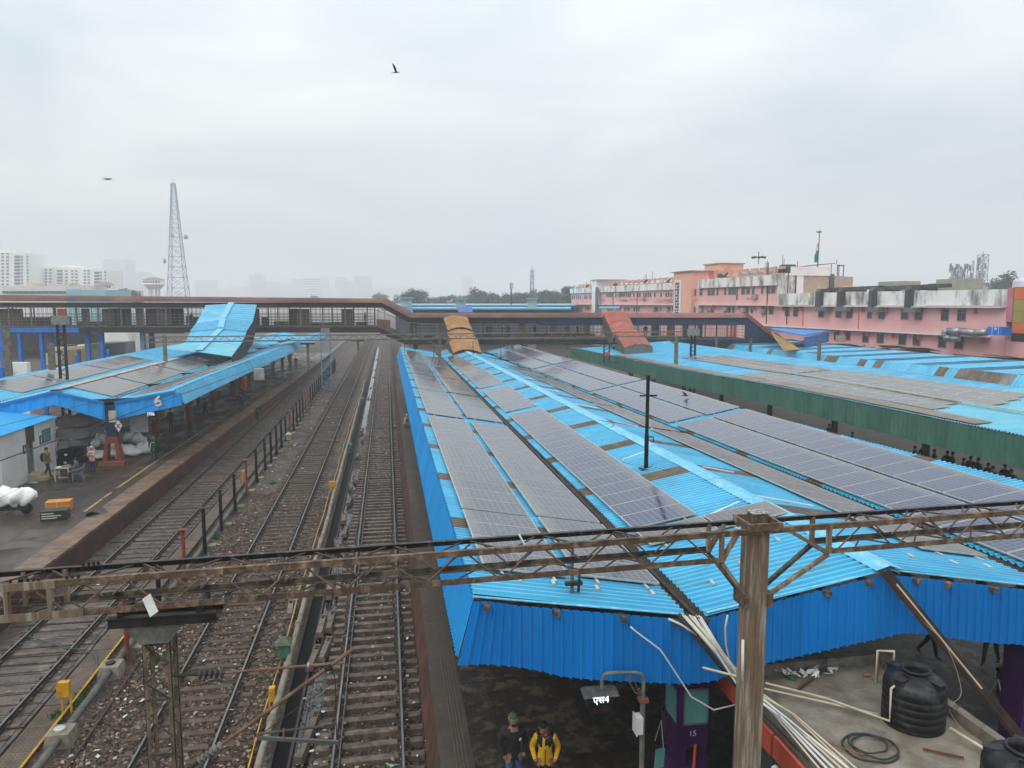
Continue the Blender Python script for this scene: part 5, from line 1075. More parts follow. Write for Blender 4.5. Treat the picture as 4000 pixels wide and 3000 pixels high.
# columns carrying the bridge
for (px, m_, dd) in ((10, steel_blue, 0), (80, steel_blue, 0), (150, steel_blue, 3), (165, steel_blue, 0), (330, steel_blue, 1), (385, steel_blue, 1), (545, sky_steel, 1), (580, navy, 1), (1620, bridge_dark, 1), (2040, bridge_dark, 1), (2470, navy, 1), (2760, navy, 1), (2880, navy, 1)):
    z1 = 7.6 if px < 1500 else 5.95; w_ = 5.5 if px < 500 else 8
    fr_box(px - w_, px + w_, .0, z1, dd, dd + .5, m_, 'column')
for (a, c, y0, y1) in ((2735, 2805, 4.6, 4.9), (2735, 2805, 5.5, 5.7)): fr_box(a, c, y0, y1, 0, .2, navy, 'brace')
# dark mass below the bridge on the left: stored stair and train shed
# ---------------------------------------------------------------- stair canopies
def barrel(t, segs, m_, side_m, arch=.55, name='roof_panel', n=8, split=2):
    for (L0, R0, L1, R1, ) in segs:
        for k in range(split):
            a, c = k / split, (k + 1) / split
            P0, Q0 = L0.lerp(L1, a), R0.lerp(R1, a); P1, Q1 = L0.lerp(L1, c), R0.lerp(R1, c); b = MB(); lf = R.uniform(0, .05)
            for q in range(n):
                f0, f1 = q / n, (q + 1) / n; h0, h1 = math.sin(f0 * math.pi) ** .8 * arch + lf, math.sin(f1 * math.pi) ** .8 * arch + lf; z = Vector((0, 0, 1))
                b.quad(P0.lerp(Q0, f0) + z * h0, P0.lerp(Q0, f1) + z * h1, P1.lerp(Q1, f1) + z * h1, P1.lerp(Q1, f0) + z * h0)
            b.build(name, m_, t)
        b = MB()
        for (a, c) in ((L0, L1), (R0, R1)): b.quad(a, c, c - Vector((0, 0, 2.3)), a - Vector((0, 0, 2.3)))
        b.build('side_cladding', side_m, t)
os_ = thing('stair_canopy', Zp(1825, 1385, 6.0), 'ochre rusted barrel roof over the stair coming down to the main canopy ridge', 'stair roof')
def DPX(px, py_, dep): return Bp(px, py_, dep)
S = [(1732, 1241, 1828, 1241, 98), (1744, 1275, 1838, 1275, 95), (1750, 1297, 1846, 1295, 92), (1757, 1328, 1860, 1326, 88), (1771, 1384, 1880, 1384, 82)]
segs = []
for k, (p, q) in enumerate(zip(S, S[1:])):
    dz = Vector((0, 0, .12 * (k % 2)))
    segs.append((DPX(p[0] - 2 * k, p[1] + 3, p[4]) + dz, DPX(p[2] + 2 * k, p[3] + 3, p[4]) + dz, DPX(q[0], q[1], q[4]) + dz, DPX(q[2], q[3], q[4]) + dz))
barrel(os_, segs, orange_stair, mat('stair_side_dark', (.05, .045, .04), None, 1, .7), .42)
rs_ = thing('stair_canopy', Zp(2490, 1359, 6.4), 'red rusted barrel roof over the stair coming down onto the green-sided canopy', 'stair roof')
S = [(2355, 1226, 2452, 1226, 98), (2378, 1270, 2470, 1262, 94), (2396, 1308, 2486, 1300, 90), (2440, 1360, 2550, 1357, 83)]
segs = [(DPX(p[0] + (8 if k == 2 else 0), p[1] + (2 if k == 2 else 0), p[4]) + Vector((0, 0, .15 * (k == 2))), DPX(p[2] + (18 if k == 2 else 0), p[3], p[4]), DPX(q[0], q[1], q[4]), DPX(q[2], q[3], q[4])) for k, (p, q) in enumerate(zip(S, S[1:]))]
barrel(rs_, segs, red_stair, stair_side, .42)
a, c = segs[-1][2], segs[-1][3]; b = MB()
pts = [a.lerp(c, q / 8) + Vector((0, 0, math.sin(q / 8 * math.pi) ** .8 * .42)) for q in range(9)]; b.quad(*(pts + [c - Vector((0, 0, .75)), a - Vector((0, 0, .75))])); b.build('gable_end', mat('gable_grey', (.16, .16, .14), (.12, .12, .105), 1, .7), rs_)
bs_ = thing('stair_canopy', Zp(775, 1385, 6.0), 'pale blue ribbed gabled roof over the stair coming down to the left canopy', 'stair roof')
S = [(806, 1192, 904, 1187, 1003, 1190, 97), (770, 1262, 871, 1248, 987, 1258, 90), (745, 1300, 862, 1290, 963, 1300, 87), (726, 1342, 825, 1327, 946, 1338, 83), (640, 1368, 776, 1380, 905, 1398, 74)]
for k, (p, q) in enumerate(zip(S, S[1:])):
    up = Vector((0, 0, .12 * (k % 2)))
    A0, M0, C0 = [DPX(p[i], p[i + 1] + (5 if k in (1, 3) else 0), p[6]) + up for i in (0, 2, 4)]; A1, M1, C1 = [DPX(q[i], q[i + 1], q[6]) + up for i in (0, 2, 4)]
    n = 2
    for j in range(n):
        f0, f1 = j / n, (j + 1) / n
        MB().sheet(lambda u: A0.lerp(A1, u), lambda u: M0.lerp(M1, u), f0, f1, .14, .16, (-.3, 0, 1)).build('roof_panel', pale if k == 3 else roof_blue, bs_)
        MB().sheet(lambda u: M0.lerp(M1, u), lambda u: C0.lerp(C1, u), f0, f1, .14, .16, (.3, 0, 1)).build('roof_panel', pale if k == 3 else roof_blue, bs_)
    MB().bar(M0 + Vector((0, 0, .2)), M1 + Vector((0, 0, .2)), .7, .05).build('ridge_cap', cap_blue, bs_)
    b = MB(); b.quad(C0, C1, C1 - Vector((0, 0, 2.4)), C0 - Vector((0, 0, 2.4))); b.build('side_cladding', bridge_dark, bs_)
# awning at the right end of the bridge
aw = thing('awning', DPX(3150, 1330, 96), 'flat blue awning with a deep blue side below the pink wall', 'awning')
P = [DPX(*q) for q in ((3005, 1283, 98), (3240, 1296, 98), (3140, 1313, 88), (3020, 1290, 90))]
MB().hexa(P, [p + Vector((0, 0, .12)) for p in P]).build('roof_sheet', steel_blue if False else mat('awning_blue', (.01, .20, .56), (.01, .17, .5), 1, .5), aw)
Q = [DPX(3140, 1318, 87.8), DPX(3240, 1298, 97.5), DPX(3238, 1335, 97.5), DPX(3144, 1354, 87.8)]; b = MB(); b.quad(*Q); b.build('side_sheet', mat('awning_side', (.008, .17, .50), None, 1, .5), aw)
b = MB(); b.quad(DPX(3012, 1300, 89), DPX(3030, 1300, 92), DPX(3130, 1366, 86), DPX(3060, 1370, 80)); tag(b.build('stair_canopy', mat('ochre_yellow', (.42, .25, .04), (.20, .13, .05), .9, .7)), 'narrow yellow ochre stair roof descending under the blue awning', 'stair roof')
# ---------------------------------------------------------------- second gantry line, in front of the bridge
g2 = thing('portal_gantry', Yp(951 * 1.808, 1420, 74), 'thin far portal gantry on posts just in front of the footbridge', 'gantry')
GY = 74.
def zg2(py_, px): return Yp(px, py_, GY).z
zc1, zc0 = Yp(1500, 1311, GY).z, Yp(1500, 1330, GY).z
X0_, X1_ = Yp(560, 1320, GY).x, Yp(2660, 1320, GY).x
for dy in (0, .6):
    for z in (zc0, zc1): MB().bar((X0_, GY + dy, z), (X1_, GY + dy, z + .2), .10, .09).build('chord', bridge_grey, g2)
b = MB(); x = X0_; k = 0
while x < X1_ - .6:
    f = (x - X0_) / (X1_ - X0_) * .2; b.tube([(x, GY, (zc0 if k % 2 else zc1) + f), (x + .6, GY, (zc1 if k % 2 else zc0) + f)], .02, 4); x += .6; k += 1
o = b.build('lacing', bridge_dark, g2); o['kind'] = 'stuff'
def mast2(px, pyb, pyt, y, label, w_=.28, m_=None, cap=False, t=None):
    x = Yp(px, pyb, y).x; z0 = Yp(px, pyb, y).z; z1 = Yp(px, pyt, y).z
    o = thing('catenary_mast', (x, y, 0), label, 'mast', 'masts along the far gantry line')
    MB().box(x - w_ / 2, x + w_ / 2, y - .12, y + .12, .0 if z0 < 2 else z0, z1).build('shaft', m_ or bridge_grey, o)
    if cap: MB().box(x - .7, x + .7, y - .3, y + .3, z1, z1 + .15).build('cap_beam', dark_m, o)
    return o
mast2(1718, 1432, 1316, 74.2, 'concrete grey gantry mast rising through the main canopy near the ochre stair', .32)
for s in (-1, 1):
    x = Yp(1718, 1340, 74).x
    MB().bar((x + s * 1.1, 74, zc0 + .05), (x, 74, zc0 - .9), .1, .1).build('knee_brace', bridge_grey, g2); MB().bar((x + s * 1.1, 74, zc0 + .05), (x, 74, zc1), .1, .1).build('knee_brace', bridge_grey, g2)
mast2(2212, 1400, 1345, 74, 'grey mast below the far gantry at the green canopy end', .3, None, True)
mast2(2640, 1425, 1310, 66, 'grey mast standing on the green-sided canopy roof, left of the lattice post', .3)
for s in (-1,): x = Yp(2640, 1330, 66).x; MB().bar((x - 1.0, 66.2, Yp(2620, 1330, 66).z + .25), (x, 66, Yp(2640, 1345, 66).z), .1, .1).build('knee_brace', bridge_grey, g2)
mast2(2797, 1375, 1318, 84, 'slim grey mast behind the solar rows under the bridge', .24)
mast2(2930, 1392, 1318, 80, 'grey mast with a small cap at the right end of the far gantry', .28, None, True)
mast2(3197, 1428, 1322, 72, 'pale weathered mast standing before the far blue roof', .28)
mast2(647, 1412, 1310, 74, 'grey mast left of the blue stair roof', .3)
mast2(204, 1445, 1340, 66, 'concrete post with cable brackets behind the left canopy', .45)
mast2(36, 1470, 1280, 66, 'thick grey mast at the extreme left', .5)
def latt(px, pyb, pyt, y, label, m_, w_=.5):
    x = Yp(px, pyb, y).x; z1 = Yp(px, pyt, y).z; o = thing('lattice_mast', (x, y, 0), label, 'mast')
    for s in (-1, 1): MB().box(x + s * w_ / 2 - .06, x + s * w_ / 2 + .06, y - .15, y + .15, 0, z1).build('leg', m_, o)
    b = MB(); z = 0; k = 0
    while z < z1 - .4: b.bar((x - w_ / 2 * (1 if k % 2 else -1), y, z), (x + w_ / 2 * (1 if k % 2 else -1), y, z + .4), .07, .05); z += .4; k += 1
    b.build('lacing', m_, o); MB().box(x - .55, x + .55, y - .3, y + .3, z1, z1 + .7).build('cap_box', mat('cap_grey', (.22, .24, .21), None, 3, .6), o); return o
latt(245, 1400, 1268, 64, 'grey lattice mast with a box on top, left of the blue supports', bridge_dark)
latt(2706, 1400, 1310, 72, 'dark lattice post with a box on top near the right bridge end', bridge_dark, .45)
latt(1276, 1492, 1302, 100, 'pale blue battened mast between the left canopy and the fence posts', sky_steel, 1.2)
for i, (px, yb, yt, y, lb) in enumerate([(1205, 1450, 1345, 76, 'grey mast with a dark cap at the left platform, before the blue battened mast'), (1400, 1400, 1333, 78, 'rusty lattice mast foot in the middle of the tracks with a wide cap')]):
    mast2(px, yb, yt, y, lb, .25, None, True)
ms = thing('hanging_mast', Yp(2370, 1385, 72), 'dark lattice drop post with a red plate hanging over the green canopy', 'mast')
x, z1, z0 = Yp(2370, 1340, 72).x, Yp(2370, 1345, 72).z, Yp(2370, 1418, 72).z
for s in (-.28, .28): MB().box(x + s - .04, x + s + .04, 71.9, 72.1, z0, z1).build('leg', dark_m, ms)
MB().box(x - 1.1, x + 1.1, 71.8, 72.2, z1, z1 + .2).build('cap_beam', dark_m, ms)
for k in range(5): MB().bar((x - .28, 72, z0 + k * .4), (x + .28, 72, z0 + .4 + k * .4), .05, .05).build('lacing_bar', grimy_m, ms)
MB().box(x - .3, x + .3, 71.8, 71.85, z0 + .75, z0 + 1.1).build('red_plate', mat('red_plate', (.6, .09, .06), None, 3, .5), ms)
for (x0, y0, x1, y1, lb) in ((2400, 1400, 2445, 1392, 'short cantilever arm right of the red plate'), (2225, 1370, 2275, 1398, 'short cantilever arm at the end of the green valance'), (2380, 1418, 2420, 1416, 'lower cantilever arm by the red plate')):
    o = MB().tube([Yp(x0, y0, 72), Yp(x1, y1, 72)], .03, 5); tag(o.build('cantilever_bracket', dark_m), lb, 'bracket')
for k, (px, y) in enumerate([(1569, 84), (1621, 90), (1690, 84), (1824, 73), (1945, 74), (1983, 88), (525, 100), (877, 92)]):
    pass
for k, (x, y, z) in enumerate([(1.9, 84, 6.0), (3.1, 85, 5.9), (5.1, 83, 5.5), (8.7, 76, 6.1), (12.2, 80, 5.4), (13.6, 86, 5.6)]):
    o = MB().tube([(x, y, z), (x, y, z + 1.5)], .035, 5); tag(o.build('earthing_rod', dark_m), 'thin dark rod at the far end of the main canopy, ' + ordw(k) + ' from the left', 'rod')
# ================================================================ PINK STATION BUILDING (facade plane recedes to the left)
P0 = Vector((55, 219, 0)); T_ = (Vector((67.4, 76, 0)) - P0).normalized(); NN = Vector((T_.y, -T_.x, 0))
if NN.x > 0: NN = -NN
def FS(px, py_):
    d = ray(px, py_); n = NN; k = (P0 - CAM).dot(n) / Vector((d.x, d.y, 0)).dot(n); p = CAM + d * k; return ((p - P0).dot(T_), p.z)
def FP(s, z, o=0.): return P0 + T_ * s + NN * o + Vector((0, 0, z))
def fbox(s0, s1, z0, z1, o0, o1, name, m_, t, **k):
    b = MB(); b.hexa([FP(s0, z0, o0), FP(s1, z0, o0), FP(s1, z0, o1), FP(s0, z0, o1)], [FP(s0, z1, o0), FP(s1, z1, o0), FP(s1, z1, o1), FP(s0, z1, o1)]); return b.build(name, m_, t, **k)
def pbox(x0, y0, x1, y1, o0, o1, name, m_, t):
    xm, ym = (x0 + x1) / 2, (y0 + y1) / 2; s0, s1 = FS(x0, ym)[0], FS(x1, ym)[0]; return fbox(s0, s1, FS(xm, y1)[1], FS(xm, y0)[1], o0, o1, name, m_, t)
pb_ = thing('station_building', FP(70, 0), 'long pink station building with stained white parapets stretching along the right', 'building')
a3 = lambda x, y: (2200 + x / 3.687, 950 + y / 3.687)
a4 = lambda x, y: (2700 + x / 3.16, 850 + y / 3.16)
a5 = lambda x, y: (3400 + x / 3.687, 950 + y / 3.687)
fbox(-.2, 105, 0, 14.4, -14, 0, 'wall', pink, pb_); fbox(105, 147.2, 0, 11.1, -14, 0, 'wall', pink, pb_)
fbox(147.2, 152, 0, 7.3, -12, -.1, 'wall', pink, pb_)
# parapets
for (s0, s1) in ((-.3, 20.3), (23.5, 68.2)):
    k = 0; s = s0
    while s < s1 - .2: e = min(s + 5.2, s1); fbox(s + .03, e - .03, 14.3, 15.75, -.6, .5 + .02 * (k % 2), 'parapet_panel', stain_white, pb_); s = e; k += 1
s = 78.3
while s < 104.8: e = min(s + 7.5, 105.); fbox(s + .03, e - .03, 14.4, 16.1, -.6, .55, 'parapet_panel', stain_white, pb_); s = e
s = 105.2
while s < 147: e = min(s + 7.4, 147.2); fbox(s + .02, e - .02, 11.2, 13.0, -.6, .55, 'parapet_panel', stain_white, pb_); s = e
for (s0, s1, z) in ((0, 20.5, 11.1), (23.6, 68, 11.1), (78, 104.9, 11.15), (104.9, 147.1, 11.05), (97, 145.5, 7.70)):
    fbox(s0, s1, z - .12, z + .02, 0, .95, 'ledge', white_m, pb_)
    s = s0 + 1.5
    while s < s1: fbox(s, s + .1, z - .8, z - .12, 0, .6, 'ledge_bracket', redwall, pb_) if s > 70 else None; s += 4.6
# upper crenellated railings on the roof
crm = mat('peach_rail', (.60, .33, .25), (.52, .28, .21), .8, .8)
for (s0, s1, zb0, h) in ((4, 20, 15.75, 1.1), (28, 67, 15.75, 1.35), (82, 104.5, 16.1, 1.5)):
    fbox(s0, s1, zb0, zb0 + .35, -1.2, -.9, 'roof_rail', crm, pb_); s = s0; w_ = (s1 - s0) / round((s1 - s0) / 2.9)
    while s < s1 - .5: fbox(s, s + .45, zb0, zb0 + h, -1.25, -.85, 'roof_rail_pier', crm, pb_); fbox(s + w_ * .45, s + w_, zb0 + h - .5, zb0 + h - .05, -1.2, -.9, 'roof_rail_slab', crm, pb_); s += w_
# towers
tw = [a3(500, 535), a3(610, 1000)]
fbox(20.3, 23.7, 0, 17.55, -6, 1.2, 'white_tower', clean_white, pb_); fbox(19.6, 25.5, 17.55, 17.75, -7, 1.5, 'tower_slab', grey_green, pb_); pbox(a3(524, 0)[0], a3(0, 635)[1], a3(556, 0)[0], a3(0, 1005)[1], 1.1, 1.26, 'stair_window', win_m, pb_)
pbox(a3(745, 0)[0], a3(0, 548)[1], a3(1000, 0)[0], a3(0, 560)[1], -5, -1.5, 'roof_slab', grey_green, pb_)
fbox(68.5, 76.2, 0, 17.8, -3, .9, 'pink_tower', peach, pb_); fbox(67.8, 76.7, 17.8, 18.0, -5.5, 1.3, 'tower_slab', stone_w, pb_); fbox(70, 76.15, 14, 17.78, -5.3, -3, 'tower_wing', redwall, pb_)
x0, x1, y0, y1 = a3(1683, 0)[0], a3(1770, 0)[0], a3(0, 535)[1], a3(0, 1015)[1]
x0 -= 6; x1 -= 6
pbox(x0, y0, x1, y1, .85, .98, 'window_surround', clean_white, pb_)
pbox(x0 + 3, y0 + 6, x1 - 5, y1, .9, 1.02, 'stair_window', win_m, pb_)
for k in range(11):
    yy = y0 + 8 + k * 11.3; pbox(x0 + 3, yy, x1 - 5, yy + 1.6, 1.0, 1.1, 'transom', clean_white, pb_)
    if k % 2: pbox(x0 + 9, yy, x0 + 10.5, yy + 11, 1.0, 1.1, 'mullion', clean_white, pb_)
fbox(70, 76.2, 14.5, 19.4, -10.8, -5.4, 'rooftop_block', peach, pb_); fbox(69.7, 76.5, 19.4, 19.6, -11, -5.1, 'rooftop_slab', stone_w, pb_)
# window builder
def win(x0, y0, x1, y1, o=0., bars=True, fr=None, arch=False):
    s0, s1 = FS(x0, (y0 + y1) / 2)[0], FS(x1, (y0 + y1) / 2)[0]; z0, z1 = FS((x0 + x1) / 2, y1)[1], FS((x0 + x1) / 2, y0)[1]; ww = s1 - s0
    f = fbox(s0, s1, z0, z1, o + .02, o + .08, 'window', fr or win_fr, pb_); e = min(.12, ww * .12)
    b = MB()
    def add(a, c, d, g): b.hexa([FP(a, d, o + .08), FP(c, d, o + .08), FP(c, d, o + .10), FP(a, d, o + .10)], [FP(a, g, o + .08), FP(c, g, o + .08), FP(c, g, o + .10), FP(a, g, o + .10)])
    if bars:
        zm = z0 + (z1 - z0) * .68; add(s0 + e, s0 + ww / 2 - .03, z0 + e, zm - .05); add(s0 + ww / 2 + .03, s1 - e, z0 + e, zm - .05); add(s0 + e, s1 - e, zm + .05, z1 - e)
    else: add(s0 + e, s1 - e, z0 + e, z1 - e)
    b.build('pane', win_m, f)
def wl_(lst, y0, y1, conv, w_, bars=False):
    for x in lst:
        xa, ya = conv(x, y0); xb, yb = conv(x + w_, y1); win(xa, ya, xb, yb, 0, bars)
wl_([128, 154, 190, 216, 243, 308, 332, 380, 404, 428, 458, 476], 752, 806, a3, 15); wl_([135, 158, 178, 226, 248, 268, 322, 345, 366, 412, 456], 915, 965, a3, 15)
wl_([628, 652, 675, 698, 752, 805, 826, 905, 932, 958, 1012, 1068, 1098, 1155, 1184, 1218, 1250, 1312, 1404, 1478, 1512, 1548, 1588], 712, 775, a3, 19); wl_([638, 662, 686, 758, 786, 815, 880, 908, 938, 1015, 1045, 1078, 1395, 1568], 918, 978, a3, 19)
for (x0, x1) in ((845, 895), (1312, 1372), (1485, 1545)):
    yy = (712, 770) if x0 < 900 else (915, 985); q0, q1 = a3(x0, yy[0]), a3(x1, yy[1]); win(q0[0], q0[1], q1[0], q1[1])
for (x0, x1) in ((30, 66), (104, 140), (206, 246), (252, 290), (316, 338), (410, 434), (460, 502), (508, 554), (622, 668), (682, 726), (752, 782), (868, 892), (930, 978), (990, 1042)):
    sl = (x0 / 1000) * 30; q0, q1 = a4(x0, 882 - sl), a4(x1, 966 - sl); win(q0[0], q0[1], q1[0], q1[1])
for (x0, x1) in ((18, 56), (95, 132), (245, 282), (400, 490), (510, 535), (622, 712), (738, 765), (866, 920), (965, 1020)):
    q0, q1 = a4(x0, 1098), a4(x1, 1180 + (15 if x0 > 850 else 0)); win(q0[0], q0[1], q1[0], q1[1], 0, x1 - x0 > 50)
for (x0, y0, x1, y1) in ((1160, 1098, 1218, 1218), (1265, 1100, 1325, 1222), (1572, 1108, 1636, 1232), (1785, 1112, 1855, 1238), (1918, 1118, 1990, 1243)):
    q0, q1 = a4(x0, y0), a4(x1, y1); win(q0[0], q0[1], q1[0], q1[1])
for (x0, y0, x1, y1) in ((-40, 920, 28, 1082), (125, 930, 215, 1092), (443, 938, 548, 1100), (645, 942, 752, 1108), (1018, 945, 1136, 1118), (1255, 948, 1380, 1122)):
    q0, q1 = a5(x0, y0), a5(x1, y1); win(q0[0], q0[1], q1[0], q1[1])
for (x0, y0, x1, y1) in ((95, 1290, 198, 1440), (412, 1300, 522, 1468), (614, 1308, 722, 1478), (980, 1325, 1102, 1508), (1215, 1350, 1342, 1526), (-110, 1282, -20, 1430)):
    q0, q1 = a5(x0, y0), a5(x1, y1); win(q0[0], q0[1], q1[0], q1[1], 0, False)
for (x0, x1) in ((1765, 1832), (1903, 1970)): q0, q1 = a4(x0, 1400), a4(x1, 1515); win(q0[0], q0[1], q1[0], q1[1], 0, False)
for x in (1385, 2075): q = a4(x, 1100); s = FS(q[0], q[1])[0]; fbox(s, s + .12, 7.8, 11, 0, .12, 'drainpipe', redwall, pb_)
for (s, z0, z1) in ((101.5, 8, 18.3), (72, 8, 14), (92, 12, 15), (33, 8, 14), (48, 8, 14), (107.2, 8, 17.5)): fbox(s, s + .1, z0, z1, .05, .2, 'drainpipe', mat('rusty_pipe', (.16, .08, .06), None, 2, .7), pb_)
r = random.Random(31)
for k in range(26):   # wiring and pipes on the wall
    s = r.uniform(24, 106); z = r.choice([12.1, 12.3, 11.7, 8.9]) + r.uniform(-.25, .25); ln = r.uniform(1, 6)
    MB().tube([FP(s, z, .12), FP(s + ln * .5, z - r.uniform(0, .35), .12), FP(s + ln, z + r.uniform(-.1, .1), .12)], .045, 4).build('wall_pipe', redwall if k % 2 else mat('grime', (.12, .09, .08), None, 2, .8), pb_)
# white block on top of the right wing
def ebox(o0, o1, z0, z1, d, name, m_): return fbox(105.0, 105.0 + d, z0, z1, o0, o1, name, m_, pb_)   # pieces on the end face of the tall wing
ebox(-2.8, .5, 12.6, 16.05, .12, 'stained_wall', stain_white); ebox(-4.2, -2.82, 12.6, 16.0, .2, 'white_pier', clean_white); ebox(-12.0, -4.22, 12.6, 16.0, .1, 'tan_wall', tan_wall); ebox(-9.3, -1.8, 16.0, 17.45, .35, 'sign_band', clean_white)
fbox(96, 104.98, 14.4, 15.9, -14, -.8, 'roof_house', tan_wall, pb_); ebox(-9.9, -9.2, 12.6, 16.3, .5, 'green_chute', mat('chute_green', (.06, .14, .12), None, 1, .6)); ebox(-2.85, -2.7, 12.6, 16, .25, 'dark_joint', dark_m)
b = MB(); P = [FP(104.5, 17.6, -5), FP(104.5, 18.2, -10.8), FP(100, 18.2, -10.8), FP(100, 17.6, -5)]
b.hexa([p - Vector((0, 0, .12)) for p in P], P); b.build('canopy_sheet', mat('orange_sheet', (.42, .12, .06), (.3, .1, .05), .5, .6), pb_)
for o_ in (-9.5, -10.7, -11.0, -11.9): ebox(o_ - .1, o_, 16.0, 17.9, .1, 'frame_post', dark_m)
ebox(-11.9, -10.7, 17.65, 17.8, .1, 'frame_rail', dark_m)
# dark ventilation ducts hooking over the parapet
for k, (xa, xb, yt) in enumerate(((3219, 3247, 1137), (3305, 3334, 1135), (3431, 3462, 1130), (3574, 3608, 1124))):
    t = thing('ventilation_duct', FP(FS(xa, 1180)[0], 10, .7), 'dark square duct hooked over the white parapet, ' + ordw(k) + ' from the left', 'duct', 'ducts on the pink building')
    s0, s1 = FS(xa, 1180)[0] - .35, FS(xb, 1180)[0] - 1.0
    for nm, (z0, z1, o0, o1) in (('drop_section', (10.6, 13.1, .56, 1.35)), ('bend', (13.1, 13.6, .2, 1.35)), ('roof_section', (13.1, 13.6, -3, .2))):
        b = MB(); b.hexa([FP(s0, z0, o0), FP(s1, z0, o0), FP(s1, z0, o1), FP(s0, z0, o1)], [FP(s0 + .05, z1, o0), FP(s1 - .05, z1, o0), FP(s1 - .05, z1, o1 - (.4 if nm == 'bend' else 0)), FP(s0 + .05, z1, o1 - (.4 if nm == 'bend' else 0))]); b.build(nm, duct_m, t)
    b = MB(); b.hexa([FP(s0, 10.3, .6), FP(s1 + 1.3, 10.3, .6), FP(s1 + 1.3, 10.3, 1.5), FP(s0, 10.3, 1.5)], [FP(s0, 10.9, .6), FP(s1 + 1.3, 10.9, .6), FP(s1 + 1.3, 10.9, 1.5), FP(s0, 10.9, 1.5)]); b.build('lower_bend', mat('duct_grey', (.14, .16, .17), (.10, .11, .12), 1, .5), t)
    if k in (0, 2): b = MB(); b.hexa([FP(s0, 13.2, -1.6), FP(s1 + 10, 13.4, -1.6), FP(s1 + 10, 13.4, -.7), FP(s0, 13.2, -.7)], [FP(s0, 13.75, -1.6), FP(s1 + 10, 13.85, -1.6), FP(s1 + 10, 13.85, -.7), FP(s0, 13.75, -.7)]); b.build('long_run', duct_m, t)
for (xa, xb, yt, lb) in ((3359, 3450, 1112, 'left'), (3579, 3683, 1103, 'right')):
    s0, s1 = FS(xa, 1130)[0], FS(xb, 1130)[0]; z = FS(xa, yt)[1] + .4; t = fbox(s0, s1, 12.5, z, -6, -3, 'plant_room', grey_green, None); tag(t, lb + ' grey green box-shaped plant unit on the roof behind the ducts', 'plant unit')
# silver duct with blue unit
t = thing('silver_duct', FP(FS(3745, 1300)[0], 7, 1.6), 'silver duct bending down over the ledge beside the blue ventilation unit', 'duct')
q = [FP(*FS(3905, 1297), 1.8), FP(*FS(3860, 1300), 1.8), FP(*FS(3800, 1293), 1.8), FP(*FS(3755, 1293), 1.9), FP(*FS(3742, 1300), 1.9), FP(*FS(3742, 1315), 1.9), FP(*FS(3760, 1322), 1.7), FP(*FS(3785, 1320), 1.2)]
for k in range(len(q) - 1): MB().tube([q[k], q[k + 1]], [.42, .42], 8).build('duct_section', silver, t, smooth=True)
t = thing('ventilation_unit', FP(*FS(3955, 1292), 1.8), 'blue box ventilation unit at the right edge on the pink ledge', 'ventilation unit')
pbox(3930, 1276, 3988, 1308, 1.2, 2.6, 'casing', steel_blue, t)
for x in (3950, 3975): pbox(x, 1276, x + 1.2, 1308, 2.6, 2.65, 'seam', white_m, t)
pbox(3961, 1279, 3968, 1287, 2.6, 2.64, 'label_plate', white_m, t)
# orange and olive cladding
cb = thing('clad_building', FP(150, 0), 'building clad in orange and olive panels at the right edge', 'building')
fbox(147.9, 163, 7.3, 13.2, -10, -.05, 'core_wall', dark_m, cb); fbox(147.2, 147.9, 9.4, 13.15, -.5, .1, 'pink_pilaster', mat('pilaster', (.55, .2, .25), None, .5, .8), cb)
for r_ in range(4):
    z0, z1, m_ = ((11.85, 13.15, orange_p), (10.62, 11.82, olive), (9.38, 10.59, olive), (8.2, 9.35, orange_p))[r_]
    for k in range(10): fbox(147.95 + k * 1.45, 147.95 + k * 1.45 + 1.42, z0, z1, -.05, .02, 'cladding_panel', m_, cb)
sw = fbox(152, 163, 3.5, 7.5, -6, .3, 'stone_wall', stone_w, None); tag(sw, 'rough tan stone wall with two round holes at the right edge', 'wall')
r = random.Random(2)
for i in range(7):
    s = 152.05 + r.uniform(0, .3)
    while s < 158:
        w_ = r.uniform(.4, .9); b = fbox(s, s + w_ - .05, 3.6 + i * .54, 4.08 + i * .54, .3, .36 + r.uniform(0, .03), 'stone', stone_w if r.random() < .7 else mat('stone_pale', (.40, .36, .29), None, 1, .9, rnd=.1), sw); s += w_
for s in (154.1, 156.6): MB().tube([FP(s, 6.9, .36), FP(s, 6.9, .42)], .32, 14).build('hole', black_m, sw)
fbox(152, 158.5, 7.5, 12, -2, -1, 'brick_pier', mat('pier', (.3, .29, .27), None, 1, .8), sw) if False else None
for k, (x_, y_) in enumerate([(2745, 1212), (2768, 1218), (2840, 1208), (2912, 1212), (2986, 1216), (2560, 1208), (2612, 1212), (2420, 1150), (2520, 1165), (2955, 1158)]):
    s_, z_ = FS(x_, y_); o = fbox(s_ - .5, s_ + .5, z_ - .35, z_ + .4, .15, .7, 'air_conditioner', mat('ac_grey', (.40, .39, .36), (.25, .24, .22), 1, .6), None); tag(o, 'small grey air conditioner box on the pink wall, ' + ordw(k) + ' of ten', 'air conditioner', 'air conditioners on the pink wall')
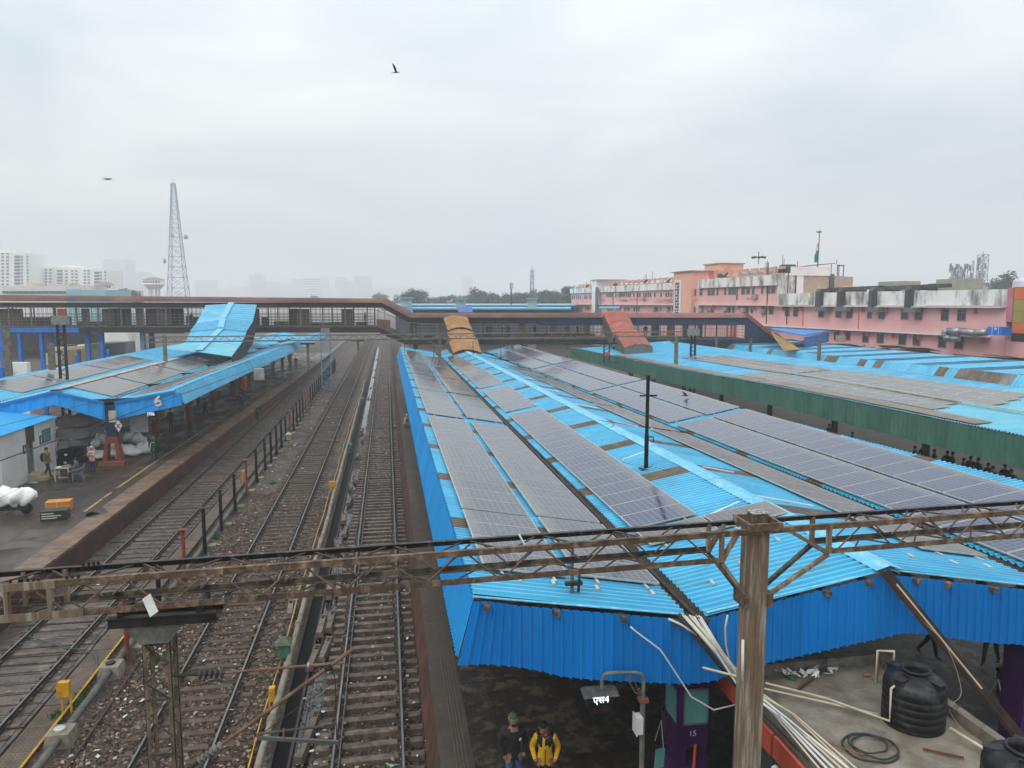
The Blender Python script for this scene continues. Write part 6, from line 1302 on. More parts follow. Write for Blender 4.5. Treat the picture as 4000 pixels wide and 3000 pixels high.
# junk roofs and pipes at the foot of the pink wall
jk = thing('lean_to_roof', FP(125, 5.2, 4), 'strip of collapsed sheets and pipes at the foot of the pink wall', 'lean-to'); r = random.Random(14)
for k in range(34):
    s = r.uniform(106, 152); o = r.uniform(1, 5); z = 5.6 - o * .05 + r.uniform(-.1, .25); ln = r.uniform(2, 7)
    if k % 3: MB().tube([FP(s, z, o), FP(s + ln / 2, z + r.uniform(-.2, .2), o), FP(s + ln, z + r.uniform(-.15, .15), o + r.uniform(-.5, .5))], .06, 4).build('pipe', mat('junk_pipe', (.16, .12, .10), (.10, .08, .07), 1, .8), jk)
    else: b = MB(); b.quad(FP(s, z, o), FP(s + ln, z + .1, o), FP(s + ln * .8, z + .5, o + 1.2), FP(s + .4, z + .35, o + 1.2)); b.build('sheet', mat('junk_sheet', (.13, .11, .09), (.20, .17, .14), .8, .8), jk)
o = fbox(122.5, 124.5, 6.0, 6.9, 2.5, 2.6, 'discarded_board', mat('beige_panel', (.34, .31, .22), None, 1, .7), None); tag(o, 'tilted beige panel lying at the foot of the pink wall', 'panel')
# roof furniture
for k, (px, py0, py1) in enumerate([(2293, 1120, 1095), (2279, 1120, 1100), (2504, 1095, 1072), (2533, 1085, 1057), (2510, 1088, 1071), (2815, 1115, 1046), (2970, 1085, 1024), (2975, 1085, 1018), (3036, 1080, 996), (3041, 1085, 1011), (3093, 1045, 1013), (3245, 1000, 990)]):
    s, z0 = FS(px, py0); z1 = FS(px, py1)[1]; oo = -1 if px < 3030 else -(px - 3010) / 20; s = min(s, 103.5); o = MB().tube([FP(s, z0 - .4, oo), FP(s, z1, oo)], .05, 4); tag(o.build('aerial', dark_m), 'thin roof aerial on the pink building, ' + ordw(k) + ' from the left', 'aerial', 'aerials on the pink building')
for k, (px, py_) in enumerate([(2514, 1100), (2576, 1100), (2603, 1098), (2804, 1078), (2825, 1075), (2396, 1112), (2287, 1118)]):
    s, z = FS(px, py_); t = thing('satellite_dish', FP(s, z - .6, -.6), 'round satellite dish on the pink roof rail, ' + ordw(k), 'satellite dish', 'dishes on the pink building')
    d = (NN * .5 + T_ * (.4 if k % 2 else -.5) + Vector((0, 0, .7))).normalized(); c = FP(s, z, -.6); MB().tube([c, c + d * .12], [.55, .62], 14).build('dish', [dark_m, grey_green][k == 1], t); MB().tube([c, c - Vector((0, 0, .9))], .05, 4).build('pole', dark_m, t)
def rtank(px0, px1, py0, py1, m_, lb, o=-3):
    s0, s1 = FS(px0, py1)[0], FS(px1, py1)[0]; z0, z1 = FS(px0, py1)[1], FS(px0, py0)[1]; r_ = (s1 - s0) / 2
    b = MB().lathe(FP((s0 + s1) / 2, z0 - .3, o), [(r_, 0), (r_, (z1 - z0) * .8), (r_ * .8, (z1 - z0) * .95 + .3), (r_ * .3, z1 - z0 + .3)], 14); tag(b.build('water_tank', m_), lb, 'water tank')
rtank(2995, 3037, 1034, 1060, mat('tank_navy', (.03, .045, .075), None, 1, .5), 'dark navy roof tank on the pink building beside the aerials')
for k, (a, c, y0, y1) in enumerate([(2950, 2975, 1050, 1066), (2842, 2880, 1062, 1075), (2880, 2915, 1057, 1075), (2915, 2955, 1055, 1072)]): rtank(a, c, y0, y1, mat('tank_pale', (.38, .42, .40), (.28, .31, .30), 1, .6), 'pale weathered roof tank on the pink building, ' + ordw(k) + ' counted along the roof')
t = thing('floodlight_mast', FP(*FS(2867, 1030), -4), 'small mast with drooping dark lamps on the peach rooftop block', 'mast'); s, z = FS(2868, 1031)
MB().tube([FP(s, z, -5), FP(s, z + 2.3, -5)], .07, 5).build('pole', dark_m, t)
for a in range(5): q = a * 1.257; MB().tube([FP(s, z + 1.3, -5), FP(s + 1.3 * math.cos(q), z + 1.25, -5 + 1.3 * math.sin(q))], [.1, .22], 6).build('lamp', duct_m, t)
# flag pole with furled flag
t = thing('flagpole', FP(*FS(3190, 1030), -3), 'tall flagpole with a furled white and green flag above the pink building', 'flagpole'); s0, z0 = FS(3189, 1034); s1, z1 = FS(3196, 875); s0 = s1 = 103.5
MB().tube([FP(s0, z0 - 2, -8), FP(s1 + .2, z1, -8)], [.13, .07], 8).build('pole', bridge_grey, t); MB().blob(FP(s1, z1, -8), .5, .5, .2, 2).build('finial', grey_green, t)
def fl(ya, yb, m_, w_, nm): a, c = FS(3190, ya), FS(3190, yb); MB().tube([FP(s1, a[1], -7.9), FP(s1 - .1, (a[1] + c[1]) / 2, -7.8), FP(s1 - .1, c[1], -7.7)], [w_ * .5, w_, w_ * .6], 7).build(nm, m_, t)
fl(925, 956, white_m, .22, 'flag_white'); fl(956, 1008, mat('flag_green', (.02, .22, .12), None, 1, .7), .34, 'flag_green')

# ================================================================ BACKGROUND
def far_building(name, x0, x1, yt, dep, thick, m_, label, fl_=None, yb=1190, cat='building', rot=0.):
    dep *= (2.0 if dep > 950 else 1.15 if dep > 500 else 1); fl_ = fl_ and [(a, b, c, d) for a, b, c, d in fl_]
    A = Bp(x0, 1183, dep); C = Bp(x1, 1183, dep); dh = A.x * sY + A.y * cY; zt = VB((x0 + x1) / 2, yt, dh).z; t = thing(name, (A + C) / 2, label, cat); dv = FH * thick
    b = MB(); b.hexa([(A.x, A.y, -.1), (C.x, C.y, -.1), (C.x + dv.x, C.y + dv.y, -.1), (A.x + dv.x, A.y + dv.y, -.1)], [(A.x, A.y, zt), (C.x, C.y, zt), (C.x + dv.x, C.y + dv.y, zt), (A.x + dv.x, A.y + dv.y, zt)]); b.build('wall', m_, t)
    if fl_:
        for (wx0, wy0, wx1, wy1) in fl_:
            wx0 -= .8; wx1 += .8; p = [VB(wx0, wy1, dh - .2), VB(wx1, wy1, dh - .2), VB(wx1, wy0, dh - .2), VB(wx0, wy0, dh - .2)]; q = [v - FH * .25 for v in p]
            MB().hexa([q[0], q[1], p[1], p[0]], [q[3], q[2], p[2], p[3]]).build('window', fw_m, t)
    return t
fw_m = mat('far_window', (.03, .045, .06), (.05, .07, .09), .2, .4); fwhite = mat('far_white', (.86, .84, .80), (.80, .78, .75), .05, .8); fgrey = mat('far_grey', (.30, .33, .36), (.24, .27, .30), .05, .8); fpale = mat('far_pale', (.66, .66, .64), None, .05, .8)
e5 = lambda x, y: (x / 3.687, 950 + y / 3.687)
def wr(cols, rows, conv, w_, h): return [(*conv(x, y), *conv(x + w_, y + h)) for x in cols for y in rows]
f1 = wr([25, 95], range(140, 600, 49), e5, 26, 22) + wr([212], range(180, 600, 48), e5, 76, 32) + wr([310, 390], range(180, 600, 48), e5, 18, 26)
far_building('apartment_tower', 0, 112, 987, 520, 30, fwhite, 'tall white apartment tower at the far left with stacked blue-grey windows', f1)
far_building('apartment_tower', -20, 18, 977, 525, 18, fwhite, 'higher corner block behind the leftmost apartment tower')
f2 = wr([500], range(355, 600, 42), e5, 22, 18) + wr([650, 715], range(375, 600, 43), e5, 24, 22) + wr([825], range(388, 600, 46), e5, 70, 26) + wr([945, 1030, 1088], range(390, 610, 46), e5, 24, 20)
far_building('apartment_tower', 133, 322, 1045, 540, 30, fwhite, 'second white apartment block, wide with dark square windows', f2)
far_building('apartment_tower', 240, 312, 1037, 545, 20, fwhite, 'stepped upper block above the second apartment block')
f3 = wr([1208, 1265], range(388, 610, 44), e5, 26, 18) + wr([1362], range(412, 600, 45), e5, 66, 28) + wr([1445, 1508], range(412, 600, 45), e5, 16, 22)
far_building('apartment_tower', 322, 414, 1053, 535, 30, fwhite, 'third white apartment block, nearest the water tower', f3)
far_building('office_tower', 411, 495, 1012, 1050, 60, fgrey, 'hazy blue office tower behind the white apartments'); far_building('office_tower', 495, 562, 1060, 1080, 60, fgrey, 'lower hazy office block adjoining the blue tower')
lb = far_building('long_building', -30, 262, 1117, 300, 20, mat('low_white', (.74, .73, .71), (.64, .63, .61), .05, .8), 'long low white building behind the bridge roof at left', [(x, 1137, x + 22, 1146) for x in range(12, 250, 26)])
far_building('long_building', 262, 415, 1132, 298, 20, mat('low_cyan', (.22, .46, .52), (.18, .40, .46), .05, .8), 'low building with a pale turquoise wall right of the long white one')
for k, (a, c, y) in enumerate([(112, 134, 1104), (193, 275, 1109), (322, 380, 1117)]): far_building('roof_block', a, c, y, 305, 8, mat('blush', (.62, .46, .38), None, .1, .8), 'pinkish rooftop block on the low white buildings, ' + ordw(k) + ' from the left')
for (a, c, y, d, lb_) in ((765, 832, 1095, 1300, 'left pair'), (995, 1010, 1065, 1500, 'thin'), (820, 900, 1130, 1250, 'low wide'), (900, 960, 1118, 1200, 'pale'), (975, 1022, 1075, 1300, 'tall grid'), (1022, 1080, 1102, 1350, 'second grid'), (1080, 1140, 1112, 1400, 'long'), (1140, 1182, 1090, 1350, 'square'), (1245, 1275, 1082, 1400, 'hazy slab behind the striped one'), (1312, 1348, 1082, 1300, 'double'), (1350, 1385, 1098, 1320, 'stepped'), (1385, 1445, 1078, 1350, 'broad crowned'), (1260, 1330, 1126, 1100, 'low pale'), (1445, 1550, 1125, 1450, 'distant long'), (1560, 1680, 1120, 1600, 'faint long'), (1808, 1844, 1076, 1500, 'lone faint tower'), (640, 700, 1140, 1500, 'faint low')):
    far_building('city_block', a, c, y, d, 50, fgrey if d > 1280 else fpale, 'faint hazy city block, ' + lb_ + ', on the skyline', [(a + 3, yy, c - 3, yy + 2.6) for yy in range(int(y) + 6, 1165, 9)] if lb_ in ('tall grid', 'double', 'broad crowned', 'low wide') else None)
t = far_building('striped_block', 1188, 1243, 1082, 1000, 30, fw_m, 'white office block with horizontal floor bands on the hazy skyline')
for yy in range(1083, 1170, 10): A, C = VB(1186, yy + 5, 1985), VB(1245, yy + 5, 1985); h = 3.6; MB().hexa([A, C, C + FH * 20, A + FH * 20], [v + Vector((0, 0, h)) for v in (A, C, C + FH * 20, A + FH * 20)]).build('floor_band', fwhite, t)
# water towers
def wtower(px, dep, rw, yt, yb, label, legs=True):
    c = Bp(px, 1183, dep); k = dep / F; zt = CZ + (1183 - yt) * k; zm = CZ + (1183 - yb) * k; t = thing('water_tower', (c.x, c.y, 0), label, 'water tower'); r_ = rw * k
    MB().lathe((c.x, c.y, zm), [(r_ * .55, -r_ * .45), (r_, 0), (r_ * 1.08, .0), (r_ * 1.08, .3), (r_, .3), (r_, (zt - zm) * .62)], 24).build('bowl', fwhite, t)
    MB().lathe((c.x, c.y, zm), [(r_ * 1.06, (zt - zm) * .62), (r_ * .5, (zt - zm) * .88), (.3, zt - zm)], 24).build('roof', mat('tower_roof', (.30, .26, .22), None, .3, .8), t)
    if legs:
        for a in range(8): q = a * math.pi / 4; MB().box(c.x + r_ * .5 * math.cos(q) - .35, c.x + r_ * .5 * math.cos(q) + .35, c.y + r_ * .5 * math.sin(q) - .35, c.y + r_ * .5 * math.sin(q) + .35, -.1, zm - r_ * .42).build('leg', fpale, t)
    for a in range(-3, 4): q = -math.pi / 2 + a * .25; MB().box(c.x + r_ * 1.01 * math.cos(q) - .4, c.x + r_ * 1.01 * math.cos(q) + .4, c.y + r_ * 1.0 * math.sin(q) - .15, c.y + r_ * 1.0 * math.sin(q), zm + 1, zm + 2).build('vent', fw_m, t)
wtower(605, 420, 39, 1082, 1113, 'white domed water tower on legs beside the lattice tower'); wtower(415, 330, 34, 1100, 1134, 'squat white round tank with a conical roof behind the turquoise wall', False)
# telecom towers
def ltower(px, dep, yt, wb_, wt_, label, levels, m_, dishes=(), yb_=1250):
    c = Bp(px, 1183, dep); k = dep / F; H = CZ + (1183 - yt) * k; t = thing('lattice_tower', (c.x, c.y, 0), label, 'tower'); w0, w1 = wb_ * k / 2, wt_ * k / 2
    f = lambda z: w0 + (w1 - w0) * min(1, z / H) ** .8; cs = [(-1, -1), (1, -1), (1, 1), (-1, 1)]; zs = [H * (1 - (1 - q / levels) ** 1.25) for q in range(levels + 1)]
    r_ = max(.10, 1.15 * k)
    for (a, b_) in cs: MB().tube([(c.x + a * f(z), c.y + b_ * f(z), z) for z in zs], r_ * 1.2, 4).build('leg', m_, t)
    for z0, z1 in zip(zs, zs[1:]):
        b = MB()
        for q in range(4):
            A, B = cs[q], cs[(q + 1) % 4]; b.tube([(c.x + A[0] * f(z0), c.y + A[1] * f(z0), z0), (c.x + B[0] * f(z1), c.y + B[1] * f(z1), z1)], r_ * .7, 3, cap=False); b.tube([(c.x + B[0] * f(z0), c.y + B[1] * f(z0), z0), (c.x + A[0] * f(z1), c.y + A[1] * f(z1), z1)], r_ * .7, 3, cap=False); b.tube([(c.x + A[0] * f(z1), c.y + A[1] * f(z1), z1), (c.x + B[0] * f(z1), c.y + B[1] * f(z1), z1)], r_ * .8, 3, cap=False)
        b.build('bracing', m_, t)
    for (dx, yy, rr_) in dishes: z = CZ + (1183 - yy) * k; MB().tube([(c.x + dx * k, c.y - 1, z), (c.x + dx * k + 1.5 * (1 if dx > 0 else -1), c.y - 1.3, z)], rr_ * k, 10).build('dish', fgrey, t)
    MB().tube([(c.x, c.y, H), (c.x, c.y, H + 14 * k)], r_ * .8, 4).build('spire', m_, t); return t
twm = mat('tower_steel', (.17, .23, .30), (.12, .17, .23), .3, .6)
ltower(699, 470, 727, 86, 13, 'tall blue-grey lattice telecom tower tapering above the bridge roof', 15, twm, [(34, 930, 8), (-38, 1022, 9), (-5, 925, 7)])
ltower(2078, 620, 1056, 20, 9, 'small hazy lattice mast behind the trees right of centre', 7, twm)
t = ltower(3828, 330, 998, 30, 26, 'lattice tower crowded with panel antennas above the orange cladding', 8, mat('tower_dark', (.09, .11, .13), None, .3, .6)); r = random.Random(44)
for k in range(64):
    px = r.uniform(3710, 3850); py_ = r.uniform(1035, 1102) if px < 3800 else r.uniform(1008, 1090); c = Bp(px, py_, 320 + r.uniform(-4, 4)); h = r.uniform(1.2, 3.0)
    MB().box(c.x - .32, c.x + .32, c.y - .2, c.y + .2, c.z - h, c.z + h * .3).build('panel_antenna', [mat('antenna_white', (.5, .52, .53), None, 1, .6), mat('antenna_grey', (.14, .17, .2), None, 1, .6)][k % 2], t)
for px in (3724, 3732, 3740, 3760, 3768, 3778, 3790, 3800): c = Bp(px, 1100, 322); MB().box(c.x - .1, c.x + .1, c.y, c.y + .2, 8, Bp(px, r.uniform(1030, 1055), 322).z).build('antenna_pole', dark_m, t)
far_building('rooftop', 3690, 3860, 1105, 326, 14, mat('far_blue_roof', (.10, .15, .22), None, .2, .8), 'dark blue hazy rooftop under the antenna cluster'); far_building('rooftop', 3855, 3925, 1112, 300, 14, fgrey, 'low grey rooftop right of the antenna cluster')
t = thing('antenna_group', Bp(3880, 1100, 300), 'small separate cluster of antennas left of the right edge tree', 'antennas')
for k in range(12): px = r.uniform(3868, 3900); c = Bp(px, 1120, 300); MB().box(c.x - .15, c.x + .15, c.y, c.y + .2, 8, Bp(px, r.uniform(1084, 1100), 300).z).build('antenna', mat('antenna_white', None) if k % 2 else dark_m, t)
c = Bp(4000, 1140, 92); o = MB().lathe((c.x, c.y, c.z), [(1.25, 0), (1.3, .1), (1.25, 1.3), (1.0, 1.6), (.3, 1.7)], 18); tag(o.build('water_tank', mat('tank_white', (.62, .64, .72), None, .6, .6)), 'big white roof tank at the right edge above the orange cladding', 'water tank')
# far blue roofs with lift towers beyond the bridge
bt = thing('far_platform_roof', Bp(1900, 1190, 190), 'low blue platform roofs beyond the bridge, right of centre', 'roof')
for (x0, x1, ya, yb_, d0, d1) in ((1545, 2250, 1186, 1191, 185, 240), (1545, 2230, 1199, 1204, 160, 172), (2340, 2420, 1197, 1202, 170, 180)):
    A, B, C_, D_2 = Bp(x0, yb_, d0), Bp(x1, yb_, d0), Bp(x1, ya, d1), Bp(x0, ya, d1); MB().hexa([v - Vector((0, 0, .3)) for v in (A, B, C_, D_2)], [A, B, C_, D_2]).build('roof_sheet', roof_blue, bt)
A, C = Bp(1545, 1204, 162), Bp(2230, 1204, 162); MB().hexa([(A.x, A.y, 4), (C.x, C.y, 4), (C.x, C.y + 3, 4), (A.x, A.y + 3, 4)], [(A.x, A.y, A.z), (C.x, C.y, C.z), (C.x, C.y + 3, C.z), (A.x, A.y + 3, A.z)]).build('side_wall', mat('far_navy', (.035, .05, .085), (.06, .08, .12), .3, .7), bt)
for k, (a, c, y) in enumerate([(1565, 1595, 1166), (1780, 1813, 1170), (2063, 2096, 1168)]):
    t = far_building('lift_tower', a, c, y, 165, 6, mat('lift_white', (.50, .50, .46), None, .3, .8), 'small white lift tower rising from the far blue roofs, ' + ordw(k) + ' from the left'); A, C = Bp(a - 5, y, 164), Bp(c + 5, y, 164)
    MB().hexa([A, C, C + FH * 8, A + FH * 8], [v + Vector((0, 0, .25)) for v in (A, C, C + FH * 8, A + FH * 8)]).build('cap', grey_green, t)
for (a, c) in ((1565, 1610), (1780, 1843)):
    o = MB(); A = [Bp(a, 1197, 158), Bp(c, 1197, 158), Bp(c + 4, 1220, 140), Bp(a + 12, 1220, 140)]; o.quad(*A); tag(o.build('stair_roof', mat('royal_blue', (.02, .10, .36), None, 1, .6)), 'royal blue stair roof below the %s lift tower' % ('first' if a < 1600 else 'second'), 'stair roof')
# trees
def crown_mesh(seed, n, rx, rz, leaf):
    r = random.Random(seed); b = MB(); cl = [(Vector((r.uniform(-1, 1) * rx * .62, r.uniform(-1, 1) * rx * .62, r.uniform(-.55, .75) * rz)), r.uniform(.28, .5)) for _ in range(13)]
    for k in range(n):
        c, s = r.choice(cl); v = Vector((r.gauss(0, 1), r.gauss(0, 1), r.gauss(0, 1))).normalized() * (r.random() ** .4); p = c + Vector((v.x * rx * s, v.y * rx * s, v.z * rz * s)); u = Vector((r.uniform(-1, 1), r.uniform(-1, 1), r.uniform(-.6, .6))) * leaf; w_ = Vector((r.uniform(-1, 1), r.uniform(-1, 1), r.uniform(-.6, .6))) * leaf
        b.quad(p - u, p + w_ * .6, p + u, p - w_ * .6)
    return b.mesh('crown', leaf_m)
CR = [crown_mesh(k, 1500, 5.2, 4.2, .5) for k in range(4)]; r = random.Random(77)
spots = []
for (px, yt, dep, s) in [(475, 1130, 350, .8), (500, 1128, 352, .9), (525, 1132, 350, .7), (1475, 1145, 520, .9), (1500, 1150, 500, 1.0), (1560, 1152, 420, 1.0), (1585, 1150, 410, .9), (1600, 1132, 330, 1.0), (1625, 1133, 335, 1.1), (1650, 1146, 330, .8), (1690, 1155, 400, .9), (1715, 1160, 400, .9), (1745, 1158, 380, .8), (1775, 1152, 420, .9), (1830, 1150, 340, .9), (1855, 1128, 330, 1.2), (1885, 1140, 330, 1.), (1915, 1146, 320, .9), (1945, 1150, 310, .8), (1975, 1148, 340, .9), (2010, 1146, 330, .9), (2035, 1143, 320, .9), (2070, 1140, 330, 1.0), (2105, 1136, 320, 1.0), (2130, 1133, 310, 1.0), (2155, 1138, 310, .9), (2180, 1145, 300, .9), (2205, 1140, 330, 1.0), (2215, 1118, 330, 1.1), (2195, 1152, 290, .8), (1990, 1160, 300, .8), (1600, 1160, 300, .8), (1230, 1155, 700, 1.0), (2240, 1122, 335, 1.0), (3955, 1078, 240, 1.3), (3985, 1068, 250, 1.4), (3935, 1090, 240, .9), (3925, 1100, 230, .6)]: spots.append((px, yt, dep, s))
LBt = ['rounded', 'taller', 'low bushy', 'spreading', 'thin topped', 'dense']
for k, (px, yt, dep, s) in enumerate(spots):
    c = Bp(px, yt, dep); t = thing('tree', (c.x, c.y, 0), '', 'tree', 'trees beyond the footbridge'); top = c.z; cz = top - 4.0 * s; t['label'] = LBt[k % 6] + ' hazy green tree ' + ('behind the turquoise wall' if px < 600 else 'at the right edge above the cladding' if px > 3000 else 'beyond the footbridge roof') + ', ' + 'tree ' * 0 + ordw(k) + ' from left'
    MB().tube([(c.x, c.y, -.1), (c.x + .3, c.y, cz * .5), (c.x, c.y, cz)], [.5, .38, .2], 6).build('trunk', trunk_m, t)
    o = link('crown', CR[k % 4], t); o.location = (c.x, c.y, cz); o.rotation_euler = (0, 0, r.uniform(0, 6)); o.scale = (s, s, s)
    o2 = link('crown', CR[(k + 1) % 4], t); o2.location = (c.x + 1.2, c.y, cz - 4.2 * s); o2.rotation_euler = (0, 0, r.uniform(0, 6)); o2.scale = (s * 1.3, s * 1.2, s)
t = thing('communication_mast', Bp(1997, 1160, 200), 'slim pole with antennas among the trees right of the centre', 'mast'); c = Bp(1997, 1160, 200); z1 = Bp(1997, 1105, 200).z
MB().tube([(c.x, c.y, 0), (c.x, c.y, z1)], .18, 6).build('pole', dark_m, t)
for a in range(3): MB().box(c.x - .45 + a * .35, c.x - .2 + a * .35, c.y - .2, c.y, z1 - 1.6, z1).build('antenna', mat('antenna_white', None), t)

# ================================================================ YARD ON THE LEFT
lo_ = thing('locomotive', Bp(250, 1400, 112), 'cream and tan locomotive standing under the bridge behind the left canopy', 'locomotive')
def LP(u, z, o): return LA + LU * u + LV_ * o + Vector((0, 0, z))
LA = Bp(172, 1183, 126); LA.z = 0; LU = Vector((sY + .02, cY, 0)).normalized(); LV_ = Vector((LU.y, -LU.x, 0))
def lbx(u0, u1, z0, z1, o0, o1, nm, m_): b = MB(); b.hexa([LP(u0, z0, o0), LP(u1, z0, o0), LP(u1, z0, o1), LP(u0, z0, o1)], [LP(u0, z1, o0), LP(u1, z1, o0), LP(u1, z1, o1), LP(u0, z1, o1)]); return b.build(nm, m_, lo_)
cream = mat('loco_cream', (.50, .46, .30), (.42, .38, .25), .8, .5); tan = mat('loco_tan', (.36, .22, .09), (.28, .17, .08), .8, .5)
lbx(0, 17, 1.0, 3.4, 0, 3.0, 'body', tan); lbx(-.0, 17, 3.4, 3.9, .1, 2.9, 'roof', cream); lbx(-.8, 0, 1.0, 3.0, .2, 2.8, 'nose', cream); lbx(-.4, .05, 2.5, 3.3, .35, 1.3, 'windscreen', win_m); lbx(-.4, .05, 2.5, 3.3, 1.7, 2.6, 'windscreen', win_m); lbx(3.5, 4.6, 1.1, 3.3, 2.95, 3.05, 'door', pm_['brown']); lbx(7, 9, 2.1, 2.9, 2.95, 3.05, 'grille', win_fr); lbx(0, 17, .3, 1.0, .3, 2.7, 'underframe', dark_m); lbx(2, 5, 3.9, 4.2, .8, 2.2, 'roof_box', pm_['brown'])
for u in (1.5, 3.5, 13, 15): 
    for o in (.35, 2.6): MB().tube([LP(u, .55, o), LP(u, .55, o + .12)], .5, 12).build('wheel', dark_m, lo_)
for k, (px, w_, py0, dep, m_, lb) in enumerate([(350, 60, 1345, 100, 'grey', 'grey parcel van body behind the left canopy, right of the locomotive'), (395, 70, 1340, 108, 'silver', 'grey corrugated shed between the blue supports and the white wall'), (440, 90, 1298, 125, 'white', 'white wall block under the bridge left of the blue stair'), (40, 80, 1416, 66, 'white', 'small white cabin with a tan window at the extreme left')]):
    t = far_building('yard_shed', px - w_ / 2, px + w_ / 2 + 8, py0, dep, 6 if k < 3 else .5, {'grey': mat('van_grey', (.13, .15, .16), None, .5, .6), 'silver': mat('shed_grey', (.20, .22, .23), None, .6, .6), 'white': clean_white}[m_], lb, [(4, 1436, 34, 1465)] if k == 3 else None)
t = thing('train_shed_roof', Bp(330, 1310, 150), 'dark shed roof seen below the bridge at far left', 'roof'); A = [Bp(-60, 1296, 154), Bp(720, 1296, 154), Bp(720, 1296, 190), Bp(-60, 1296, 190)]
MB().hexa([v - Vector((0, 0, .4)) for v in A], A).build('roof', bridge_dark, t); A = [Bp(-60, 1345, 186), Bp(560, 1345, 186), Bp(560, 1345, 188), Bp(-60, 1345, 188)]; MB().hexa([(v.x, v.y, -.1) for v in A], [(v.x, v.y, Bp(0, 1300, 186).z) for v in A]).build('back_wall', mat('shed_back', (.05, .06, .075), (.09, .09, .09), .2, .8), t)
for k, y in enumerate((70, 78, 86, 95)): MB().box(-33, -32.7, y, y + .3, 0, 6).build('column', steel_blue, t)
# ================================================================ PEOPLE
skin_m = mat('skin', (.30, .16, .10), (.26, .135, .085), 8, .55); shoe_m = flat('shoe', (.02, .018, .018), .5); hair_m = flat('hair', (.008, .007, .006), .6)
BASE = dict(pel=(0, 0, .93, .135), bel=(0, 0, 1.08, .13), ch=(0, 0, 1.26, .165), uc=(0, 0, 1.38, .125), nk=(0, 0, 1.475, .055), h1=(0, -.015, 1.555, .078), h2=(0, -.01, 1.64, .088), h3=(0, 0, 1.70, .06))
for s, n_ in ((-1, 'l'), (1, 'r')):
    BASE.update({'sh' + n_: (s * .175, 0, 1.37, .078), 'el' + n_: (s * .24, .03, 1.12, .062), 'wr' + n_: (s * .235, -.06, .90, .045), 'ha' + n_: (s * .225, -.10, .82, .038), 'hi' + n_: (s * .09, 0, .88, .10), 'kn' + n_: (s * .10, -.02, .49, .066), 'an' + n_: (s * .10, .02, .09, .046), 'to' + n_: (s * .115, -.15, .05, .038)})
BN = [('pel', 'bel', 1), ('bel', 'ch', 1), ('ch', 'uc', 1), ('uc', 'nk', 0), ('nk', 'h1', 0), ('h1', 'h2', 0), ('h2', 'h3', 0)]
for n_ in 'lr': BN += [('uc', 'sh' + n_, 1), ('sh' + n_, 'el' + n_, 1), ('el' + n_, 'wr' + n_, 1), ('wr' + n_, 'ha' + n_, 0), ('pel', 'hi' + n_, 2), ('hi' + n_, 'kn' + n_, 2), ('kn' + n_, 'an' + n_, 2), ('an' + n_, 'to' + n_, 3)]
QUEUE = []
def person(loc, head_deg, label, top, bottom, pose=None, H=1.80, extra=None, group=None, hair=True, near=False):
    J = dict(BASE)
    for k, v in (pose or {}).items(): J[k] = (*v, J[k][3]) if len(v) == 3 else v
    names = list(J); sc_ = H / 1.72; me = bpy.data.meshes.new('skel'); me.from_pydata([tuple(c * sc_ for c in J[n_][:3]) for n_ in names], [(names.index(a), names.index(b)) for a, b, _ in BN], [])
    o = bpy.data.objects.new('skel', me); col.objects.link(o); m = o.modifiers.new('s', 'SKIN')
    for i, n_ in enumerate(names):
        sv = me.skin_vertices[0].data[i]; sv.radius = (J[n_][3] * sc_,) * 2; sv.use_root = (n_ == 'pel')
    m.use_smooth_shade = True; su = o.modifiers.new('u', 'SUBSURF'); su.levels = su.render_levels = 2 if near else 1
    QUEUE.append((o, loc, head_deg, label, top, bottom, J, sc_, extra, group, hair, near))
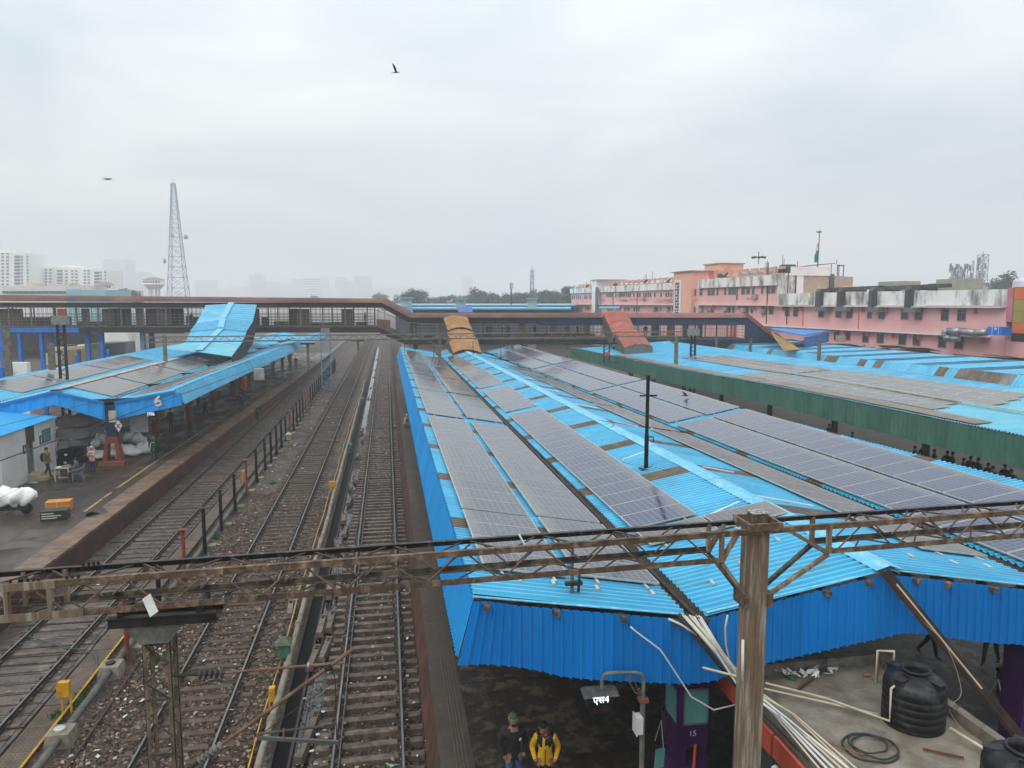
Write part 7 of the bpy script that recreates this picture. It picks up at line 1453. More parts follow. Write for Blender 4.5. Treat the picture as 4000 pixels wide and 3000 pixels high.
def flush():
    bpy.context.view_layer.update(); dg = bpy.context.evaluated_depsgraph_get(); done = []
    for (o, loc, hd, label, top, bottom, J, s, extra, group, hair, near) in QUEUE:
        me = bpy.data.meshes.new_from_object(o.evaluated_get(dg)); me.materials.clear()
        for m_ in (skin_m, top, bottom, shoe_m): me.materials.append(m_)
        if extra == 'yoke': me.materials.append(black_m)
        seg = [(Vector(J[a][:3]) * s, Vector(J[b][:3]) * s, k) for a, b, k in BN]
        for p in me.polygons:
            c = p.center; best = (9, 0)
            for (a, b, k) in seg:
                ab = b - a; t = max(0, min(1, (c - a).dot(ab) / ab.length_squared)); d = (c - a - ab * t).length
                if d < best[0]: best = (d, k)
            k = best[1]
            if k == 2 and c.z > (J['pel'][2] - .12) * s: k = 1
            if k == 2 and c.z > (J['pel'][2] - .06) * s: k = 1
            if extra == 'yoke' and k == 1 and abs(c.x) < .165 * s and c.z > 1.24 * s: k = 4
            p.material_index = k; p.use_smooth = True
        done.append((me, o, loc, hd, label, J, s, extra, group, hair, near))
    for (me, o, loc, hd, label, J, s, extra, group, hair, near) in done:
        old = o.data; bpy.data.objects.remove(o); bpy.data.meshes.remove(old); me.name = 'person'
        q = link('person', me); q.location = loc; q.rotation_euler = (0, 0, math.radians(hd)); tag(q, label, 'person', group)
        h = Vector(J['h2'][:3]) * s
        if hair:
            hm = hair_m if hair is True else hair
            MB().blob((h.x, h.y + .018 * s, h.z + .025 * s), .093 * s, .10 * s, .085 * s, 3, 10, 6, .03).build('hair' if hair is True else 'headwear', hm, q, True)
        if near:
            b = MB(); b.blob((h.x, h.y - .098 * s, h.z - .035 * s), .014 * s, .022 * s, .028 * s, 1, 6, 4, 0); b.build('nose', skin_m, q, True)
            for sx in (-1, 1):
                MB().blob((h.x + sx * .035 * s, h.y - .082 * s, h.z - .012 * s), .011 * s, .008 * s, .005 * s, 1, 6, 4, 0).build('eye', hair_m, q); MB().box(h.x + sx * .035 * s - .017 * s, h.x + sx * .035 * s + .017 * s, h.y - .090 * s, h.y - .08 * s, h.z + .010 * s, h.z + .015 * s).build('eyebrow', hair_m, q)
                MB().blob((h.x + sx * .088 * s, h.y + .0, h.z - .03 * s), .012 * s, .02 * s, .032 * s, 1, 6, 4, 0).build('ear', skin_m, q, True)
            MB().blob((h.x, h.y - .083 * s, h.z - .078 * s), .024 * s, .010 * s, .007 * s, 1, 8, 4, 0).build('mouth', mat('lips', (.20, .07, .055), None, 4, .5), q)
            if near == 'beard': MB().blob((h.x, h.y - .045 * s, h.z - .10 * s), .062 * s, .055 * s, .04 * s, 2, 10, 5, .03).build('beard', hair_m, q); MB().blob((h.x, h.y - .09 * s, h.z - .064 * s), .032 * s, .012 * s, .008 * s, 1, 8, 4, 0).build('moustache', hair_m, q)
        if callable(extra): extra(q, s, J)
        if extra == 'yoke':
            b = MB(); b.box(-.008 * s, .008 * s, -.165 * s, -.15 * s, .88 * s, 1.24 * s); b.build('zip', mat('zip_dark', (.06, .01, .01), None, 3, .5), q)
            MB().box(-.015 * s, .015 * s, -.175 * s, -.16 * s, 1.20 * s, 1.25 * s).build('zip_pull', frame_m, q)
            MB().tube([(-.07 * s, -.05 * s, 1.44 * s), (0, -.095 * s, 1.40 * s), (.07 * s, -.05 * s, 1.44 * s), (.06 * s, .06 * s, 1.47 * s), (-.06 * s, .06 * s, 1.47 * s)], .022 * s, 6, True).build('collar', black_m, q)
            MB().hexa([(-.06 * s, -.165 * s, 1.22 * s), (-.02 * s, -.17 * s, 1.22 * s), (-.02 * s, -.15 * s, 1.22 * s), (-.06 * s, -.15 * s, 1.22 * s)], [(-.05 * s, -.14 * s, 1.42 * s), (0, -.15 * s, 1.40 * s), (0, -.12 * s, 1.40 * s), (-.05 * s, -.12 * s, 1.42 * s)]).build('open_lapel', YEL, q)
    QUEUE.clear()
YEL = mat('jacket_yellow', (.72, .40, .01), (.62, .33, .01), 5, .6, .3, 9); JBK = mat('jacket_black', (.012, .013, .016), (.018, .019, .022), 5, .7, .3, 9); JEAN = mat('jeans', (.03, .065, .16), (.05, .095, .21), 5, .8); BLK = flat('cloth_black', (.013, .013, .014), .8)
GRN = mat('uniform_green', (.012, .10, .06), (.008, .075, .045), 4, .8); DKB = flat('cloth_dark', (.018, .022, .026), .8); GRY = flat('cloth_grey', (.10, .105, .11), .8); TAN = flat('cloth_tan', (.17, .125, .07), .8); WHT = flat('cloth_white', (.5, .48, .46), .8)
pocket = dict(ell=(-.27, .07, 1.13), wrl=(-.205, -.06, .93), hal=(-.165, -.09, .87), elr=(.27, .07, 1.13), wrr=(.205, -.06, .93), har=(.165, -.09, .87), knl=(-.10, -.09, .50), anl=(-.09, -.10, .09), tol=(-.10, -.26, .06), anr=(.10, .12, .10), tor=(.11, -.04, .05))
hd_ = dict(pocket); hd_.update(nk=(0, -.015, 1.475, .055), h1=(-.03, -.07, 1.54, .078), h2=(-.035, -.075, 1.625, .086), h3=(-.03, -.06, 1.69, .06))
pY = Zp(1178 * 1.8083, 1556 * 1.8083, 2.84); person((pY.x, pY.y, 1.05), -12, 'person in a yellow and black jacket, hands in pockets, below the lit sign', YEL, BLK, hd_, 1.80, 'yoke', None, True, True)
def cap_and_logo(q, s, J):
    h = Vector(J['h2'][:3]) * s
    MB().blob((h.x, h.y + .01 * s, h.z + .045 * s), .10 * s, .108 * s, .085 * s, 3, 14, 6, .01).build('knit_cap', mat('cap_olive', (.20, .21, .15), (.06, .075, .035), 1, .9, lo=.45, hi=.5, stretch=(.1, .1, 30)), q, True)
    MB().tube([(h.x + .098 * s * math.cos(a * .524), h.y + .01 * s + .105 * s * math.sin(a * .524), h.z + .02 * s) for a in range(12)], .014 * s, 6, True).build('cap_band', mat('cap_band', (.22, .25, .17), None, 6, .9), q)
    MB().box(.07 * s, .11 * s, -.172 * s, -.155 * s, 1.27 * s, 1.30 * s).build('logo', white_m, q); MB().box(.09 * s, .115 * s, -.172 * s, -.155 * s, 1.30 * s, 1.315 * s).build('logo', white_m, q)
pB = Zp(1109 * 1.8083, 1543 * 1.8083, 2.90); person((pB.x, pB.y, 1.05), 6, 'bearded person in black jacket, jeans and olive knitted cap near the bottom edge', JBK, JEAN, {k: v for k, v in pocket.items()}, 1.84, cap_and_logo, None, True, 'beard')
walk = dict(knl=(-.1, -.16, .52), anl=(-.1, -.22, .12), tol=(-.11, -.36, .07), knr=(.1, .06, .48), anr=(.1, .30, .13), tor=(.11, .20, .05))
def backpack(q, s, J): MB().blob((0, .24, 1.22), .17, .15, .27, 5, 12, 8, .05).build('backpack', JBK, q, True); MB().tube([(-.1, .1, 1.42), (-.11, -.12, 1.32), (-.1, -.05, 1.05)], .02, 5).build('strap', JBK, q)
c = Zp(188, 1862, 1.15); person((c.x, c.y, 1.10), 80, 'person in a brown jacket with a dark backpack stepping off the hut steps', TAN, BLK, walk, 1.82, backpack)
phone = dict(walk); phone.update(elr=(-.0 + .27, -.06, 1.18), wrr=(.12, -.16, 1.42), har=(.08, -.16, 1.52))
def stripe(q, s, J): MB().box(-.09, .09, -.185, -.17, 1.24, 1.285).build('back_print', white_m, q)
c = Zp(602, 1800, 1.05); person((c.x, c.y, 1.05), 10, 'person in a dark green uniform, hand to face, walking near the white sacks', GRN, mat('trouser_green', (.01, .05, .04), None, 3, .8), phone, 1.84, stripe)
sit = dict(pel=(0, 0, .55), bel=(0, .0, .70), ch=(0, -.04, .88), uc=(0, -.06, 1.0), nk=(0, -.08, 1.08), h1=(0, -.11, 1.15), h2=(0, -.12, 1.23), h3=(0, -.11, 1.29))
for s_, n_ in ((-1, 'l'), (1, 'r')): sit.update({'sh' + n_: (s_ * .17, -.05, 1.0), 'el' + n_: (s_ * .22, -.12, .78), 'wr' + n_: (s_ * .15, -.32, .80), 'ha' + n_: (s_ * .12, -.40, .80), 'hi' + n_: (s_ * .09, -.02, .52), 'kn' + n_: (s_ * .12, -.44, .54), 'an' + n_: (s_ * .12, -.42, .10), 'to' + n_: (s_ * .12, -.58, .05)})
cS = Zp(306, 1876, 1.05); person((cS.x, cS.y, 1.05), -75, 'person in a grey hoodie seated on the grey plastic chair at the small table', GRY, flat('navy_trousers', (.03, .04, .09), .8), sit, 1.80)
c = Zp(325, 1862, 1.05); person((c.x + .3, c.y + .7, 1.05), -20, 'person wrapped in a pink and white shawl over a navy coat behind the seated man', flat('shawl', (.55, .33, .33), .8), flat('navy_coat', (.02, .025, .07), .8), dict(ell=(-.2, -.1, 1.15), wrl=(-.06, -.2, 1.2), hal=(0, -.2, 1.22), elr=(.2, -.1, 1.15), wrr=(.06, -.2, 1.25), har=(0, -.2, 1.28)), 1.72, None, None, WHT)
for (px, py_, hd, tp, lb, pose, H) in [(944, 1610, -20, DKB, 'dark-clad person standing alone mid platform beyond the green uniform', None, 1.8), (803, 1636, 150, flat('dark_green_cloth', (.012, .035, .03)), 'person in dark clothes seen from behind, walking under the left canopy', walk, 1.82), (668, 1680, 160, DKB, 'person in dark clothes standing in the shade near the hanging sign', None, 1.8), (1157, 1437, 0, DKB, 'small far person on the left platform close to the blue battened mast', None, 1.8), (1130, 1420, 20, JEAN, 'small far person in blue at the platform shops', None, 1.8), (775, 1600, 60, BLK, 'dark person bending near the red barrow', None, 1.7)]:
    c = Zp(px, py_, 1.05); person((c.x, c.y, 1.05), hd, lb, tp, BLK, pose, H)
bend = dict(pel=(0, .05, .85), bel=(0, 0, 1.0), ch=(0, -.14, 1.14), uc=(0, -.25, 1.2), nk=(0, -.33, 1.24), h1=(0, -.40, 1.25), h2=(0, -.46, 1.27), h3=(0, -.51, 1.3), shl=(-.17, -.25, 1.2), shr=(.17, -.25, 1.2), ell=(-.2, -.3, .95), wrl=(-.12, -.4, .75), hal=(-.1, -.42, .68), elr=(.2, -.3, .95), wrr=(.12, -.4, .75), har=(.1, -.42, .68))
c = Zp(1004, 1642, 1.05); person((c.x, c.y, 1.05), 60, 'person in a dark green jacket bending at the platform edge', GRN, BLK, bend, 1.8)
squat = dict(pel=(0, .12, .38), bel=(0, .06, .52), ch=(0, -.02, .68), uc=(0, -.06, .80), nk=(0, -.08, .88), h1=(0, -.11, .94), h2=(0, -.12, 1.02), h3=(0, -.11, 1.08))
for s_, n_ in ((-1, 'l'), (1, 'r')): squat.update({'sh' + n_: (s_ * .17, -.05, .80), 'el' + n_: (s_ * .24, -.2, .62), 'wr' + n_: (s_ * .15, -.36, .60), 'ha' + n_: (s_ * .12, -.42, .58), 'hi' + n_: (s_ * .1, .08, .34), 'kn' + n_: (s_ * .17, -.28, .52), 'an' + n_: (s_ * .14, -.02, .10), 'to' + n_: (s_ * .15, -.18, .05)})
c = Zp(1588, 1672, 1.05); person((c.x - .05, c.y, 1.05), 120, 'person in grey with a white hat crouching at the edge of the right platform', mat('grey_jacket', (.24, .235, .22), (.18, .175, .165), 3, .8), GRY, squat, 1.8, None, None, WHT)
for k, (px, py_) in enumerate([(3575, 1742), (3609, 1738), (3651, 1756), (3702, 1765), (3722, 1770), (3793, 1784), (3822, 1793), (3861, 1811), (3878, 1825), (3927, 1814), (3952, 1832), (3330, 1690), (3240, 1660), (3765, 1790)]):
    c = Zp(px, py_, 2.82); person((c.x, c.y, 1.05), R.uniform(0, 360), 'dark figure waiting below the green valance, ' + ordw(k if k < 11 else k) + ' in the crowd', BLK if k % 3 else DKB, BLK, None, 1.74 + R.uniform(0, .12), None, 'people waiting below the green valance')
for k, (px, z, dd) in enumerate([(1413, 8.42, 3), (1905, 6.78, 2), (1915, 6.78, 3), (1965, 6.78, 2), (1985, 6.78, 3), (2092, 6.78, 2), (2218, 6.78, 2.5), (2262, 6.78, 3), (2530, 6.78, 2), (2160, 6.78, 3.2), (732, 8.42, 2), (772, 8.42, 3)]):
    p = BR(px, z, dd); person(p, R.uniform(0, 360), 'tiny dark figure crossing the footbridge, ' + ordw(sorted([1413, 1905, 1915, 1965, 1985, 2092, 2218, 2262, 2530, 2160, 732, 772]).index(px)) + ' from the left', DKB, BLK, walk if k % 2 else None, 1.78, None, 'people on the footbridge')
for (px, py_, hd, lb) in [(3625, 2568, 40, 'black-clad person mostly hidden by the fascia, left of the diagonal beam'), (3868, 2600, -60, 'person in black bending by the right dustbin, legs showing below the fascia')]:
    c = Zp(px, py_, 1.05); person((c.x, c.y, 1.05), hd, lb, BLK, BLK, walk, 1.82)
flush()

# ================================================================ LEFT PLATFORM OBJECTS
A = Zp(14, 1926, 1.05); B = Zp(221, 1827, 1.05); zA = Yp(2, 1706, A.y).z; zB = Yp(208, 1633, B.y).z; u_ = (B - A); u_.z = 0; Lh = u_.length; u_ = u_ / Lh; v_ = Vector((-u_.y, u_.x, 0))
if v_.x > 0: v_ = -v_
hut = thing('hut', A, 'white hut with a blue lean-to roof, door and steps on the left platform', 'hut'); W3 = mat('hut_white', (.55, .54, .52), (.46, .455, .44), .8, .7, c3=(.36, .34, .31), s3=1.3, lo3=.6, hi3=.8)
def HP(s, z, o=0.): return Vector((A.x, A.y, 0)) + u_ * s - v_ * o + Vector((0, 0, z))
def hb_(s0, s1, z0, z1, o0, o1, nm, m_, z1b=None):
    z1b = z1 if z1b is None else z1b; b = MB(); b.hexa([HP(s0, z0, o0), HP(s1, z0, o0), HP(s1, z0, o1), HP(s0, z0, o1)], [HP(s0, z1, o0), HP(s1, z1b, o0), HP(s1, z1b, o1), HP(s0, z1, o1)]); return b.build(nm, m_, hut)
def dpx(px): # pixel column -> s along the hut wall
    d = ray(px, 1880); d = Vector((d.x, d.y)); k = Vector((A.x, A.y)).dot(Vector((v_.x, v_.y))) / d.dot(Vector((v_.x, v_.y))); return (d * k - Vector((A.x, A.y))).dot(Vector((u_.x, u_.y)))
d0, d1 = dpx(112), dpx(148)
hz = lambda s: zA + (zB - zA) * s / Lh
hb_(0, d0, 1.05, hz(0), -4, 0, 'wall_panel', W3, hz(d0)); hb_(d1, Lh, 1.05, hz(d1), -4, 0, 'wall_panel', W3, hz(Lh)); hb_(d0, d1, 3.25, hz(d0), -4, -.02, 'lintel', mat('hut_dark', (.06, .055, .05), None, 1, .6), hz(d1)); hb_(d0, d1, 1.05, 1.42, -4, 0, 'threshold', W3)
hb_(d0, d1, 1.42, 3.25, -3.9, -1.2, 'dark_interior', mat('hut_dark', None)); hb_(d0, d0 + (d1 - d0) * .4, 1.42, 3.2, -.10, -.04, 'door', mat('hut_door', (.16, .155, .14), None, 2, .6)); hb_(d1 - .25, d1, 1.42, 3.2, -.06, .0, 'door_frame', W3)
b = MB(); e = 24
b.sheet(lambda s: HP(s, hz(s) + .06, .18), lambda s: HP(s, hz(s) + .55, -4.2), -1.2, Lh + .12, .25, .035, (0, 0, 1)); b.build('roof_sheet', mat('hut_roof', (.02, .34, .66), (.015, .28, .6), .6, .45, c3=(.35, .5, .55), s3=.6, lo3=.66, hi3=.8), hut)
hb_(d0 - .1, d1 + .5, 1.05, 1.25, .0, 1.0, 'step', mat('step_cream', (.42, .35, .20), (.32, .26, .15), 2, .7)); hb_(d0 - .1, d1 + .2, 1.25, 1.42, .0, .6, 'step', mat('step_cream', None))
s0, s1 = dpx(176), dpx(207); o = hb_(s0, s1, 2.95, 3.75, .01, .05, 'notice_board', mat('board_teal', (.06, .17, .15), (.05, .13, .12), 3, .4))
for k in range(5): hb_(s0 + .15, s1 - .15 - (k % 2) * .3, 3.1 + k * .12, 3.14 + k * .12, .05, .055, 'print_line', mat('pale_print', (.25, .38, .36), None, 3, .6))
for (px, z) in ((103, 2.75), (170, 2.95)):
    s = dpx(px); hb_(s - .16, s + .16, z, z + .5, .01, .04, 'toilet_sign', mat('sign_dark', (.04, .045, .045), None, 3, .5)); hb_(s - .05, s + .05, z + .08, z + .32, .04, .045, 'pictogram', white_m); hb_(s - .035, s + .035, z + .35, z + .42, .04, .045, 'pictogram', white_m)
# table and chair
tc_ = Zp(255, 1876, 1.05); t = thing('small_table', tc_, 'small cream folding table in front of the seated person', 'table'); cm_ = mat('cream_table', (.55, .52, .42), None, 3, .5)
MB().box(tc_.x - .45, tc_.x + .35, tc_.y - .3, tc_.y + .35, 1.80, 1.85).build('tabletop', cm_, t)
for sx in (-.42, .30):
    for sy in (-.27, .30): MB().box(tc_.x + sx - .03, tc_.x + sx + .03, tc_.y + sy - .03, tc_.y + sy + .03, 1.05, 1.80).build('leg', cm_, t)
MB().box(tc_.x - .42, tc_.x + .3, tc_.y - .02, tc_.y + .02, 1.2, 1.25).build('stretcher', cm_, t)
for k, (dx, lb) in enumerate(((-.25, 'white paper lying on the left of the small table'), (.12, 'brown cardboard parcel open on the small table'))):
    o = MB().box(tc_.x + dx - .18, tc_.x + dx + .18, tc_.y - .2, tc_.y + .2, 1.855, 1.87 + .07 * k); tag(o.build(['paper', 'parcel'][k], [white_m, mat('cardboard', (.32, .22, .13), None, 3, .8)][k]), lb, ['paper', 'parcel'][k])
ch = thing('plastic_chair', cS, 'grey plastic chair with curved arms under the seated person', 'chair'); pg = mat('chair_grey', (.17, .18, .20), None, 3, .45); ca, sa = math.cos(math.radians(-75)), math.sin(math.radians(-75))
def CP(x, y, z): return (cS.x + x * ca - y * sa, cS.y + x * sa + y * ca, 1.05 + z)
b = MB(); b.hexa([CP(-.25, -.22, .44), CP(.25, -.22, .44), CP(.25, .25, .42), CP(-.25, .25, .42)], [CP(-.25, -.22, .48), CP(.25, -.22, .48), CP(.25, .25, .46), CP(-.25, .25, .46)]); b.build('seat', pg, ch)
b = MB(); b.hexa([CP(-.25, .25, .48), CP(.25, .25, .48), CP(.25, .29, .48), CP(-.25, .29, .48)], [CP(-.22, .36, .95), CP(.22, .36, .95), CP(.22, .39, .95), CP(-.22, .39, .95)]); b.build('backrest', pg, ch)
for s in (-1, 1):
    for (y0, y1) in ((-.26, -.2), (.32, .24)): MB().bar(CP(s * .29, y0, 0), CP(s * .25, y1, .45), .05, .05).build('leg', pg, ch)
    MB().tube([CP(s * .28, -.22, .45), CP(s * .31, -.2, .68), CP(s * .30, .1, .72), CP(s * .26, .36, .8)], .028, 6).build('armrest', pg, ch)
# boxes on the wet platform
def crate(px0, py_, w_, d_, h, m_, label, nm='crate', rot=.12):
    c = Zp(px0, py_, 1.05); ca_, sa_ = math.cos(rot), math.sin(rot); t = thing(nm, c, label, 'box')
    def P(x, y, z): return (c.x + x * ca_ - y * sa_, c.y + x * sa_ + y * ca_, 1.055 + z)
    MB().hexa([P(0, 0, 0), P(w_, 0, 0), P(w_, d_, 0), P(0, d_, 0)], [P(0, 0, h), P(w_, 0, h), P(w_, d_, h), P(0, d_, h)]).build('body', m_, t)
    MB().hexa([P(-.02, -.02, h), P(w_ + .02, -.02, h), P(w_ + .02, d_ + .02, h), P(-.02, d_ + .02, h)], [P(-.02, -.02, h + .05), P(w_ + .02, -.02, h + .05), P(w_ + .02, d_ + .02, h + .05), P(-.02, d_ + .02, h + .05)]).build('lid', m_, t); return t, P
t, P = crate(158, 2038, 1.12, .62, .42, mat('box_black', (.022, .026, .024), (.03, .034, .032), 4, .4), 'long black lidded box with white lettering in front of the orange one', 'storage_box')
r = random.Random(6)
for row, (z, n) in enumerate(((.33, 9), (.21, 14), (.10, 11))):
    x = .06
    for k in range(n): w_ = r.uniform(.035, .055); MB().hexa([P(x, -.004, z), P(x + w_, -.004, z), P(x + w_, -.001, z), P(x, -.001, z)], [P(x, -.004, z + .055), P(x + w_ * r.uniform(.6, 1), -.004, z + .055), P(x + w_, -.001, z + .055), P(x, -.001, z + .055)]).build('painted_letter', white_m, t); x += w_ + .014
t, P = crate(178, 2002, 1.08, .62, .44, mat('box_orange', (.62, .24, .035), (.54, .2, .03), 3, .5), 'orange yellow foam box standing behind the black box', 'storage_box'); MB().hexa([P(.5, -.025, 0), P(.54, -.025, 0), P(.54, .65, 0), P(.5, .65, 0)], [P(.5, -.025, .5), P(.54, -.025, .5), P(.54, .65, .5), P(.5, .65, .5)]).build('strap', mat('strap_pale', (.6, .45, .3), None, 3, .5), t)
for k, (px, py_, w_, h, z) in enumerate([(223, 1822, .95, .5, 0), (262, 1812, 1.0, .5, 0), (228, 1822, .92, .5, .52), (262, 1812, 1.0, .5, .52)]):
    t, P = crate(px, py_, w_, .8, h - .06, black_m, 'black steel trunk in the pile behind the table, %s %s' % (['left', 'right'][k % 2], ['bottom', 'top'][k // 2]), 'black_trunk', .1)
    t.location.z = 1.05 + z
    MB().hexa([P(.4, -.03, .15), P(.55, -.03, .15), P(.55, -.025, .15), P(.4, -.025, .15)], [P(.4, -.03, .28), P(.55, -.03, .28), P(.55, -.025, .28), P(.4, -.025, .28)]).build('label_card', white_m, t)
# bales
for k, (px, py_, w_, d_, h, z) in enumerate([(212, 1775, 2.2, 1.5, .95, 0), (212, 1775, 2.1, 1.5, .85, .95), (214, 1775, 2.2, 1.4, .8, 1.8), (290, 1765, 2.4, 1.7, 1.0, 0), (292, 1765, 2.3, 1.7, .85, 1.0), (290, 1765, 2.3, 1.6, .9, 1.85), (296, 1765, 1.9, 1.5, .7, 2.75), (375, 1752, 1.5, 1.4, 1.1, 0), (380, 1750, 1.3, 1.3, .9, 1.1)]):
    c = Zp(px, py_, 1.05); b = MB(); r2 = random.Random(k + 60); n = 6
    vs = {}
    for i in range(n + 1):
        for j in range(n + 1):
            for q in range(n + 1):
                if i in (0, n) or j in (0, n) or q in (0, n):
                    f = [a / n * 2 - 1 for a in (i, j, q)]; rd = 1 - .10 * sum(abs(a) ** 5 for a in f) + .06; v = Vector((f[0] * w_ / 2 * rd, f[1] * d_ / 2 * rd, f[2] * h / 2 * rd)) + Vector((r2.uniform(-.03, .03), r2.uniform(-.03, .03), r2.uniform(-.03, .03)))
                    vs[(i, j, q)] = len(b.v); b.v.append((c.x + w_ / 2 + v.x, c.y + d_ / 2 + v.y, 1.05 + z + h / 2 + v.z))
    for a in range(n):
        for e in range(n):
            for F_ in ((lambda x, y: (x, y, 0)), (lambda x, y: (x, y, n)), (lambda x, y: (x, 0, y)), (lambda x, y: (x, n, y)), (lambda x, y: (0, x, y)), (lambda x, y: (n, x, y))):
                b.f.append((vs[F_(a, e)], vs[F_(a + 1, e)], vs[F_(a + 1, e + 1)], vs[F_(a, e + 1)])); b.m.append(0)
    tag(b.build('bale', bale_m, smooth=True), 'grey wrapped bale in the stacks beside the hut, ' + ['lowest of the left stack', 'middle of the left stack', 'top of the left stack', 'lowest of the tall stack', 'second of the tall stack', 'third of the tall stack', 'topmost of the tall stack', 'lower one right of the tall stack', 'upper one right of the tall stack'][k], 'bale', 'bales beside the hut')
for k, (px, py_, rx, rz, z, lb) in enumerate([(345, 1788, .42, .45, 0, 'upright at the left end'), (285, 1770, .5, .35, 1.0, 'on top of the trunks'), (372, 1770, .45, .35, .45, 'on the second layer, left'), (405, 1762, .7, .5, .5, 'largest, with a tied corner, upper layer'), (400, 1792, 1.2, .30, 0, 'long one lying flat in front'), (432, 1770, .5, .45, .2, 'just left of the orange legs'), (492, 1782, .6, .48, 0, 'just right of the orange legs'), (515, 1782, .55, .28, 0, 'lying slumped at the foot of the column'), (500, 1750, .6, .4, .55, 'upper layer right of the column'), (535, 1752, .5, .45, .4, 'greyish one with a brown flap'), (562, 1772, .6, .5, 0, 'rightmost, with a tall twisted neck'), (530, 1775, .5, .35, 0, 'between the column and the rightmost')]):
    c = Zp(px, py_, 1.05); b = MB(); b.blob((c.x, c.y + rx * .4, 1.05 + z * .9 + rz * .75), rx * .88, rx * .7, rz * .85, k + 10, 16, 10, .17, k)
    if k in (3, 10, 2): b.tube([(c.x + .1, c.y + .2, 1.05 + z + rz * 1.6), (c.x + .12, c.y + .2, 1.05 + z + rz * 1.6 + .35)], [.10, .05], 6)
    tag(b.build('white_sack', sack_m, smooth=True), 'white sack heaped around the orange column, ' + lb, 'sack', 'white sacks around the column')
# covered scooter
t = thing('scooter', Zp(50, 2010, 1.05), 'scooter wrapped in crumpled white plastic sheets at the left edge', 'scooter'); c = Zp(52, 2008, 1.05)
for dx in (-.95, .62): MB().tube([(c.x + dx, c.y - .05, 1.32), (c.x + dx, c.y + .07, 1.32)], .27, 16).build('wheel', black_m, t)
MB().hexa([(c.x - .9, c.y - .1, 1.25), (c.x + .75, c.y - .1, 1.25), (c.x + .75, c.y + .2, 1.25), (c.x - .9, c.y + .2, 1.25)], [(c.x - .6, c.y - .08, 1.5), (c.x + .7, c.y - .08, 1.62), (c.x + .7, c.y + .18, 1.62), (c.x - .6, c.y + .18, 1.5)]).build('chassis', dark_m, t)
MB().blob((c.x - .55, c.y, 1.92), .62, .42, .46, 5, 22, 14, .22).build('front_sheet', sack_m, t, True); MB().blob((c.x + .38, c.y, 1.92), .66, .40, .42, 8, 22, 14, .2, .3).build('rear_sheet', sack_m, t, True)
MB().tube([(c.x - .2, c.y - .3, 1.05), (c.x, c.y - .1, 1.35)], .025, 5).build('stand', grimy_m, t)
# lamp box and diamond sign on the fascia column, hanging display
c = Yp(441, 1650, 50.6); c = Yp(441, 1623, 50.6); MB().box(c.x - .21, c.x + .21, 50.45, 50.7, c.z - .42, c.z + .3).build('lamp_box', mat('lamp_box', (.46, .46, .40), None, 2, .5), None); tag(col.objects[-1], 'pale grey lamp box fixed below the left canopy valley', 'lamp box')
c = Yp(463, 1662, 50.3); b = MB(); q = [(c.x - .22, c.z), (c.x, c.z - .42), (c.x + .22, c.z), (c.x, c.z + .34)]; b.hexa([(x, 50.25, z) for x, z in q], [(x, 50.3, z) for x, z in q]); o = b.build('diamond_sign', white_m); tag(o, 'white diamond-shaped sign hanging from the navy column', 'sign')
MB().bar((c.x - .1, 50.24, c.z - .16), (c.x + .1, 50.24, c.z + .12), .05, .02, (0, 1, 0)).build('emblem', mat('emblem', (.08, .05, .09), None, 3, .6), o); MB().bar((c.x + .1, 50.238, c.z - .16), (c.x - .1, 50.238, c.z + .12), .05, .02, (0, 1, 0)).build('emblem', mat('emblem', None), o)
t = thing('hanging_sign', Yp(588, 1617, 52.5), 'small black lit display hanging under the left canopy', 'sign'); c = Yp(588, 1617, 52.5)
MB().box(c.x - .38, c.x + .38, 52.45, 52.6, c.z - .2, c.z + .2).build('display', mat('display_black', None), t); text('lettering', 'एस6', (c.x, 52.44, c.z), .32, (1, 0, 0), (0, 0, 1), led, t)
o = MB().box(-17.0, -15.9, 52.4, 52.5, 2.9, 4.4); tag(o.build('cloth_sheet', mat('grey_sheet', (.42, .42, .41), (.33, .33, .32), 1, .8)), 'grey sheet hung behind the diamond sign', 'sheet')
for (px0, px1, py0, py1, Yd, m_, lb, nm) in [(550, 600, 1600, 1640, 56, mat('shop_grey', (.24, .24, .23), None, 1, .8), 'pale stall panel behind the hanging display', 'stall_board'), (992, 1028, 1440, 1485, 74, mat('wrap_grey', (.42, .42, .40), (.3, .3, .29), 1.5, .7), 'white wrapped stack hanging at the platform stalls', 'wrapped_stack'), (600, 640, 1598, 1632, 57, mat('shop_grey', None), 'second pale stall panel further right', 'stall_board'), (935, 960, 1478, 1520, 70, red_m, 'dark red stall side under the left canopy', 'stall'), (900, 925, 1490, 1545, 68, mat('stall_dark', (.05, .03, .03), None, 1, .8), 'dark stall front under the left canopy', 'stall')]:
    a, e = Yp(px0, py1, Yd), Yp(px1, py0, Yd); o = MB().box(a.x, e.x, Yd, Yd + .5, a.z, e.z) if nm != 'wrapped_stack' else MB().box(a.x, e.x, Yd, Yd + .6, a.z, e.z); tag(o.build(nm, m_), lb, 'stall')
t = thing('barrow', Zp(745, 1640, 1.05), 'red and white barrow of buckets under the left canopy edge', 'barrow'); c = Zp(745, 1640, 1.05)
MB().box(c.x - .5, c.x - .1, c.y, c.y + .4, 1.05, 1.9).build('bucket', white_m, t); MB().box(c.x + .3, c.x + 1.0, c.y, c.y + .5, 1.05, 1.3).build('tray', red_m, t); MB().bar((c.x + .0, c.y, 1.1), (c.x + .5, c.y + .2, 2.2), .06, .06).build('handle', red_m, t); MB().bar((c.x + .2, c.y, 1.1), (c.x - .1, c.y + .1, 2.4), .06, .06).build('handle', red_m, t)
t = thing('stall_goods', Zp(925, 1540, 1.05), 'green bin and white goods beside the far column', 'goods'); c = Zp(940, 1510, 1.05)
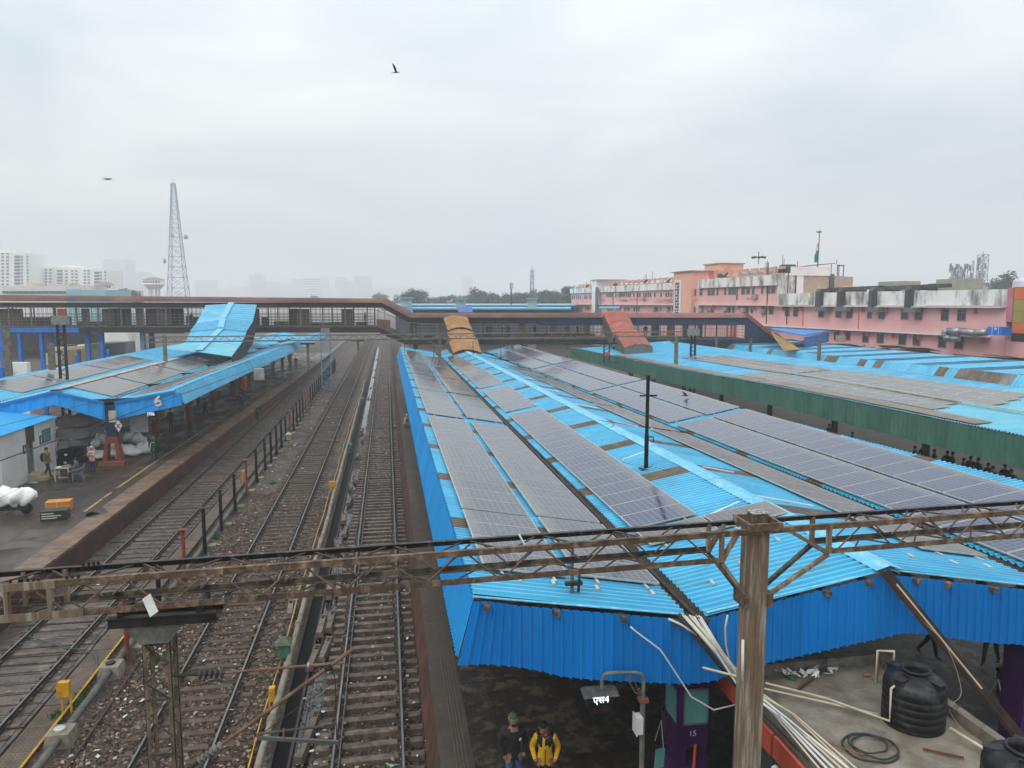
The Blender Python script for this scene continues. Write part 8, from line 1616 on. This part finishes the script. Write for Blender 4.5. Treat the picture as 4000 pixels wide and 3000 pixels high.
MB().lathe((c.x, c.y, 1.05), [(.35, 0), (.4, 1.5), (.3, 1.55)], 12).build('green_bin', mat('bin_green', (.03, .2, .08), None, 2, .6), t); MB().box(c.x - 1.3, c.x - .5, c.y, c.y + .6, 1.05, 2.2).build('white_goods', sack_m, t)
o = MB().bar(Zp(453, 1795, 1.05), Zp(453, 1795, 1.05) + Vector((.05, .1, 1.9)), .07, .05); tag(o.build('leaning_pole', flat('pale_green', (.35, .45, .38))), 'pale green pole leaning between the orange column legs', 'pole')
o = MB().blob(tuple(Zp(127, 1886, 1.1)), .28, .16, .08, 2); tag(o.build('turquoise_cloth', mat('turq', (.10, .45, .38), None, 3, .7)), 'small turquoise object on the ground by the hut steps', 'cloth')
for k, (px, py_, y) in enumerate([(1345, 1680, 0)]): pass
# birds
def bird(px, py_, dep, sz, wing, label, rot=0):
    c = Bp(px, py_, dep); t = thing('bird', c, label, 'bird'); ca_, sa_ = math.cos(rot), math.sin(rot); x_ = RT; z_ = Vector((0, 0, 1)); y_ = FH
    P = lambda a, b, d: c + (x_ * a + z_ * b + y_ * d) * sz
    MB().tube([P(-.5, -.05, 0), P(-.2, 0, 0), P(.1, .02, 0), P(.32, .04, 0), P(.5, .0, 0)], [.015 * sz, .07 * sz, .10 * sz, .05 * sz, .005], 8).build('body', DKB, t, True)
    for s in (-1, 1):
        q = [P(.12, .05, 0), P(-.12, .05, 0), P(-.30, wing * .6, s * .5), P(-.38, wing, s * .85), P(-.05, wing * .7, s * .55)]; b = MB(); b.quad(*q); b.quad(*[v + Vector((0, 0, .012)) for v in reversed(q)]); b.build('wing', DKB, t)
    b = MB(); b.quad(P(-.45, -.03, .02), P(-.75, -.10, .12), P(-.75, -.10, -.12), P(-.45, -.03, -.02)); b.build('tail', DKB, t)
bird(1547, 283, 30, .30, .95, 'dark bird with raised wings high in the sky near the top centre'); bird(423, 700, 70, .8, .05, 'small dark bird gliding in the sky at the left'); bird(2678, 1545, 42, .42, .5, 'small dark bird flying low over the right solar rows')

flush_text()
# ================================================================ HAZE
hb = MB().box(-1660, 1760, -75, 3950, -1.3, 132); hz_ = bpy.data.materials.new('haze_air'); hz_.use_nodes = True; n = hz_.node_tree.nodes; l = hz_.node_tree.links
for q in list(n):
    if q.type == 'BSDF_PRINCIPLED': n.remove(q)
pv = n.new('ShaderNodeVolumePrincipled'); pv.inputs['Color'].default_value = (.97, .985, 1, 1); pv.inputs['Density'].default_value = .0008; pv.inputs['Anisotropy'].default_value = 0
l.new(pv.outputs[0], n['Material Output'].inputs['Volume']); o = hb.build('haze', hz_); o['kind'] = 'stuff'
